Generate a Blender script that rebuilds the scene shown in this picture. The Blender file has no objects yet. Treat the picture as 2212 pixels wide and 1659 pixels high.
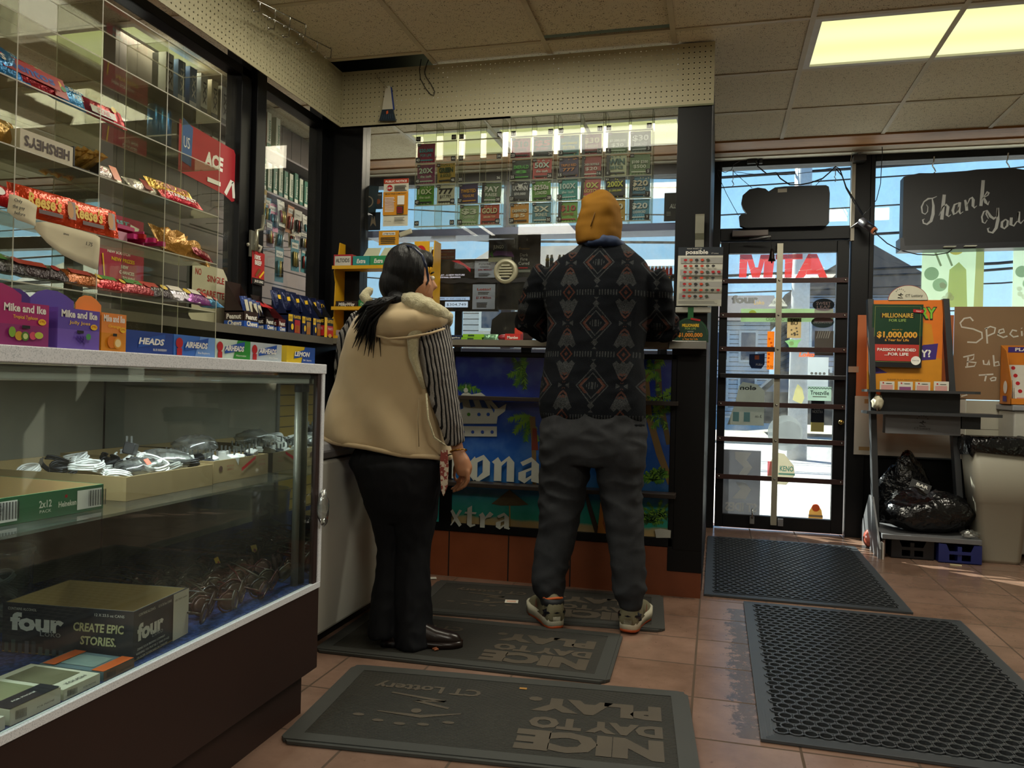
import bpy, math, random
from mathutils import Vector as V, Matrix
R = random.Random(7)
EXPOSURE = 0.7
sc = bpy.context.scene
col = sc.collection
PI = math.pi
# ---------------------------------------------------------------- camera
FOC = 1695.0
CY_ = V((442, 10.5, FOC)).normalized()
CX_ = V((6496, 158.5, -FOC)); CX_ = (CX_ - CY_ * CX_.dot(CY_)).normalized()
CZ_ = CX_.cross(CY_)
if CZ_[1] > 0: CZ_ = -CZ_
EYE = V((0, 0, 1.0))
cam = bpy.data.objects.new('camera', bpy.data.cameras.new('camera'))
col.objects.link(cam); sc.camera = cam
cam.data.sensor_width = 36; cam.data.lens = 36 * FOC / 2212; cam.data.clip_start = .05; cam.data.clip_end = 400
rt = V((CX_[0], CY_[0], CZ_[0])); up = -V((CX_[1], CY_[1], CZ_[1])); fw = V((CX_[2], CY_[2], CZ_[2]))
cam.matrix_world = Matrix(((rt[0], up[0], -fw[0], EYE[0]), (rt[1], up[1], -fw[1], EYE[1]), (rt[2], up[2], -fw[2], EYE[2]), (0, 0, 0, 1)))
def P(px, py, x=None, y=None, z=None):
    """the point of the place seen at a photo pixel, on the plane x=, y= or z="""
    d = V((px - 1106, py - 829.5, FOC)); d = V((d.dot(CX_), d.dot(CY_), d.dot(CZ_)))
    t = (x - EYE[0]) / d[0] if x is not None else (y - EYE[1]) / d[1] if y is not None else (z - EYE[2]) / d[2]
    return EYE + d * t
# ---------------------------------------------------------------- render look
sc.view_settings.view_transform = 'Standard'; sc.view_settings.look = 'None'
sc.view_settings.gamma = 1; sc.view_settings.use_curve_mapping = False
sc.view_settings.exposure = EXPOSURE
sc.cycles.use_denoising = True
sc.cycles.max_bounces = 9; sc.cycles.transparent_max_bounces = 40; sc.cycles.glossy_bounces = 4
sc.cycles.diffuse_bounces = 4; sc.cycles.sample_clamp_indirect = 4; sc.cycles.caustics_reflective = False; sc.cycles.caustics_refractive = False
# ---------------------------------------------------------------- materials
def lin(h):
    h = h.lstrip('#'); c = [int(h[i:i + 2], 16) / 255 for i in (0, 2, 4)]
    return tuple([(x / 12.92 if x <= .04045 else ((x + .055) / 1.055) ** 2.4) for x in c] + [1])
class NT:
    """small node expression builder"""
    def __init__(s, name):
        s.m = bpy.data.materials.new(name); s.m.use_nodes = True; s.t = s.m.node_tree; s.t.nodes.clear()
        s.o = s.n('ShaderNodeOutputMaterial')
    def n(s, t, **k):
        a = s.t.nodes.new(t)
        for i, v in k.items(): setattr(a, i, v)
        return a
    def put(s, sock, v):
        if isinstance(v, bpy.types.NodeSocket): s.t.links.new(v, sock)
        elif isinstance(v, str): sock.default_value = lin(v)
        else: sock.default_value = v
    def f(s, op, a, b=0., c=0.):
        q = s.n('ShaderNodeMath', operation=op)
        for i, v in enumerate((a, b, c)): s.put(q.inputs[i], v)
        return q.outputs[0]
    def mix(s, fac, a, b):
        q = s.n('ShaderNodeMix', data_type='RGBA'); s.put(q.inputs[0], fac); s.put(q.inputs[6], a); s.put(q.inputs[7], b)
        return q.outputs[2]
    def noise(s, co, scale, detail=3, rough=.5, out=0):
        q = s.n('ShaderNodeTexNoise'); q.inputs['Scale'].default_value = scale; q.inputs['Detail'].default_value = detail
        q.inputs['Roughness'].default_value = rough
        if co is not None: s.t.links.new(co, q.inputs['Vector'])
        return q.outputs[out]
    def ramp(s, v, a, b):
        q = s.n('ShaderNodeMapRange'); s.put(q.inputs[0], v); q.inputs[1].default_value = a; q.inputs[2].default_value = b
        return q.outputs[0]
    def co(s): return s.n('ShaderNodeTexCoord').outputs['Object']
    def wpos(s): return s.n('ShaderNodeNewGeometry').outputs['Position']
    def xyz(s, v):
        q = s.n('ShaderNodeSeparateXYZ'); s.t.links.new(v, q.inputs[0]); return q.outputs
    def bump(s, h, st, d=.001):
        q = s.n('ShaderNodeBump'); q.inputs['Strength'].default_value = st; q.inputs['Distance'].default_value = d
        s.t.links.new(h, q.inputs['Height']); return q.outputs[0]
    def bsdf(s, colr, rough=.5, metal=0, spec=.5, nrm=None, **k):
        q = s.n('ShaderNodeBsdfPrincipled'); s.put(q.inputs['Base Color'], colr); s.put(q.inputs['Roughness'], rough)
        s.put(q.inputs['Metallic'], metal); q.inputs['Specular IOR Level'].default_value = spec
        if nrm is not None: s.t.links.new(nrm, q.inputs['Normal'])
        for i, v in k.items(): s.put(q.inputs[i.replace('_', ' ')], v)
        return q.outputs[0]
    def done(s, sh): s.t.links.new(sh, s.o.inputs[0]); return s.m
_mc = {}
def K(c, r=.5, m=0, var=.12, vs=14, bump=0, bs=300, spec=.5, bd=.001):
    """opaque procedural material: base colour with a faint mottle, optional grain"""
    key = (c, r, m, var, vs, bump, bs, spec)
    if key in _mc: return _mc[key]
    t = NT('paint_' + c.strip('#')); co = t.co()
    if var: cc = t.mix(t.noise(co, vs), tuple(x * (1 - var) for x in lin(c)[:3]) + (1,), tuple(min(1, x * (1 + var)) for x in lin(c)[:3]) + (1,))
    else: cc = c
    nr = t.bump(t.noise(co, bs, 2), bump, bd) if bump else None
    _mc[key] = t.done(t.bsdf(cc, r, m, spec, nr)); return _mc[key]
def EM(c, s=1.):
    if ('em', c, s) in _mc: return _mc[('em', c, s)]
    t = NT('lit_' + c.strip('#')); e = t.n('ShaderNodeEmission'); e.inputs[0].default_value = lin(c); e.inputs[1].default_value = s
    _mc[('em', c, s)] = t.done(e.outputs[0]); return _mc[('em', c, s)]
def GL(name, tint='#f4f7f4', refl=1., ior=1.5, dust_haze=0., dcol='#d8d4c8', rough=.0, dscale=4):
    """thin pane: clear, mirror reflection by fresnel, optional dust film"""
    key = ('gl', name)
    if key in _mc: return _mc[key]
    t = NT(name); tr = t.n('ShaderNodeBsdfTransparent'); tr.inputs[0].default_value = lin(tint)
    g = t.n('ShaderNodeBsdfGlossy'); g.inputs['Roughness'].default_value = rough; g.inputs[0].default_value = (1, 1, 1, 1)
    lw = t.n('ShaderNodeLayerWeight'); lw.inputs[0].default_value = .5; f0 = ((ior - 1) / (ior + 1)) ** 2
    mx = t.n('ShaderNodeMixShader'); t.put(mx.inputs[0], t.f('MULTIPLY', t.f('ADD', f0, t.f('MULTIPLY', t.f('POWER', lw.outputs[1], 5.), 1 - f0)), refl)); t.t.links.new(tr.outputs[0], mx.inputs[1]); t.t.links.new(g.outputs[0], mx.inputs[2])
    out = mx.outputs[0]
    if dust_haze:
        d = t.n('ShaderNodeBsdfDiffuse'); d.inputs[0].default_value = lin(dcol)
        m2 = t.n('ShaderNodeMixShader'); t.put(m2.inputs[0], t.f('MULTIPLY', t.ramp(t.noise(t.co(), dscale, 6, .7), .35, .75), dust_haze))
        t.t.links.new(out, m2.inputs[1]); t.t.links.new(d.outputs[0], m2.inputs[2]); out = m2.outputs[0]
    _mc[key] = t.done(out); return _mc[key]
# ---------------------------------------------------------------- mesh builder
_tc = {}
def glyphs(s, bold=0., shear=0., sp=1.):
    key = (s, bold, shear, sp)
    if key not in _tc:
        cu = bpy.data.curves.new('t', 'FONT'); cu.body = s; cu.offset = bold; cu.shear = shear; cu.space_character = sp; cu.resolution_u = 2
        ob = bpy.data.objects.new('t', cu); me = ob.to_mesh()
        vs = [tuple(v.co) for v in me.vertices]; fs = [tuple(p.vertices) for p in me.polygons]
        ob.to_mesh_clear(); bpy.data.objects.remove(ob); bpy.data.curves.remove(cu)
        xs = [v[0] for v in vs] or [0, 1]; ys = [v[1] for v in vs] or [0, 1]
        _tc[key] = (vs, fs, min(xs), max(xs), min(ys), max(ys))
    return _tc[key]
class MB:
    def __init__(s): s.v = []; s.f = []; s.mi = []; s.sm = []; s.mats = []; s.T = Matrix.Identity(4); s.B = Matrix.Identity(4); s.zl = 0.
    def _m(s, m):
        if m not in s.mats: s.mats.append(m)
        return s.mats.index(m)
    def add(s, vs, fs, m, sm=False):
        k = len(s.v); T = s.T; s.v += [tuple(T @ V(v)) for v in vs]; i = s._m(m)
        for f in fs: s.f.append(tuple(k + a for a in f)); s.mi.append(i); s.sm.append(sm)
        return s
    def at(s, o, u=(1, 0, 0), v=(0, 0, 1), sc_=1.):
        """local frame: x along u, y along v, z = u x v (towards the viewer of a print)"""
        u = V(u).normalized(); v = V(v); v = (v - u * u.dot(v)).normalized(); n = u.cross(v); o = V(o)
        s.T = Matrix(((u[0] * sc_, v[0] * sc_, n[0] * sc_, o[0]), (u[1] * sc_, v[1] * sc_, n[1] * sc_, o[1]), (u[2] * sc_, v[2] * sc_, n[2] * sc_, o[2]), (0, 0, 0, 1))); s.T = s.B @ s.T; s.zl = 0.
        return s
    def rot(s, o, rx=0, ry=0, rz=0):
        from mathutils import Euler
        s.T = s.B @ Matrix.Translation(V(o)) @ Euler((rx, ry, rz)).to_matrix().to_4x4(); s.zl = 0.; return s
    def world(s): s.T = s.B.copy(); s.zl = 0; return s
    def base(s, o, rz=0., rx=0., ry=0.):
        """place everything that follows in a turned frame"""
        from mathutils import Euler
        s.B = Matrix.Translation(V(o)) @ Euler((rx, ry, rz)).to_matrix().to_4x4(); return s.world()
    def face(s, x0, x1, y0, y1, z0, z1, side):
        e = .0004
        if side == '+x': return s.at((x1 + e, y0, z0), Y, Z)
        if side == '-y': return s.at((x0, y0 - e, z0), X, Z)
        if side == '-x': return s.at((x0 - e, y1, z0), NY, Z)
        return s.at((x0, y0, z1 + e), X, Y)
    def box(s, x0, x1, y0, y1, z0, z1, m, edge=None, thin=None):
        vs = [(x, y, z) for x in (x0, x1) for y in (y0, y1) for z in (z0, z1)]
        F = [(0, 1, 3, 2), (4, 6, 7, 5), (0, 4, 5, 1), (2, 3, 7, 6), (0, 2, 6, 4), (1, 5, 7, 3)]
        if edge is None: s.add(vs, F, m)
        else:
            d = [x1 - x0, y1 - y0, z1 - z0]; a = d.index(min(d)) if thin is None else thin
            for i, f in enumerate(F): s.add(vs, [f], m if i // 2 == a else edge)
        return s
    def _z(s, z):
        if z is None: s.zl += .0005; return s.zl
        return z
    def rect(s, x0, y0, x1, y1, m, z=None):
        z = s._z(z); return s.add([(x0, y0, z), (x1, y0, z), (x1, y1, z), (x0, y1, z)], [(0, 1, 2, 3)], m)
    def poly(s, pts, m, z=None):
        z = s._z(z); return s.add([(p[0], p[1], z) for p in pts], [tuple(range(len(pts)))], m)
    def disc(s, cx, cy, r, m, z=None, ry=None, n=20, a0=0., a1=2 * PI):
        ry = ry or r; return s.poly([(cx + r * math.cos(a0 + (a1 - a0) * i / n), cy + ry * math.sin(a0 + (a1 - a0) * i / n)) for i in range(n + (a1 - a0 < 6))], m, z)
    def stroke(s, pts, w, m, z=None):
        """flat line of width w (one number or one per point)"""
        z = s._z(z); n = len(pts); L = []; ws = w if isinstance(w, (list, tuple)) else [w] * n
        for i in range(n):
            a = V(pts[max(0, i - 1)]); b = V(pts[min(n - 1, i + 1)]); d = (b - a); d = d.normalized() if d.length else V((1, 0)); q = V((-d[1], d[0])) * ws[i] / 2; p = V(pts[i])
            L += [(p[0] + q[0], p[1] + q[1], z), (p[0] - q[0], p[1] - q[1], z)]
        return s.add(L, [(2 * i, 2 * i + 1, 2 * i + 3, 2 * i + 2) for i in range(n - 1)], m)
    def slab(s, pts, z0, z1, m, side=None):
        n = len(pts); vs = [(p[0], p[1], z0) for p in pts] + [(p[0], p[1], z1) for p in pts]
        s.add(vs, [tuple(range(n - 1, -1, -1)), tuple(range(n, 2 * n))], m)
        return s.add(vs, [(i, (i + 1) % n, n + (i + 1) % n, n + i) for i in range(n)], side or m)
    def text(s, t, x, y, h, m, al='c', w=None, bold=.0, shear=0., sp=1., z=None):
        """x,y = anchor of the baseline; h = capital height; w = fit width"""
        vs, fs, x0, x1, y0, y1 = glyphs(t, bold, shear, sp); k = h / .72; kx = k if w is None else w / max(1e-4, x1 - x0); wd = (x1 - x0) * kx
        ox = x - x0 * kx - (wd / 2 if al == 'c' else wd if al == 'r' else 0); z = s._z(z)
        return s.add([(ox + v[0] * kx, y + v[1] * k, z) for v in vs], fs, m)
    def loft(s, rings, m, cap=True, closed=True, sm=True):
        n = len(rings[0]); vs = [p for r in rings for p in r]; fs = []
        for i in range(len(rings) - 1):
            for j in range(n if closed else n - 1): a = i * n + j; b = i * n + (j + 1) % n; fs.append((a, b, b + n, a + n))
        if cap and closed: fs += [tuple(range(n - 1, -1, -1)), tuple(range(len(vs) - n, len(vs)))]
        return s.add(vs, fs, m, sm)
    def tube(s, pts, r, m, n=8, sm=True):
        pts = [V(p) for p in pts]; rs = r if isinstance(r, (list, tuple)) else [r] * len(pts); rings = []; q = None
        for i, p in enumerate(pts):
            d = (pts[min(len(pts) - 1, i + 1)] - pts[max(0, i - 1)]); d = d.normalized() if d.length else V((0, 0, 1))
            if q is None: q = d.orthogonal().normalized()
            q = (q - d * q.dot(d)); q = q.normalized() if q.length > 1e-6 else d.orthogonal().normalized(); b = d.cross(q)
            rings.append([tuple(p + (q * math.cos(2 * PI * k / n) + b * math.sin(2 * PI * k / n)) * rs[i]) for k in range(n)])
        return s.loft(rings, m, sm=sm)
    def lathe(s, prof, m, n=24, o=(0, 0, 0)):
        return s.loft([[(o[0] + r * math.cos(2 * PI * k / n), o[1] + r * math.sin(2 * PI * k / n), o[2] + z) for k in range(n)] for r, z in prof], m)
    def blob(s, c, rx, ry, rz, m, n=12, k=8, jit=0.):
        rings = []
        for i in range(1, k):
            a = PI * i / k; rings.append([(c[0] + rx * math.sin(a) * math.cos(2 * PI * j / n) * (1 + R.uniform(-jit, jit)), c[1] + ry * math.sin(a) * math.sin(2 * PI * j / n) * (1 + R.uniform(-jit, jit)), c[2] - rz * math.cos(a) * (1 + R.uniform(-jit, jit))) for j in range(n)])
        return s.loft(rings, m)
    def build(s, name, parent=None, bevel=0, sub=0, smooth=None, kind=None, local=False, solid=0):
        if not s.v: raise ValueError(name)
        xs, ys, zs = zip(*s.v); c = V(((min(xs) + max(xs)) / 2, (min(ys) + max(ys)) / 2, min(zs)))
        me = bpy.data.meshes.new(name); me.from_pydata([tuple(V(v) - c) for v in s.v], [], s.f)
        for m in s.mats: me.materials.append(m)
        me.polygons.foreach_set('material_index', s.mi); me.polygons.foreach_set('use_smooth', s.sm); me.validate(); me.update()
        o = bpy.data.objects.new(name, me); col.objects.link(o); o.location = c
        if parent: o.parent = parent; o.location = c - (V((0, 0, 0)) if local else WL[parent.name])
        WL[o.name] = c.copy()
        if solid: q = o.modifiers.new('s', 'SOLIDIFY'); q.thickness = solid; q.offset = 0
        if bevel: q = o.modifiers.new('b', 'BEVEL'); q.width = bevel; q.segments = 2; q.limit_method = 'ANGLE'; q.angle_limit = .7
        if sub: q = o.modifiers.new('u', 'SUBSURF'); q.levels = sub; q.render_levels = sub
        if kind: o['kind'] = kind
        return o
WL = {}
def tag(o, label, cat, group=None):
    o['label'] = label; o['category'] = cat
    if group: o['group'] = group
    return o
def thing(name, label, cat, loc, group=None, rz=0):
    o = bpy.data.objects.new(name, None); col.objects.link(o); o.location = loc; o.rotation_euler = (0, 0, rz); o.empty_display_size = .1
    WL[o.name] = V(loc); return tag(o, label, cat, group)
def copy_tree(o, parent=None):
    c = o.copy(); col.objects.link(c); c.parent = parent
    for ch in [k for k in o.children]: copy_tree(ch, c)
    WL[c.name] = V(c.location); return c
def fused(mb, voxel, it=6, fac=.5):
    """one continuous skin out of overlapping closed shapes (volumes remeshed and relaxed)"""
    me = bpy.data.meshes.new('t'); me.from_pydata(mb.v, [], mb.f); o = bpy.data.objects.new('t', me); col.objects.link(o)
    q = o.modifiers.new('r', 'REMESH'); q.mode = 'VOXEL'; q.voxel_size = voxel; q.use_smooth_shade = True
    q = o.modifiers.new('s', 'SMOOTH'); q.iterations = it; q.factor = fac
    dg = bpy.context.evaluated_depsgraph_get(); m2 = bpy.data.meshes.new_from_object(o.evaluated_get(dg))
    bpy.data.objects.remove(o); bpy.data.meshes.remove(me); return m2
def put_mesh(me, name, mat, parent, fn=None):
    """link a world-space mesh as a child; fn displaces each vertex along its normal"""
    if fn:
        nr = [v.normal.copy() for v in me.vertices]
        for v, n in zip(me.vertices, nr): v.co += n * fn(v.co, n)
    c = WL[parent.name]
    me.transform(Matrix.Translation(-c)); me.materials.clear(); me.materials.append(mat)
    me.polygons.foreach_set('use_smooth', [True] * len(me.polygons)); me.update(); me.name = name
    o = bpy.data.objects.new(name, me); col.objects.link(o); o.parent = parent; return o
X, Y, Z = (1, 0, 0), (0, 1, 0), (0, 0, 1); NX, NY, NZ = (-1, 0, 0), (0, -1, 0), (0, 0, -1)
# ---------------------------------------------------------------- sky, sun, ceiling panels
wd = bpy.data.worlds.new('world'); sc.world = wd; wd.use_nodes = True; wt = wd.node_tree; wt.nodes.clear()
_o = wt.nodes.new('ShaderNodeOutputWorld'); _b = wt.nodes.new('ShaderNodeBackground'); _c = wt.nodes.new('ShaderNodeTexCoord'); _s = wt.nodes.new('ShaderNodeSeparateXYZ')
_r = wt.nodes.new('ShaderNodeValToRGB'); _r.color_ramp.elements[0].position = 0.0; _r.color_ramp.elements[0].color = lin('#bfe0fb')
_r.color_ramp.elements[1].position = .75; _r.color_ramp.elements[1].color = lin('#4f8fe0'); _e = _r.color_ramp.elements.new(.22); _e.color = lin('#9ccdf6')
wt.links.new(_c.outputs['Generated'], _s.inputs[0]); wt.links.new(_s.outputs[2], _r.inputs[0]); wt.links.new(_r.outputs[0], _b.inputs[0]); wt.links.new(_b.outputs[0], _o.inputs[0])
_b.inputs[1].default_value = 1.0
sun = bpy.data.objects.new('sun', bpy.data.lights.new('sun', 'SUN')); col.objects.link(sun); sun.data.energy = 15; sun.data.angle = .009; sun.data.color = (1, .93, .82)
sun.rotation_euler = V((1.0, -.80, -1.02)).to_track_quat('-Z', 'Y').to_euler(); sun.location = (-6, 12, 9)
CELLX = [-.235 + .61 * k for k in range(-11, 6)]; CELLY = [3.69 + .59 * k for k in range(-14, 4)]; CEIL = 2.65
#        x cell, y cell, cells wide, watts, colour : fluorescent panels recessed in the grid
PANELS = [(12, 14, 2, 15, (1, .94, .78)), (9, 12, 2, 9, (1, .94, .78)), (7, 7, 2, 13, (1, .94, .80)), (12, 7, 2, 13, (1, .94, .80)), (9, 3, 2, 12, (1, .94, .80)),
          (8, 16, 1, 10, (1, .86, .66)), (9, 16, 2, 18, (1, .86, .66)), (6, 13, 1, 9, (1, .9, .72)), (3, 11, 2, 16, (1, .94, .80)), (5, 9, 1, 6, (1, .94, .80))]
for i, j, w, e, c in PANELS:
    a = bpy.data.lights.new('panel_lamp', 'AREA'); a.shape = 'RECTANGLE'; a.size = .61 * w - .06; a.size_y = .53; a.energy = e * 1.7; a.color = c
    o = bpy.data.objects.new('panel_lamp', a); col.objects.link(o); o.location = (CELLX[i] + .305 * w, CELLY[j] + .295, CEIL - .02)
# ---------------------------------------------------------------- setting materials
BLK = K('#08090c', .45, 0, .2, 5, .15, 60, spec=.25); BLK2 = K('#0e0f12', .5, spec=.3); PEG = K('#b3ab86', .5, 0, .05); WHT = K('#d8d6cc', .5); CHROME = K('#b8b8b4', .22, 1, .05); ALU = K('#9a9c9c', .35, .9); DKBR = K('#2b1712', .55, 0, .15, 6, .1, 90)
STEEL = K('#8d8f93', .4, .8); GREYP = K('#4a4b4e', .5); CREAM = K('#c9c0a4', .6); WOOD = None
def floor_mat():
    t = NT('terracotta_tiles'); p = t.wpos(); x, y, z = t.xyz(p)
    def cell(v, o, s, g):
        fr = t.f('FRACT', t.f('DIVIDE', t.f('SUBTRACT', v, o), s)); e = t.f('MINIMUM', fr, t.f('SUBTRACT', 1., fr)); return t.f('LESS_THAN', e, g), t.f('FLOOR', t.f('DIVIDE', t.f('SUBTRACT', v, o), s))
    gx, ix = cell(x, -.052, .3023, .013); gy, iy = cell(y, 2.312, .3035, .013); g = t.f('MAXIMUM', gx, gy)
    wn = t.n('ShaderNodeTexWhiteNoise', noise_dimensions='2D'); cb = t.n('ShaderNodeCombineXYZ'); t.put(cb.inputs[0], ix); t.put(cb.inputs[1], iy); t.t.links.new(cb.outputs[0], wn.inputs[0])
    n1 = t.noise(p, 5, 5, .65); n2 = t.noise(p, 60, 3, .7); tile = t.mix(t.ramp(n1, .3, .7), '#644d3f', '#866a5a'); tile = t.mix(t.f('MULTIPLY', wn.outputs[0], .35), tile, '#927668')
    pit = t.f('GREATER_THAN', n2, .68); tile = t.mix(t.f('MULTIPLY', pit, .5), tile, '#3a2318')
    sx = t.f('SUBTRACT', 1., t.f('MINIMUM', 1., t.f('MULTIPLY', t.f('ABSOLUTE', t.f('SUBTRACT', x, .115)), 8.))); sy = t.f('MULTIPLY', t.f('GREATER_THAN', y, 2.35), t.f('LESS_THAN', y, 3.72)); st = t.f('MULTIPLY', sy, t.f('GREATER_THAN', t.f('ADD', t.f('MULTIPLY', sx, .42), t.noise(p, 22, 6, .8)), .80)); tile = t.mix(t.f('MULTIPLY', st, .75), tile, '#3b3226')
    c = t.mix(g, tile, '#4b3a2c'); r = t.mix(g, t.mix(n1, (.13, .13, .13, 1), (.30, .30, .30, 1)), (.9, .9, .9, 1))
    h = t.f('SUBTRACT', t.f('ADD', t.f('MULTIPLY', n1, .3), t.f('MULTIPLY', n2, .1)), g)
    return t.done(t.bsdf(c, r, 0, .5, t.bump(h, .5, .0025)))
def ceil_mat():
    t = NT('acoustic_tile'); p = t.wpos(); n = t.noise(p, 160, 2, .6); m = t.noise(p, 38, 2, .5); s = t.f('GREATER_THAN', t.f('ADD', t.f('MULTIPLY', n, .75), t.f('MULTIPLY', m, .25)), .60)
    c = t.mix(t.noise(p, 2.2, 3), '#dcd1b4', '#e8dec4'); return t.done(t.bsdf(t.mix(s, c, '#5d4c34'), .9, 0, .2, t.bump(t.f('SUBTRACT', 1., s), .6, .002)))
def wood_mat(a, b, rough=.5, sx=1.2, sy=30, ax=0):
    t = NT('wood'); p = t.co(); mp = t.n('ShaderNodeMapping'); s = [sy, sy, sy]; s[ax] = sx; mp.inputs['Scale'].default_value = s; t.t.links.new(p, mp.inputs[0]); n = t.noise(mp.outputs[0], 1, 4, .6)
    return t.done(t.bsdf(t.mix(t.ramp(n, .3, .7), a, b), rough, 0, .4, t.bump(n, .2, .001)))
def peg_mat(name, horiz):
    """pegboard: the holes are really open (transparent) on a one inch raster"""
    t = NT(name); p = t.wpos(); x, y, z = t.xyz(p); a = x if horiz else y; s = .0254
    def c(v): return t.f('SUBTRACT', t.f('MULTIPLY', t.f('FRACT', t.f('DIVIDE', v, s)), s), s / 2)
    u, v = c(a), c(z); d = t.f('SQRT', t.f('ADD', t.f('MULTIPLY', u, u), t.f('MULTIPLY', v, v))); hole = t.f('LESS_THAN', d, .0034)
    b = t.bsdf(t.mix(t.noise(p, 3), '#a9a283', '#b7b090'), .45); tr = t.n('ShaderNodeBsdfTransparent'); mx = t.n('ShaderNodeMixShader'); t.t.links.new(hole, mx.inputs[0]); t.t.links.new(b, mx.inputs[1]); t.t.links.new(tr.outputs[0], mx.inputs[2])
    return t.done(mx.outputs[0])
FLOOR = floor_mat(); CEILM = ceil_mat(); PINE = wood_mat('#9c6b3d', '#c08c58'); GRIDM = K('#c9bd9f', .5)
GLASS = GL('window_glass', '#f3f8f6', 1., 1.45, .10, '#e8ecf0', dscale=9); GLASSD = GL('dusty_door_glass', '#eef4f4', 1., 1.45, .30, '#eef0ee', dscale=6); SCREEN = GL('booth_glass', '#e9ebea', .5, 1.5, .05, '#b9b4a8', dscale=3); CASEG = GL('case_glass', '#eef2ee', .9, 1.5, .07, '#a9aea6', dscale=2.5)  # case_glass: the film also paints in a milky reflection haze
# ---------------------------------------------------------------- room shell
XL, XR, YB, YF = -6.85, 2.6, -4.6, 5.85
MB().box(XL, XR, YB, 6.05, -.12, 0, FLOOR).build('floor', kind='structure')
m = MB()
lit = set((i + k, j) for i, j, w, e, c in PANELS for k in range(w))
for i in range(len(CELLX) - 1):
    for j in range(len(CELLY) - 1):
        if (i, j) in lit or (i, j) == (8, 14): continue
        dz = .006 if (i, j) != (10, 13) else .02; m.box(CELLX[i] + (.004 if i < 16 else 0), CELLX[i + 1] - .004, CELLY[j] + .004, min(CELLY[j + 1], 5.42) - (.004 if (i, j) != (10, 13) else .03), CEIL + dz, CEIL + dz + .015, CEILM)
m.build('ceiling', kind='structure')
m = MB()
for x in CELLX: m.box(x - .012, x + .012, CELLY[0], 5.44, CEIL, CEIL + .004, GRIDM)
for y in CELLY: m.box(CELLX[0], CELLX[-1], y - .012, y + .012, CEIL + .0005, CEIL + .0045, GRIDM)
m.build('trim_1', kind='structure')
MB().box(XL - .1, XR + .1, YB - .1, 6.05, 3.0, 3.1, BLK2).build('ceiling_roof_deck', kind='structure')
DIFF = None
def diffuser_mat():
    t = NT('prismatic_diffuser'); e = t.n('ShaderNodeEmission'); p = t.wpos(); x, y, z = t.xyz(p)
    w = t.f('MULTIPLY', t.f('SINE', t.f('MULTIPLY', y, 2 * PI / .295)), .12); cc = t.mix(t.f('ADD', w, .5), '#eef08a', '#fdfbd8'); t.put(e.inputs[0], cc); e.inputs[1].default_value = .72; return t.done(e.outputs[0])
DIFF = diffuser_mat()
for i, j, w, e, c in PANELS:
    x0, x1, y0, y1 = CELLX[i] + .012, CELLX[i + w] - .012, CELLY[j] + .012, CELLY[j + 1] - .012
    lb = {12: 'fluorescent ceiling panel glowing pale yellow, near the door' if j == 14 else 'ceiling panel light over the back of the shop floor', 9: 'lit ceiling panel over the lottery ticket display' if j == 16 else 'ceiling panel light above the space before the counter' if j == 12 else 'ceiling panel light at the rear of the shop'}.get(i, 'lit ceiling panel %s' % ['over the far corner of the booth', 'above the case end behind', 'inside the booth, narrow square one', 'above the cigarette wall aisle', 'inside the booth at far left', 'between the booth lights'][(i * 7 + j) % 6])
    t = thing('ceiling_light', lb, 'ceiling light', ((x0 + x1) / 2, (y0 + y1) / 2, CEIL), 'recessed ceiling panels')
    m = MB(); m.box(x0, x1, y0, y0 + .03, CEIL + .001, CEIL + .03, WHT).box(x0, x1, y1 - .03, y1, CEIL + .001, CEIL + .03, WHT).box(x0, x0 + .03, y0 + .03, y1 - .03, CEIL + .001, CEIL + .03, WHT).box(x1 - .03, x1, y0 + .03, y1 - .03, CEIL + .001, CEIL + .03, WHT); m.build('frame', t)
    MB().box(x0 + .03, x1 - .03, y0 + .03, y1 - .03, CEIL + .012, CEIL + .02, DIFF).build('diffuser', t)
WALL = K('#8a887c', .7, 0, .08, 2); PANELW = None
def panel_mat(name, ax, step, a, b, w=.02):
    t = NT(name); p = t.wpos(); q = t.xyz(p)[ax]; fr = t.f('FRACT', t.f('DIVIDE', q, step)); g = t.f('LESS_THAN', fr, w / step); n = t.noise(p, 8)
    return t.done(t.bsdf(t.mix(g, t.mix(n, a, b), '#241f1c'), .55, 0, .4, t.bump(t.f('SUBTRACT', 1., g), .5, .004)))
GROOVE = panel_mat('grooved_panelling', 1, .12, '#6d6462', '#7b7270', .006); SLATG = panel_mat('grey_slatwall', 2, .1, '#877d7c', '#978c8a', .008); SLATY = panel_mat('yellow_slatwall', 2, .0485, '#b4923f', '#c7a552', .004)
MB().box(XR, XR + .1, YB, 6.05, 0, 3, WALL).build('wall_right', kind='structure')
MB().box(XL - .1, XR + .1, YB - .1, YB, 0, 3, WALL).build('wall_back', kind='structure')
MB().box(XL - .1, XL, YB, 6.05, 0, 3, WALL).build('wall_left', kind='structure')
# street wall: solid bits around the glazing
m = MB(); m.box(XL, XR, 5.85, 6.0, 2.62, 3, BLK2); m.box(XL, -.13, 5.87, 6.0, 0, 1.22, WALL); m.box(.99, XR, 5.88, 6.0, 0, .56, BLK); m.build('wall_front', kind='structure')
# soffit boards over the windows
m = MB(); m.box(XL, XR, 5.425, 5.62, 2.645, 2.67, PINE); m.box(XL, XR, 5.62, 5.625, 2.635, 2.67, PINE); m.build('trim_2', kind='structure')
m = MB(); m.box(XL, XR, 5.625, 5.74, 2.64, 2.67, K('#8f7a60', .6)).box(XL, XR, 5.74, 5.85, 2.632, 2.67, K('#cfc9b8', .6)); m.build('trim_3', kind='structure')
# ---------------------------------------------------------------- booth: screens round the till
BX, BY = -1.97, 3.84
def bars(name, L, mt, bevel=.003):
    m = MB()
    for b in L: m.box(*b, mt)
    return m.build(name, kind='structure', bevel=bevel)
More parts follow.
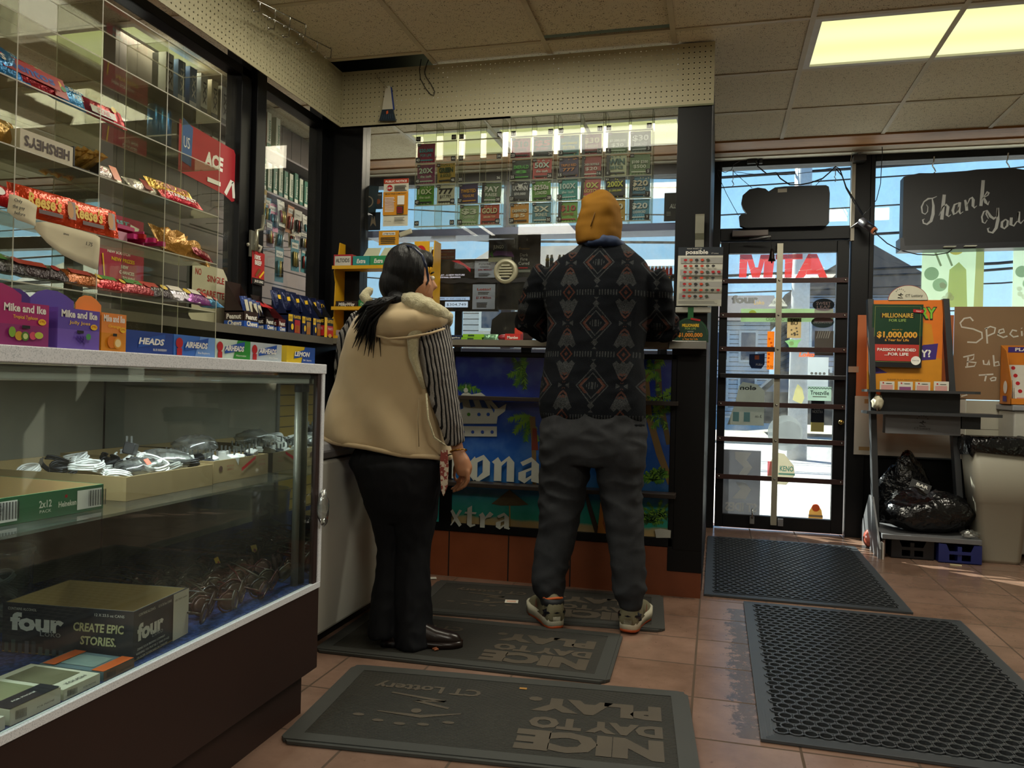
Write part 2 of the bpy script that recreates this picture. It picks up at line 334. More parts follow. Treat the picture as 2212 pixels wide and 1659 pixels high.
# front screen frame
bars('trim_4', [(-.211, -.05, 3.84, 4.0, .12, 2.645), (-2.15, -1.885, 3.9, 4.0, 1.2, 2.645), (-1.885, -.211, 3.9, 4.0, 2.43, 2.47), (-1.885, -.211, 3.93, 3.97, 1.2, 1.215)], BLK)
# counter front: black frame, tiled plinth
bars('trim_5', [(-2.0, -1.31, 3.84, 3.9, .235, 1.16), (-1.31, -.187, 3.84, 3.9, 1.135, 1.16), (-1.31, -.187, 3.84, 3.9, .235, .277), (-.187, -.05, 3.836, 3.9, .225, 1.16)], BLK)
PLT = floor_mat()
def plinth_mat():
    t = NT('plinth_tile'); p = t.wpos(); x, y, z = t.xyz(p); fr = t.f('FRACT', t.f('DIVIDE', t.f('SUBTRACT', x, -1.004), .318)); g = t.f('LESS_THAN', fr, .022); n = t.noise(p, 9, 4)
    return t.done(t.bsdf(t.mix(g, t.mix(n, '#6a3418', '#86482a'), '#1a1310'), .45, 0, .5, t.bump(t.f('SUBTRACT', 1., g), .5, .003)))
MB().box(-2.0, -.052, 3.845, 3.99, 0, .232, plinth_mat()).build('baseboard_front', kind='structure')
MB().box(-.11, -.05, 4.0, 5.86, 0, 2.645, BLK).build('wall_booth_side', kind='structure')
# left screen frame (runs away from the camera)
GXL = -2.12
lf = lambda px: P(px, 500, x=GXL)[1]
ya, yb_, yc, yd = P(505, 400, x=GXL)[1], P(527, 400, x=GXL)[1], P(531, 400, x=GXL)[1], P(552, 400, x=GXL)[1]
bars('trim_6', [(GXL - .05, GXL + .03, ya, yb_, 1.2, 2.645), (GXL - .03, GXL + .05, yc, yd, 1.2, 2.645), (GXL - .05, GXL + .03, 3.83, 3.9, 1.2, 2.645), (GXL - .04, GXL + .03, .3, 3.83, 2.36, 2.40), (GXL - .05, GXL + .03, .2, .3, 1.2, 2.645)], BLK)
MB().box(GXL - .004, GXL + .004, .3, ya, 1.2, 2.34, SCREEN).build('window_5', kind='structure')
MB().box(GXL - .004, GXL + .004, yd, 3.83, 1.2, 2.34, SCREEN).build('window_6', kind='structure')
MB().box(-1.885, -.21, 3.944, 3.952, 1.215, 2.43, SCREEN).build('window_7', kind='structure')
# pegboard valances
mp1, mp2 = peg_mat('pegboard_front', True), peg_mat('pegboard_side', False)
MB().box(-1.985, -.045, 3.833, 3.8375, 2.352, 2.648, mp1).build('trim_7', kind='structure')
MB().box(-1.985, -1.9805, .2, 3.833, 2.352, 2.648, mp2).build('trim_8', kind='structure')
m = MB(); m.box(-1.99, -1.04, 3.83, 3.8395, 2.346, 2.354, PEG); m.box(-1.99, -.045, 3.83, 3.8395, 2.346, 2.354, K('#6f7352', .5)); m.build('trim_9', kind='structure')
# wall under the left ledge
m = MB(); m.box(-2.05, -2.0, .2, 3.9, 0, 1.19, BLK2); m.build('wall_booth_left', kind='structure')
fz = thing('chest_freezer', 'white chest freezer with grey rim between the display case and the counter', 'freezer', (-1.69, 2.9, .0)); FW_ = K('#c9c8be', .35, 0, .03)
MB().box(-1.97, -1.41, 2.3, 3.42, .045, .695, FW_).build('body', fz, bevel=.012); MB().box(-1.95, -1.45, 2.34, 3.38, 0, .045, BLK).build('base', fz); MB().box(-1.975, -1.402, 2.29, 3.43, .697, .765, K('#85858a', .4)).build('rim', fz, bevel=.03); MB().box(-1.93, -1.45, 2.34, 3.38, .765, .772, K('#7d8472', .15)).build('lid', fz, bevel=.003)
# partition with the cigarette shelves inside the booth
m = MB(); m.box(-2.85, -2.78, 3.1, 5.86, 1.0, 2.645, GROOVE); m.build('wall_cigarettes', kind='structure')
MB().box(-2.78, -2.77, 3.1, 5.0, 1.0, 1.95, SLATG).build('wall_slat_panel', kind='structure')
# ---------------------------------------------------------------- street front: door, transom, windows
def frame_rect(x0, x1, z0, z1, w, y0=5.83, y1=5.93): return [(x0, x0 + w, y0, y1, z0, z1), (x1 - w, x1, y0, y1, z0, z1), (x0 + w, x1 - w, y0, y1, z0, z0 + w), (x0 + w, x1 - w, y0, y1, z1 - w, z1)]
# jambs and transom
bars('door_1_frame', [(-.055, 0, 5.82, 5.94, 0, 2.64), (.876, .99, 5.82, 5.94, 0, 2.64), (0, .876, 5.82, 5.94, 2.06, 2.15), (0, .876, 5.82, 5.94, 2.59, 2.64)], BLK)
MB().box(0, .876, 5.875, 5.881, 2.15, 2.59, GLASS).build('window_1', kind='structure')
dr = MB()
for b in [(.006, .062, 5.85, 5.9, .01, 2.055), (.79, .868, 5.85, 5.9, .01, 2.055), (.062, .79, 5.85, 5.9, .01, .105), (.062, .79, 5.85, 5.9, 1.975, 2.055)]: dr.box(*b, BLK)
door = dr.build('door_1', kind='structure', bevel=.003)
def dpart(m, name, **k): o = m.build(name, door, **k); return o
dpart(MB().box(.062, .79, 5.872, 5.878, .105, 1.975, GLASSD), 'door_pane')
RUST = K('#3a2320', .5, .3, .3, 30)
for py in (607, 681, 754, 873, 949, 1031):
    z = P(1600, py, y=5.83)[2]; dpart(MB().box(-.0 + .012, .862, 5.828, 5.836, z - .017, z + .017, RUST), 'grille_bar', bevel=.001)
    for x in (.03, .41, .85): pass
z = P(1600, 812, y=5.81)[2]; dpart(MB().box(.02, .86, 5.79, 5.82, z - .016, z + .016, K('#3b3c3e', .3, .9)).box(.02, .05, 5.82, 5.85, z - .01, z + .01, ALU).box(.83, .86, 5.82, 5.85, z - .01, z + .01, ALU), 'push_bar', bevel=.003)
dpart(MB().box(.39, .43, 5.815, 5.824, .05, 2.035, K('#a8a493', .4, .6)), 'vertical_strap')
m = MB()
for py in (607, 681, 754, 873, 949, 1031):
    z = P(1600, py, y=5.83)[2]
    for x in (.03, .41, .845): m.blob((x, 5.812 if x == .41 else 5.826, z), .008, .004, .008, CHROME, 8, 5)
dpart(m, 'bolt_heads')
dpart(MB().lathe([(.016, 0), (.018, .006), (.016, .02), (.0, .021)], K('#a88f52', .3, 1), 16), 'lock_cylinder')
o = bpy.data.objects['lock_cylinder']; o.location = V((.838, 5.83, .79)) - WL[door.name]; o.rotation_euler = (PI / 2, 0, 0)
dpart(MB().box(.25, .28, 5.815, 5.85, .05, .10, ALU).tube([(.265, 5.81, .09), (.265, 5.8, .12), (.265, 5.805, .16)], .006, CHROME), 'foot_bolt')
dpart(MB().box(.44, .475, 5.825, 5.85, .045, .095, STEEL), 'latch_plate')
# windows right of the door
bars('window_2_frame', [(.99, 1.02, 5.82, 5.94, .56, 2.64), (1.02, XR, 5.82, 5.94, 2.585, 2.64), (1.02, XR, 5.82, 5.94, .56, .6)], BLK)
MB().box(1.02, XR, 5.875, 5.881, .6, 2.585, GLASS).build('window_2', kind='structure')
# booth window and the ones further left
bars('window_3_frame', [(-2.9, -2.8, 5.82, 5.94, 1.2, 2.64), (-2.8, -.2, 5.82, 5.94, 2.56, 2.64), (-2.8, -.2, 5.82, 5.94, 1.2, 1.27), (-.2, -.055, 5.82, 5.94, 1.2, 2.64), (-1.62, -1.54, 5.82, 5.94, 1.27, 2.56)], K('#10182b', .5))
MB().box(-2.8, -.2, 5.875, 5.881, 1.27, 2.56, GLASS).build('window_3', kind='structure')
bars('window_4_frame', [(XL, -2.9, 5.82, 5.94, 2.56, 2.64), (XL, -2.9, 5.82, 5.94, 2.13, 2.24), (XL, -2.9, 5.82, 5.94, 1.2, 1.3), (-5.72, -5.62, 5.82, 5.94, 1.3, 2.56), (-4.3, -4.2, 5.82, 5.94, 1.3, 2.56)], BLK)
MB().box(XL, -2.9, 5.875, 5.881, 1.3, 2.56, GLASS).build('window_4', kind='structure')
# ---------------------------------------------------------------- outside
CONC = K('#c9c6bd', .8, 0, .12, 3, .3, 40); ROAD = K('#9c9a96', .8, 0, .1, 2, .3, 60)
MB().box(-30, 34, 6.05, 9.6, -.2, -.03, CONC).build('sidewalk', kind='structure')
MB().box(-60, 60, 9.6, 17.5, -.3, -.16, ROAD).build('road', kind='structure')
MB().box(-60, 60, 17.5, 75, -.3, -.1, K('#a8a595', .9, 0, .2, 1)).build('far_ground', kind='structure')
def siding(a, b, step=.2): return panel_mat('siding', 2, step, a, b, .03)
WIN = K('#39455a', .15, 0, .3, 2); TRIMW = K('#dedcd6', .6); ROOF = K('#514a48', .85, 0, .2, 12)
def house(lb, x0, x1, y0, y1, ze, zr, sid, wins, gable='x'):
    t = thing('house', lb, 'house', ((x0 + x1) / 2, (y0 + y1) / 2, -.1), 'houses across the street'); MB().box(x0, x1, y0, y1, -.1, ze, sid).build('wall', t)
    m = MB()
    if gable == 'y': m.add([(x0 - .4, y0 - .4, ze), (x1 + .4, y0 - .4, ze), ((x0 + x1) / 2, y0 - .4, zr), (x0 - .4, y1, ze), (x1 + .4, y1, ze), ((x0 + x1) / 2, y1, zr)], [(0, 1, 2), (3, 5, 4), (0, 2, 5, 3), (1, 4, 5, 2), (0, 3, 4, 1)], ROOF)
    else: m.add([(x0 - .4, y0 - .4, ze), (x0 - .4, y1, ze), (x0 - .4, (y0 + y1) / 2, zr), (x1 + .4, y0 - .4, ze), (x1 + .4, y1, ze), (x1 + .4, (y0 + y1) / 2, zr)], [(0, 2, 1), (3, 4, 5), (0, 3, 5, 2), (1, 2, 5, 4), (0, 1, 4, 3)], ROOF)
    m.build('roof', t)
    for wx, wz, ww, wh in wins: MB().box(wx, wx + ww, y0 - .08, y0, wz, wz + wh, TRIMW).box(wx + .1, wx + ww - .1, y0 - .1, y0 - .08, wz + .1, wz + wh - .1, WIN).build('window', t)
    return t
house('blue-grey sided house with steep roof seen through the door', 3.0, 8.6, 34, 44, 4.9, 6.9, siding('#6f7f9c', '#8090aa'), [(3.6, 2.7, 1, 1.5), (6.4, 2.7, 1, 1.5), (3.5, .3, 1, 1.7), (6.2, .2, 1.1, 2)], 'y')
house('white house with paired windows left of the blue-grey one', -3.8, 2.2, 36, 44, 4.0, 5.6, siding('#c5c9cf', '#d4d8dc'), [(-.4, 2.2, .9, 1.4), (.9, 2.2, .8, 1.4), (-.4, .2, .9, 1.4), (.9, .2, .8, 1.4)])
house('pale sided house seen through the booth glass', -8.6, -4.3, 26, 36, 4.7, 6.6, siding('#b9b7b4', '#c9c7c4'), [(-8, 2.8, 1, 1.4), (-6, 2.8, 1, 1.4), (-7.8, .4, 1, 1.4)])
house('distant house with pinkish roof low in the right window', 17, 22, 45, 54, 2.8, 4.4, siding('#b3a7a3', '#c0b6b2'), [(18, 1, 1, 1.2)])
house('far grey house beyond the left windows', -34, -24, 30, 40, 4.5, 7.0, siding('#8e949c', '#a0a6ad'), [(-30, 2, 1.3, 1.6), (-27, 2, 1.3, 1.6)])
t = thing('utility_pole', 'pale round utility pole behind the transom glass', 'pole', (1.33, 14, -.16)); MB().tube([(1.33, 14, -.16), (1.33, 14, 6.2)], [.16, .13], K('#b3b5b4', .5), 14).build('shaft', t)
MB().box(-.2, 2.9, 13.95, 14.05, 5.7, 5.82, K('#5a4a3a', .8)).build('crossarm', t)
m = MB()
for k, (za, zb, yy) in enumerate([(5.3, 5.0, 14), (5.15, 4.85, 14.1), (4.6, 4.4, 14), (3.4, 3.55, 14.2), (3.2, 3.1, 14), (6.3, 6.0, 15), (4.1, 4.3, 15), (2.9, 2.75, 15), (6.9, 6.4, 16), (3.75, 3.5, 16)]):
    m.tube([(-26 + 52 * i / 12, yy, za + (zb - za) * i / 12 - .5 * math.sin(PI * ((i * 3) % 12) / 12)) for i in range(13)], .013 + .012 * (k % 3 == 0), BLK2, 5)
tag(m.build('power_lines'), 'black overhead power lines crossing the sky outside', 'cables')
# parked dark car across the street
def car(x, y, lb, c, px=1.):
    t = thing('car', lb, 'car', (x, y, -.16)); bc = K(c, .25, .3); m = MB(); m.at((x, y, -.16), X, Z)
    m.slab([(-2.2, .35), (2.2, .35), (2.25, .8), (2.1, 1.0), (1.2, 1.1), (.6, 1.6), (-1.6, 1.62), (-2.15, 1.1), (-2.25, .7)], -.9, .9, bc); m.build('body', t, bevel=.08)
    m = MB().at((x, y, -.16), X, Z); m.slab([(1.05, 1.12), (.55, 1.54), (-.4, 1.55), (-.4, 1.12)], .9, .92, WIN).slab([(-.5, 1.12), (-.5, 1.55), (-1.55, 1.55), (-1.95, 1.12)], .9, .92, WIN).build('side_window', t)
    for wx in (-1.4, 1.4): MB().at((x + wx, y, .2), X, Z).slab([(.34 * math.cos(a * PI / 10), .34 * math.sin(a * PI / 10)) for a in range(20)], .72, .95, BLK2).slab([(.18 * math.cos(a * PI / 10), .18 * math.sin(a * PI / 10)) for a in range(20)], .95, .96, ALU).build('wheel', t)
car(3.1, 21, 'dark parked car on the far side of the street', '#15171c')
# ---------------------------------------------------------------- display case
LAM = (lambda t: t.done(t.bsdf(t.mix(t.ramp(t.noise(t.co(), 420, 2), .3, .5), '#bcc3cc', '#e9edf4'), .45)))(NT('speckled_laminate'))
CX0, CX1, CE = -1.92, -1.15, 2.155
case = thing('display_case', 'long glass-fronted display case with dark brown base and speckled white top', 'display case', (-1.5, 1.2, 0))
MB().box(CX0, -1.18, .3, 2.116, 0, .13, DKBR).build('kick_base', case)
MB().box(CX0, CX1, .3, CE, .128, .372, DKBR).build('lower_panel', case, bevel=.003)
MB().box(CX0, CX1 - .002, CE - .035, CE + .005, .372, 1.016, DKBR).build('end_panel', case)
MB().box(CX0 + .02, CX1 - .012, CE - .042, CE - .0355, .386, 1.0, (lambda t: t.done(t.bsdf('#c9cdc9', .02, 1.0)))(NT('mirror'))).build('end_mirror', case)
BLUEC = (lambda t: t.done(t.bsdf(t.mix(t.ramp(t.noise(t.co(), 90, 2), .4, .6), '#1a2a52', '#2a4078'), .95, 0, .1, t.bump(t.noise(t.co(), 260, 2), 1., .003))))(NT('blue_carpet'))
MB().box(CX0, CX1 - .012, .3, CE - .042, .372, .385, BLUEC).build('carpet_deck', case)
MB().box(CX1 - .012, CX1 + .003, .3, CE, .372, .388, LAM).box(CX1 - .012, CX1 + .002, CE - .014, CE + .003, .388, 1.016, LAM).build('edge_trim', case)
MB().box(CX1 - .010, CX1 - .005, .3, CE - .016, .388, 1.015, CASEG).build('front_glass', case)
MB().box(CX0, CX1 + .004, .3, CE + .008, 1.016, 1.045, LAM).build('top', case, bevel=.002)
MB().box(CX1 - .05, CX1 - .02, .3, CE - .05, .985, 1.012, K('#cdd6da', .3)).box(CX1 - .026, CX1 - .016, .3, CE - .05, 1.0, 1.013, ALU).build('light_rail', case, bevel=.004)
MB().tube([(-1.2, 2.095, .386), (-1.2, 2.095, .985)], .011, K('#77766a', .45, .5), 12).tube([(-1.2, 2.095, .96), (-1.2, 2.095, .985)], .013, BLK2, 12).build('corner_post', case)
MB().box(CX0, CX0 + .012, 1.08, CE - .042, .385, 1.0, K('#8f8a77', .6)).box(CX0, CX0 + .02, 1.07, 1.09, .385, 1.0, ALU).build('back_panel', case)
MB().box(CX0 - .004, CX0 + .012, .3, 1.07, .385, 1.0, SLATY).build('slat_back', case)
MB().box(-1.9, -1.2, .35, 2.1, .706, .712, CASEG).build('glass_shelf', case)
MB().box(CX1 - .009, CX1 - .002, 2.136, 2.150, .40, .52, GL('tape', '#f0f0f0', 3., 1.5, .25)).build('tape', case)
# wrinkled clear tape stuck on the corner
def crumple(c, rx, ry, rz, m, n=14, k=9, jit=.22, bag=None):
    b = bag or MB(); b.blob(c, rx, ry, rz, m, n, k, jit); return b
TAPE = GL('clear_film', '#eef0ee', 3.5, 1.5, .12, '#d8dad8', rough=.12, dscale=60)
def poly_face(pts): return pts
tp = crumple((-1.135, 2.14, .615), .012, .03, .05, TAPE, jit=.35); tag(tp.build('tape_scrap'), 'crumpled scrap of clear tape stuck to the case corner edge', 'tape')
# ---------------------------------------------------------------- acrylic candy rack on the case
a_ = bpy.data.lights.new('case_lamp', 'AREA'); a_.shape = 'RECTANGLE'; a_.size = 1.6; a_.size_y = .02; a_.energy = 5.5; a_.color = (.85, .95, 1); o_ = bpy.data.objects.new('case_lamp', a_); col.objects.link(o_); o_.location = (-1.26, 1.2, .98); o_.rotation_euler = (0, 0, PI / 2)
ACR = GL('acrylic_sheet', '#f0f1ea', .9, 1.49, .07, '#c9c6b0', dscale=5)
def edge_mat():
    t = NT('acrylic_edge'); b = t.bsdf('#d8d6c0', .25); tr = t.n('ShaderNodeBsdfTransparent'); tr.inputs[0].default_value = lin('#e8e6d6'); mx = t.n('ShaderNodeMixShader'); mx.inputs[0].default_value = .35
    t.t.links.new(b, mx.inputs[1]); t.t.links.new(tr.outputs[0], mx.inputs[2]); return t.done(mx.outputs[0])
AED = edge_mat()
rack = thing('candy_rack', 'tall clear acrylic pigeonhole candy rack standing on the display case', 'candy rack', (-1.485, 1.1, 1.046))
RX0, RX1, RZ, RH, RW = -1.55, -1.42, 1.048, .139, .2285
MB().box(RX0 - .003, RX0, .36, 2.0, RZ, RZ + 6 * RH, ACR, AED).build('back_sheet', rack)
for k in range(7): MB().box(RX0, RX1, .36, 2.0, RZ + k * RH, RZ + k * RH + .003, ACR, AED).build('shelf', rack)
for k in range(8): MB().box(RX0, RX1, 2.0 - k * RW - .003, 2.0 - k * RW, RZ, RZ + 6 * RH, ACR, AED).build('divider', rack)
SHZ = [RZ + k * RH + .004 for k in range(7)]
FOIL = lambda c, r=.25: K(c, r, .35, .3, 40, .6, 120, bd=.004)
def pillow(mb, w, h, t, m, crimp=None, nx=12, ny=7, wr=.12):
    """filled bag in the local frame: centred, w along x, h along y, thickness t"""
    vs = [[], []]
    for s in (0, 1):
        for j in range(ny + 1):
            for i in range(nx + 1):
                a, b = i / nx, j / ny; f = (max(0, 1 - abs(2 * a - 1) ** 4) ** .7) * (max(0, 1 - abs(2 * b - 1) ** 3) ** .6)
                vs[s].append(((a - .5) * w, (b - .5) * h * (1 - .06 * f), (.5 * t * f * (1 + R.uniform(-wr, wr)) + .0004) * (1 if s == 0 else -1)))
    q = nx + 1; fs = [(j * q + i, j * q + i + 1, (j + 1) * q + i + 1, (j + 1) * q + i) for j in range(ny) for i in range(nx)]
    mb.add(vs[0], fs, m, True); mb.add(vs[1], [f[::-1] for f in fs], m, True)
    if crimp:
        for sx in (-1, 1): mb.add([(sx * w / 2, -h / 2, .0), (sx * (w / 2 + .012), -h / 2, .002), (sx * (w / 2 + .012), h / 2, -.002), (sx * w / 2, h / 2, 0)], [(0, 1, 2, 3)], crimp)
    return mb
def bag(name, lb, cat, o, u, v, w, h, t, c, pr=None, grp=None, crimp=True, wr=.12):
    m = MB().at(o, u, v); fm = FOIL(c); pillow(m, w, h, t, fm, fm if crimp else None, wr=wr); m.zl = t * .5 + .0012
    if pr: pr(m)
    return tag(m.build(name), lb, cat, grp)
BLUP, REDP, YELP, WHP, BKP, GRNP, ORP = K('#1f4fa8', .4), K('#b3141f', .4), K('#f2c62b', .4), K('#eeece4', .5), K('#111114', .5), K('#2f8a3a', .4), K('#e8641c', .4)
g1 = 'candy packs in the acrylic rack'
def spot(px, py, x, z): p = P(px, py, x=x); return V((x, p[1], z))
FWD = V((.35, 0, .94))
def lay(y, z, tilt=.5, x=-1.475): return V((x, y, z)), V((0, 1, 0)), V((-math.sin(tilt), 0, math.cos(tilt)))
def rackbag(y, sh, w, h, t, c, lb, pr, tilt=.75, yaw=0, name='candy_bag', x=-1.47, up_=.0):
    o, u, v = lay(y, SHZ[sh] + h / 2 * math.cos(tilt) + t / 2 * math.sin(tilt) + .004 + up_, tilt, x); u = V((math.sin(yaw), math.cos(yaw), -.08 * 0)); return bag(name, lb, 'candy', o, u, v, w, h, t, c, pr, g1)
TX = lambda s, x, y, h, m, **k: (lambda b: b.text(s, x, y, h, m, **k))
def prs(*fs):
    def f(b):
        for q in fs: q(b)
    return f
RC = lambda x0, y0, x1, y1, m: (lambda b: b.rect(x0, y0, x1, y1, m))
DC = lambda x, y, r, m, ry=None: (lambda b: b.disc(x, y, r, m, ry=ry))
rackbag(1.30, 4, .13, .075, .03, '#2a7fc4', 'blue candy bag in the top filled row, at its near end', prs(TX('os', 0, -.012, .024, WHP, bold=.02)), .5, 0)
rackbag(1.375, 4, .18, .06, .03, '#a81a28', 'red roll multipack in clear film, lying before the slim roll packs', prs(RC(-.07, -.02, .08, .016, REDP), TX('Mentos', 0, -.012, .022, BLUP, bold=.03, w=.13)), .45)
rackbag(1.36, 4, .19, .05, .025, '#c23b2e', 'strawberry roll pack with blue lettering leaning behind the red multipack', prs(TX('Mentos', .0, -.01, .018, BLUP, bold=.02, w=.1), DC(.075, 0, .014, GRNP)), .2, x=-1.51, up_=.03)
rackbag(1.49, 4, .10, .055, .022, '#3f8fc9', 'blue and red share size pack with fruit drops', prs(RC(-.05, -.026, -.012, .026, REDP), DC(-.03, .01, .008, YELP), DC(-.02, .0, .007, GRNP), DC(-.034, -.004, .006, ORP), TX('SHARE', .015, .004, .009, WHP, bold=.02), TX('SIZE', .02, -.012, .011, WHP, bold=.02)), .4)
rackbag(1.60, 4, .12, .05, .02, '#c11f3a', 'cherry red chew pack with white block letters in the top filled row', prs(RC(-.05, -.02, .03, .0, WHP), TX('STAR', -.01, -.017, .013, REDP, bold=.03), DC(.03, .012, .008, YELP)), .4)
rackbag(1.30, 3, .10, .06, .03, '#b98a3a', 'gold foil bars standing in the row under the roll packs', None, .4)
def hersh(b): b.rect(-.055, -.022, .055, .022, K('#d8d2c0', .5)); b.text("HERSHEY'S", 0, -.011, .022, K('#3a2018', .5), w=.1, bold=.03)
o = V((-1.44, 1.405, SHZ[3] + .03)); m = MB(); m.box(-1.53, -1.432, 1.335, 1.475, SHZ[3], SHZ[3] + .045, K('#cfc7ad', .5)); m.at((-1.4315, 1.475, SHZ[3] + .045), NY, NZ); m.text("HERSHEY'S", .07, .012, .022, K('#3a2018', .5), w=.12, bold=.03)
tag(m.build('candy_box'), 'cream carton with upside-down brown lettering', 'candy', g1)
m = MB(); m.box(-1.53, -1.435, 1.48, 1.56, SHZ[3], SHZ[3] + .006, BKP).box(-1.53, -1.525, 1.48, 1.56, SHZ[3], SHZ[3] + .06, BKP).box(-1.53, -1.435, 1.556, 1.56, SHZ[3], SHZ[3] + .05, BKP).box(-1.53, -1.435, 1.48, 1.484, SHZ[3], SHZ[3] + .05, BKP); cb = m.build('candy_box'); tag(cb, 'open black display box of gold foil bars', 'candy', g1)
for k in range(5): bag('chocolate_bar', 'gold foil wrapped bar lying in the open black display box', 'candy', (-1.48 + .004 * k, 1.492 + .014 * k, SHZ[3] + .022 + .004 * (k % 2)), V((.7, .15, .45)), V((0, 1, 0)), .085, .022, .012, '#c9a04a', None, 'gold bars in the black box')
rackbag(1.60, 3, .10, .04, .018, '#d8cfc4', 'small white wafer bar pack with orange-red end', prs(RC(.025, -.02, .05, .02, ORP), TX('KitKat', -.008, -.007, .014, REDP, bold=.02)), .5)
rackbag(1.745, 3, .10, .036, .018, '#e6ddd2', 'white and red bar pack in the third cell row', prs(RC(-.01, -.018, .02, .018, REDP)), .7)
rackbag(1.85, 3, .16, .035, .016, '#e2b24a', 'yellow chew stick with red lettering, upper of two', prs(TX('STARBURST', 0, -.008, .016, REDP, bold=.03, w=.13)), .5, up_=.02)
rackbag(1.875, 3, .15, .032, .016, '#c41f33', 'red chew stick with white letters, lower of two', prs(TX('STARBURST', 0, -.006, .013, WHP, bold=.03, w=.12)), .6, x=-1.455)
rackbag(1.32, 2, .15, .05, .03, '#c01f22', 'glossy red bar pack at the left edge, above the small note', prs(DC(-.04, 0, .016, WHP, .01)), .4, x=-1.44)
def reese(b): b.text("Reese's", -.012, -.010, .028, YELP, bold=.035, shear=.25, w=.085); b.rect(.046, -.02, .066, .02, K('#6b3f14', .3)); b.disc(.052, 0, .008, K('#c98a3a', .4), ry=.019); b.rect(-.03, -.024, .03, -.015, K('#4a1f10', .4))
RZ2 = SHZ[2]
for y, lb in ((1.395, 'orange chocolate pack with yellow script, nearer one of the pair'), (1.515, "orange chocolate pack next to the pink card, farther of the pair")):
    m = MB().at((-1.425, y, RZ2 + .032), (0.06, 1, 0), (-.12, 0, 1)); pillow(m, .15, .066, .026, FOIL('#e0491d'), FOIL('#e0491d')); m.zl = .0145; reese(m); tag(m.build('chocolate_pack'), lb, 'candy', g1)
def gum_box():
    z = SHZ[2]; m = MB(); pk = K('#c7467f', .4); m.box(-1.53, -1.44, 1.585, 1.72, z, z + .004, pk).box(-1.53, -1.525, 1.585, 1.72, z, z + .05, pk).box(-1.53, -1.44, 1.716, 1.72, z, z + .04, pk).box(-1.445, -1.44, 1.585, 1.66, z, z + .025, K('#d89aae', .4)); m.box(-1.53, -1.47, 1.66, 1.72, z + .04, z + .05, pk); return tag(m.build('gum_box'), 'open pink cardboard gum box beside the orange packs', 'candy', g1)
gum_box()
for k in range(7): tag(MB().base((-1.445 - .01 * (k % 2), 1.665 + .018 * k, SHZ[2] + .012 + .003 * (k % 3)), .25).box(-.035, .02, -.007, .007, 0, .012, K(['#d23c84', '#c62a6f', '#b3201f'][k % 3], .3)).build('gum_stick'), 'pink wrapped gum stick spilling from the pink box', 'gum', 'gum sticks by the pink box')
def gold(b): pass
bag('candy_bag', 'crumpled gold foil bag on the shelf above the white sign', 'candy', (-1.47, 1.90, SHZ[2] + .035), V((0, 1, -.12)), V((-.5, 0, .85)), .2, .075, .045, '#b9863c', None, g1, wr=.6)
bag('candy_bar', 'dark wrapped bar with red corner poking out of the gold bag', 'candy', (-1.44, 1.955, SHZ[2] + .02), V((0, 1, -.2)), V((-.5, 0, .85)), .07, .03, .014, '#7a1220', None, g1)
row1 = [(1.30, .17, .06, '#1c1518', 'black pack at the near end of the lowest filled row'), (1.40, .16, .05, '#2a1a1c', 'dark brown pack with green spots in the lowest filled row'), (1.53, .16, .05, '#a3571c', 'amber and brown peanut pack in the lowest filled row'), (1.615, .13, .045, '#b11c22', 'red and orange pack next to the silver bars'),
        (1.70, .14, .05, '#8a1f24', 'dark red bar pack with pale letters'), (1.76, .14, .055, '#3d3436', 'black and silver nougat bar pack'), (1.86, .12, .06, '#b9b4bb', 'crumpled silver foil pack'), (1.94, .13, .06, '#7a2f7c', 'purple fruit drop bag in the lowest filled row'), (2.0, .08, .035, '#3f86b8', 'small blue and red pack overhanging the rack end')]
for y, w, h, c, lb in row1: rackbag(y, 1, w, h, .028, c, lb, prs(RC(-w * .3, -h * .1, w * .1, h * .25, K(R.choice(['#d8a02b', '#e9e2d2', '#c93a2c', '#4f8f3a']), .4)), DC(w * .25, 0, h * .2, K(R.choice(['#e3c13c', '#c43a3a', '#d8d4cc']), .4))), .9, R.uniform(-.15, .15), x=-1.45)
# notes taped under the row
PAPER = K('#d9cfae', .8, 0, .05)
def curled(name, lb, o, u, v, pts, nx=10, curl=.012, txt=(), m=PAPER, cat='note'):
    b = MB().at(o, u, v); xs = [p[0] for p in pts]; rows = pts; n = len(rows); L = []
    for i, (x, y0, y1) in enumerate(rows):
        for k in range(5): f = k / 4; L.append((x, y0 + (y1 - y0) * f, curl * math.sin(i * 1.3 + f * 2) + .5 * curl * f * f))
    b.add(L, [(i * 5 + k, (i + 1) * 5 + k, (i + 1) * 5 + k + 1, i * 5 + k + 1) for i in range(n - 1) for k in range(4)], m, True); b.zl = curl * 1.6
    ink = K('#3a3a38', .7)
    for s, x, y, h in txt: b.text(s, x, y, h, ink, al='l', shear=.15)
    o = b.build(name, solid=.0006); return tag(o, lb, cat)
o = P(70, 500, x=-1.412); zt = P(70, 505, x=-1.412)[2]
curled('paper_note', 'torn cream paper sheet hanging under the orange packs, price 1.75', (-1.408, o[1], 0), Y, Z, [(0, 1.305, 1.318), (.03, 1.28, 1.325), (.07, 1.262, 1.327), (.12, 1.252, 1.325), (.165, 1.245, 1.322), (.178, 1.243, 1.318)], curl=.004, txt=[('1.75', .135, 1.293, .009), ('snoc', .07, 1.305, .006)])
curled('paper_note', 'small handwritten cream note taped left of the large sheet', (-1.400, P(15, 460, x=-1.4)[1], 0), Y, Z, [(0, 1.325, 1.36), (.02, 1.312, 1.362), (.05, 1.31, 1.36), (.072, 1.308, 1.352)], curl=.003, txt=[('Only', .012, 1.348, .007), ('the pay', .008, 1.335, .007), ('before', .012, 1.322, .007)])
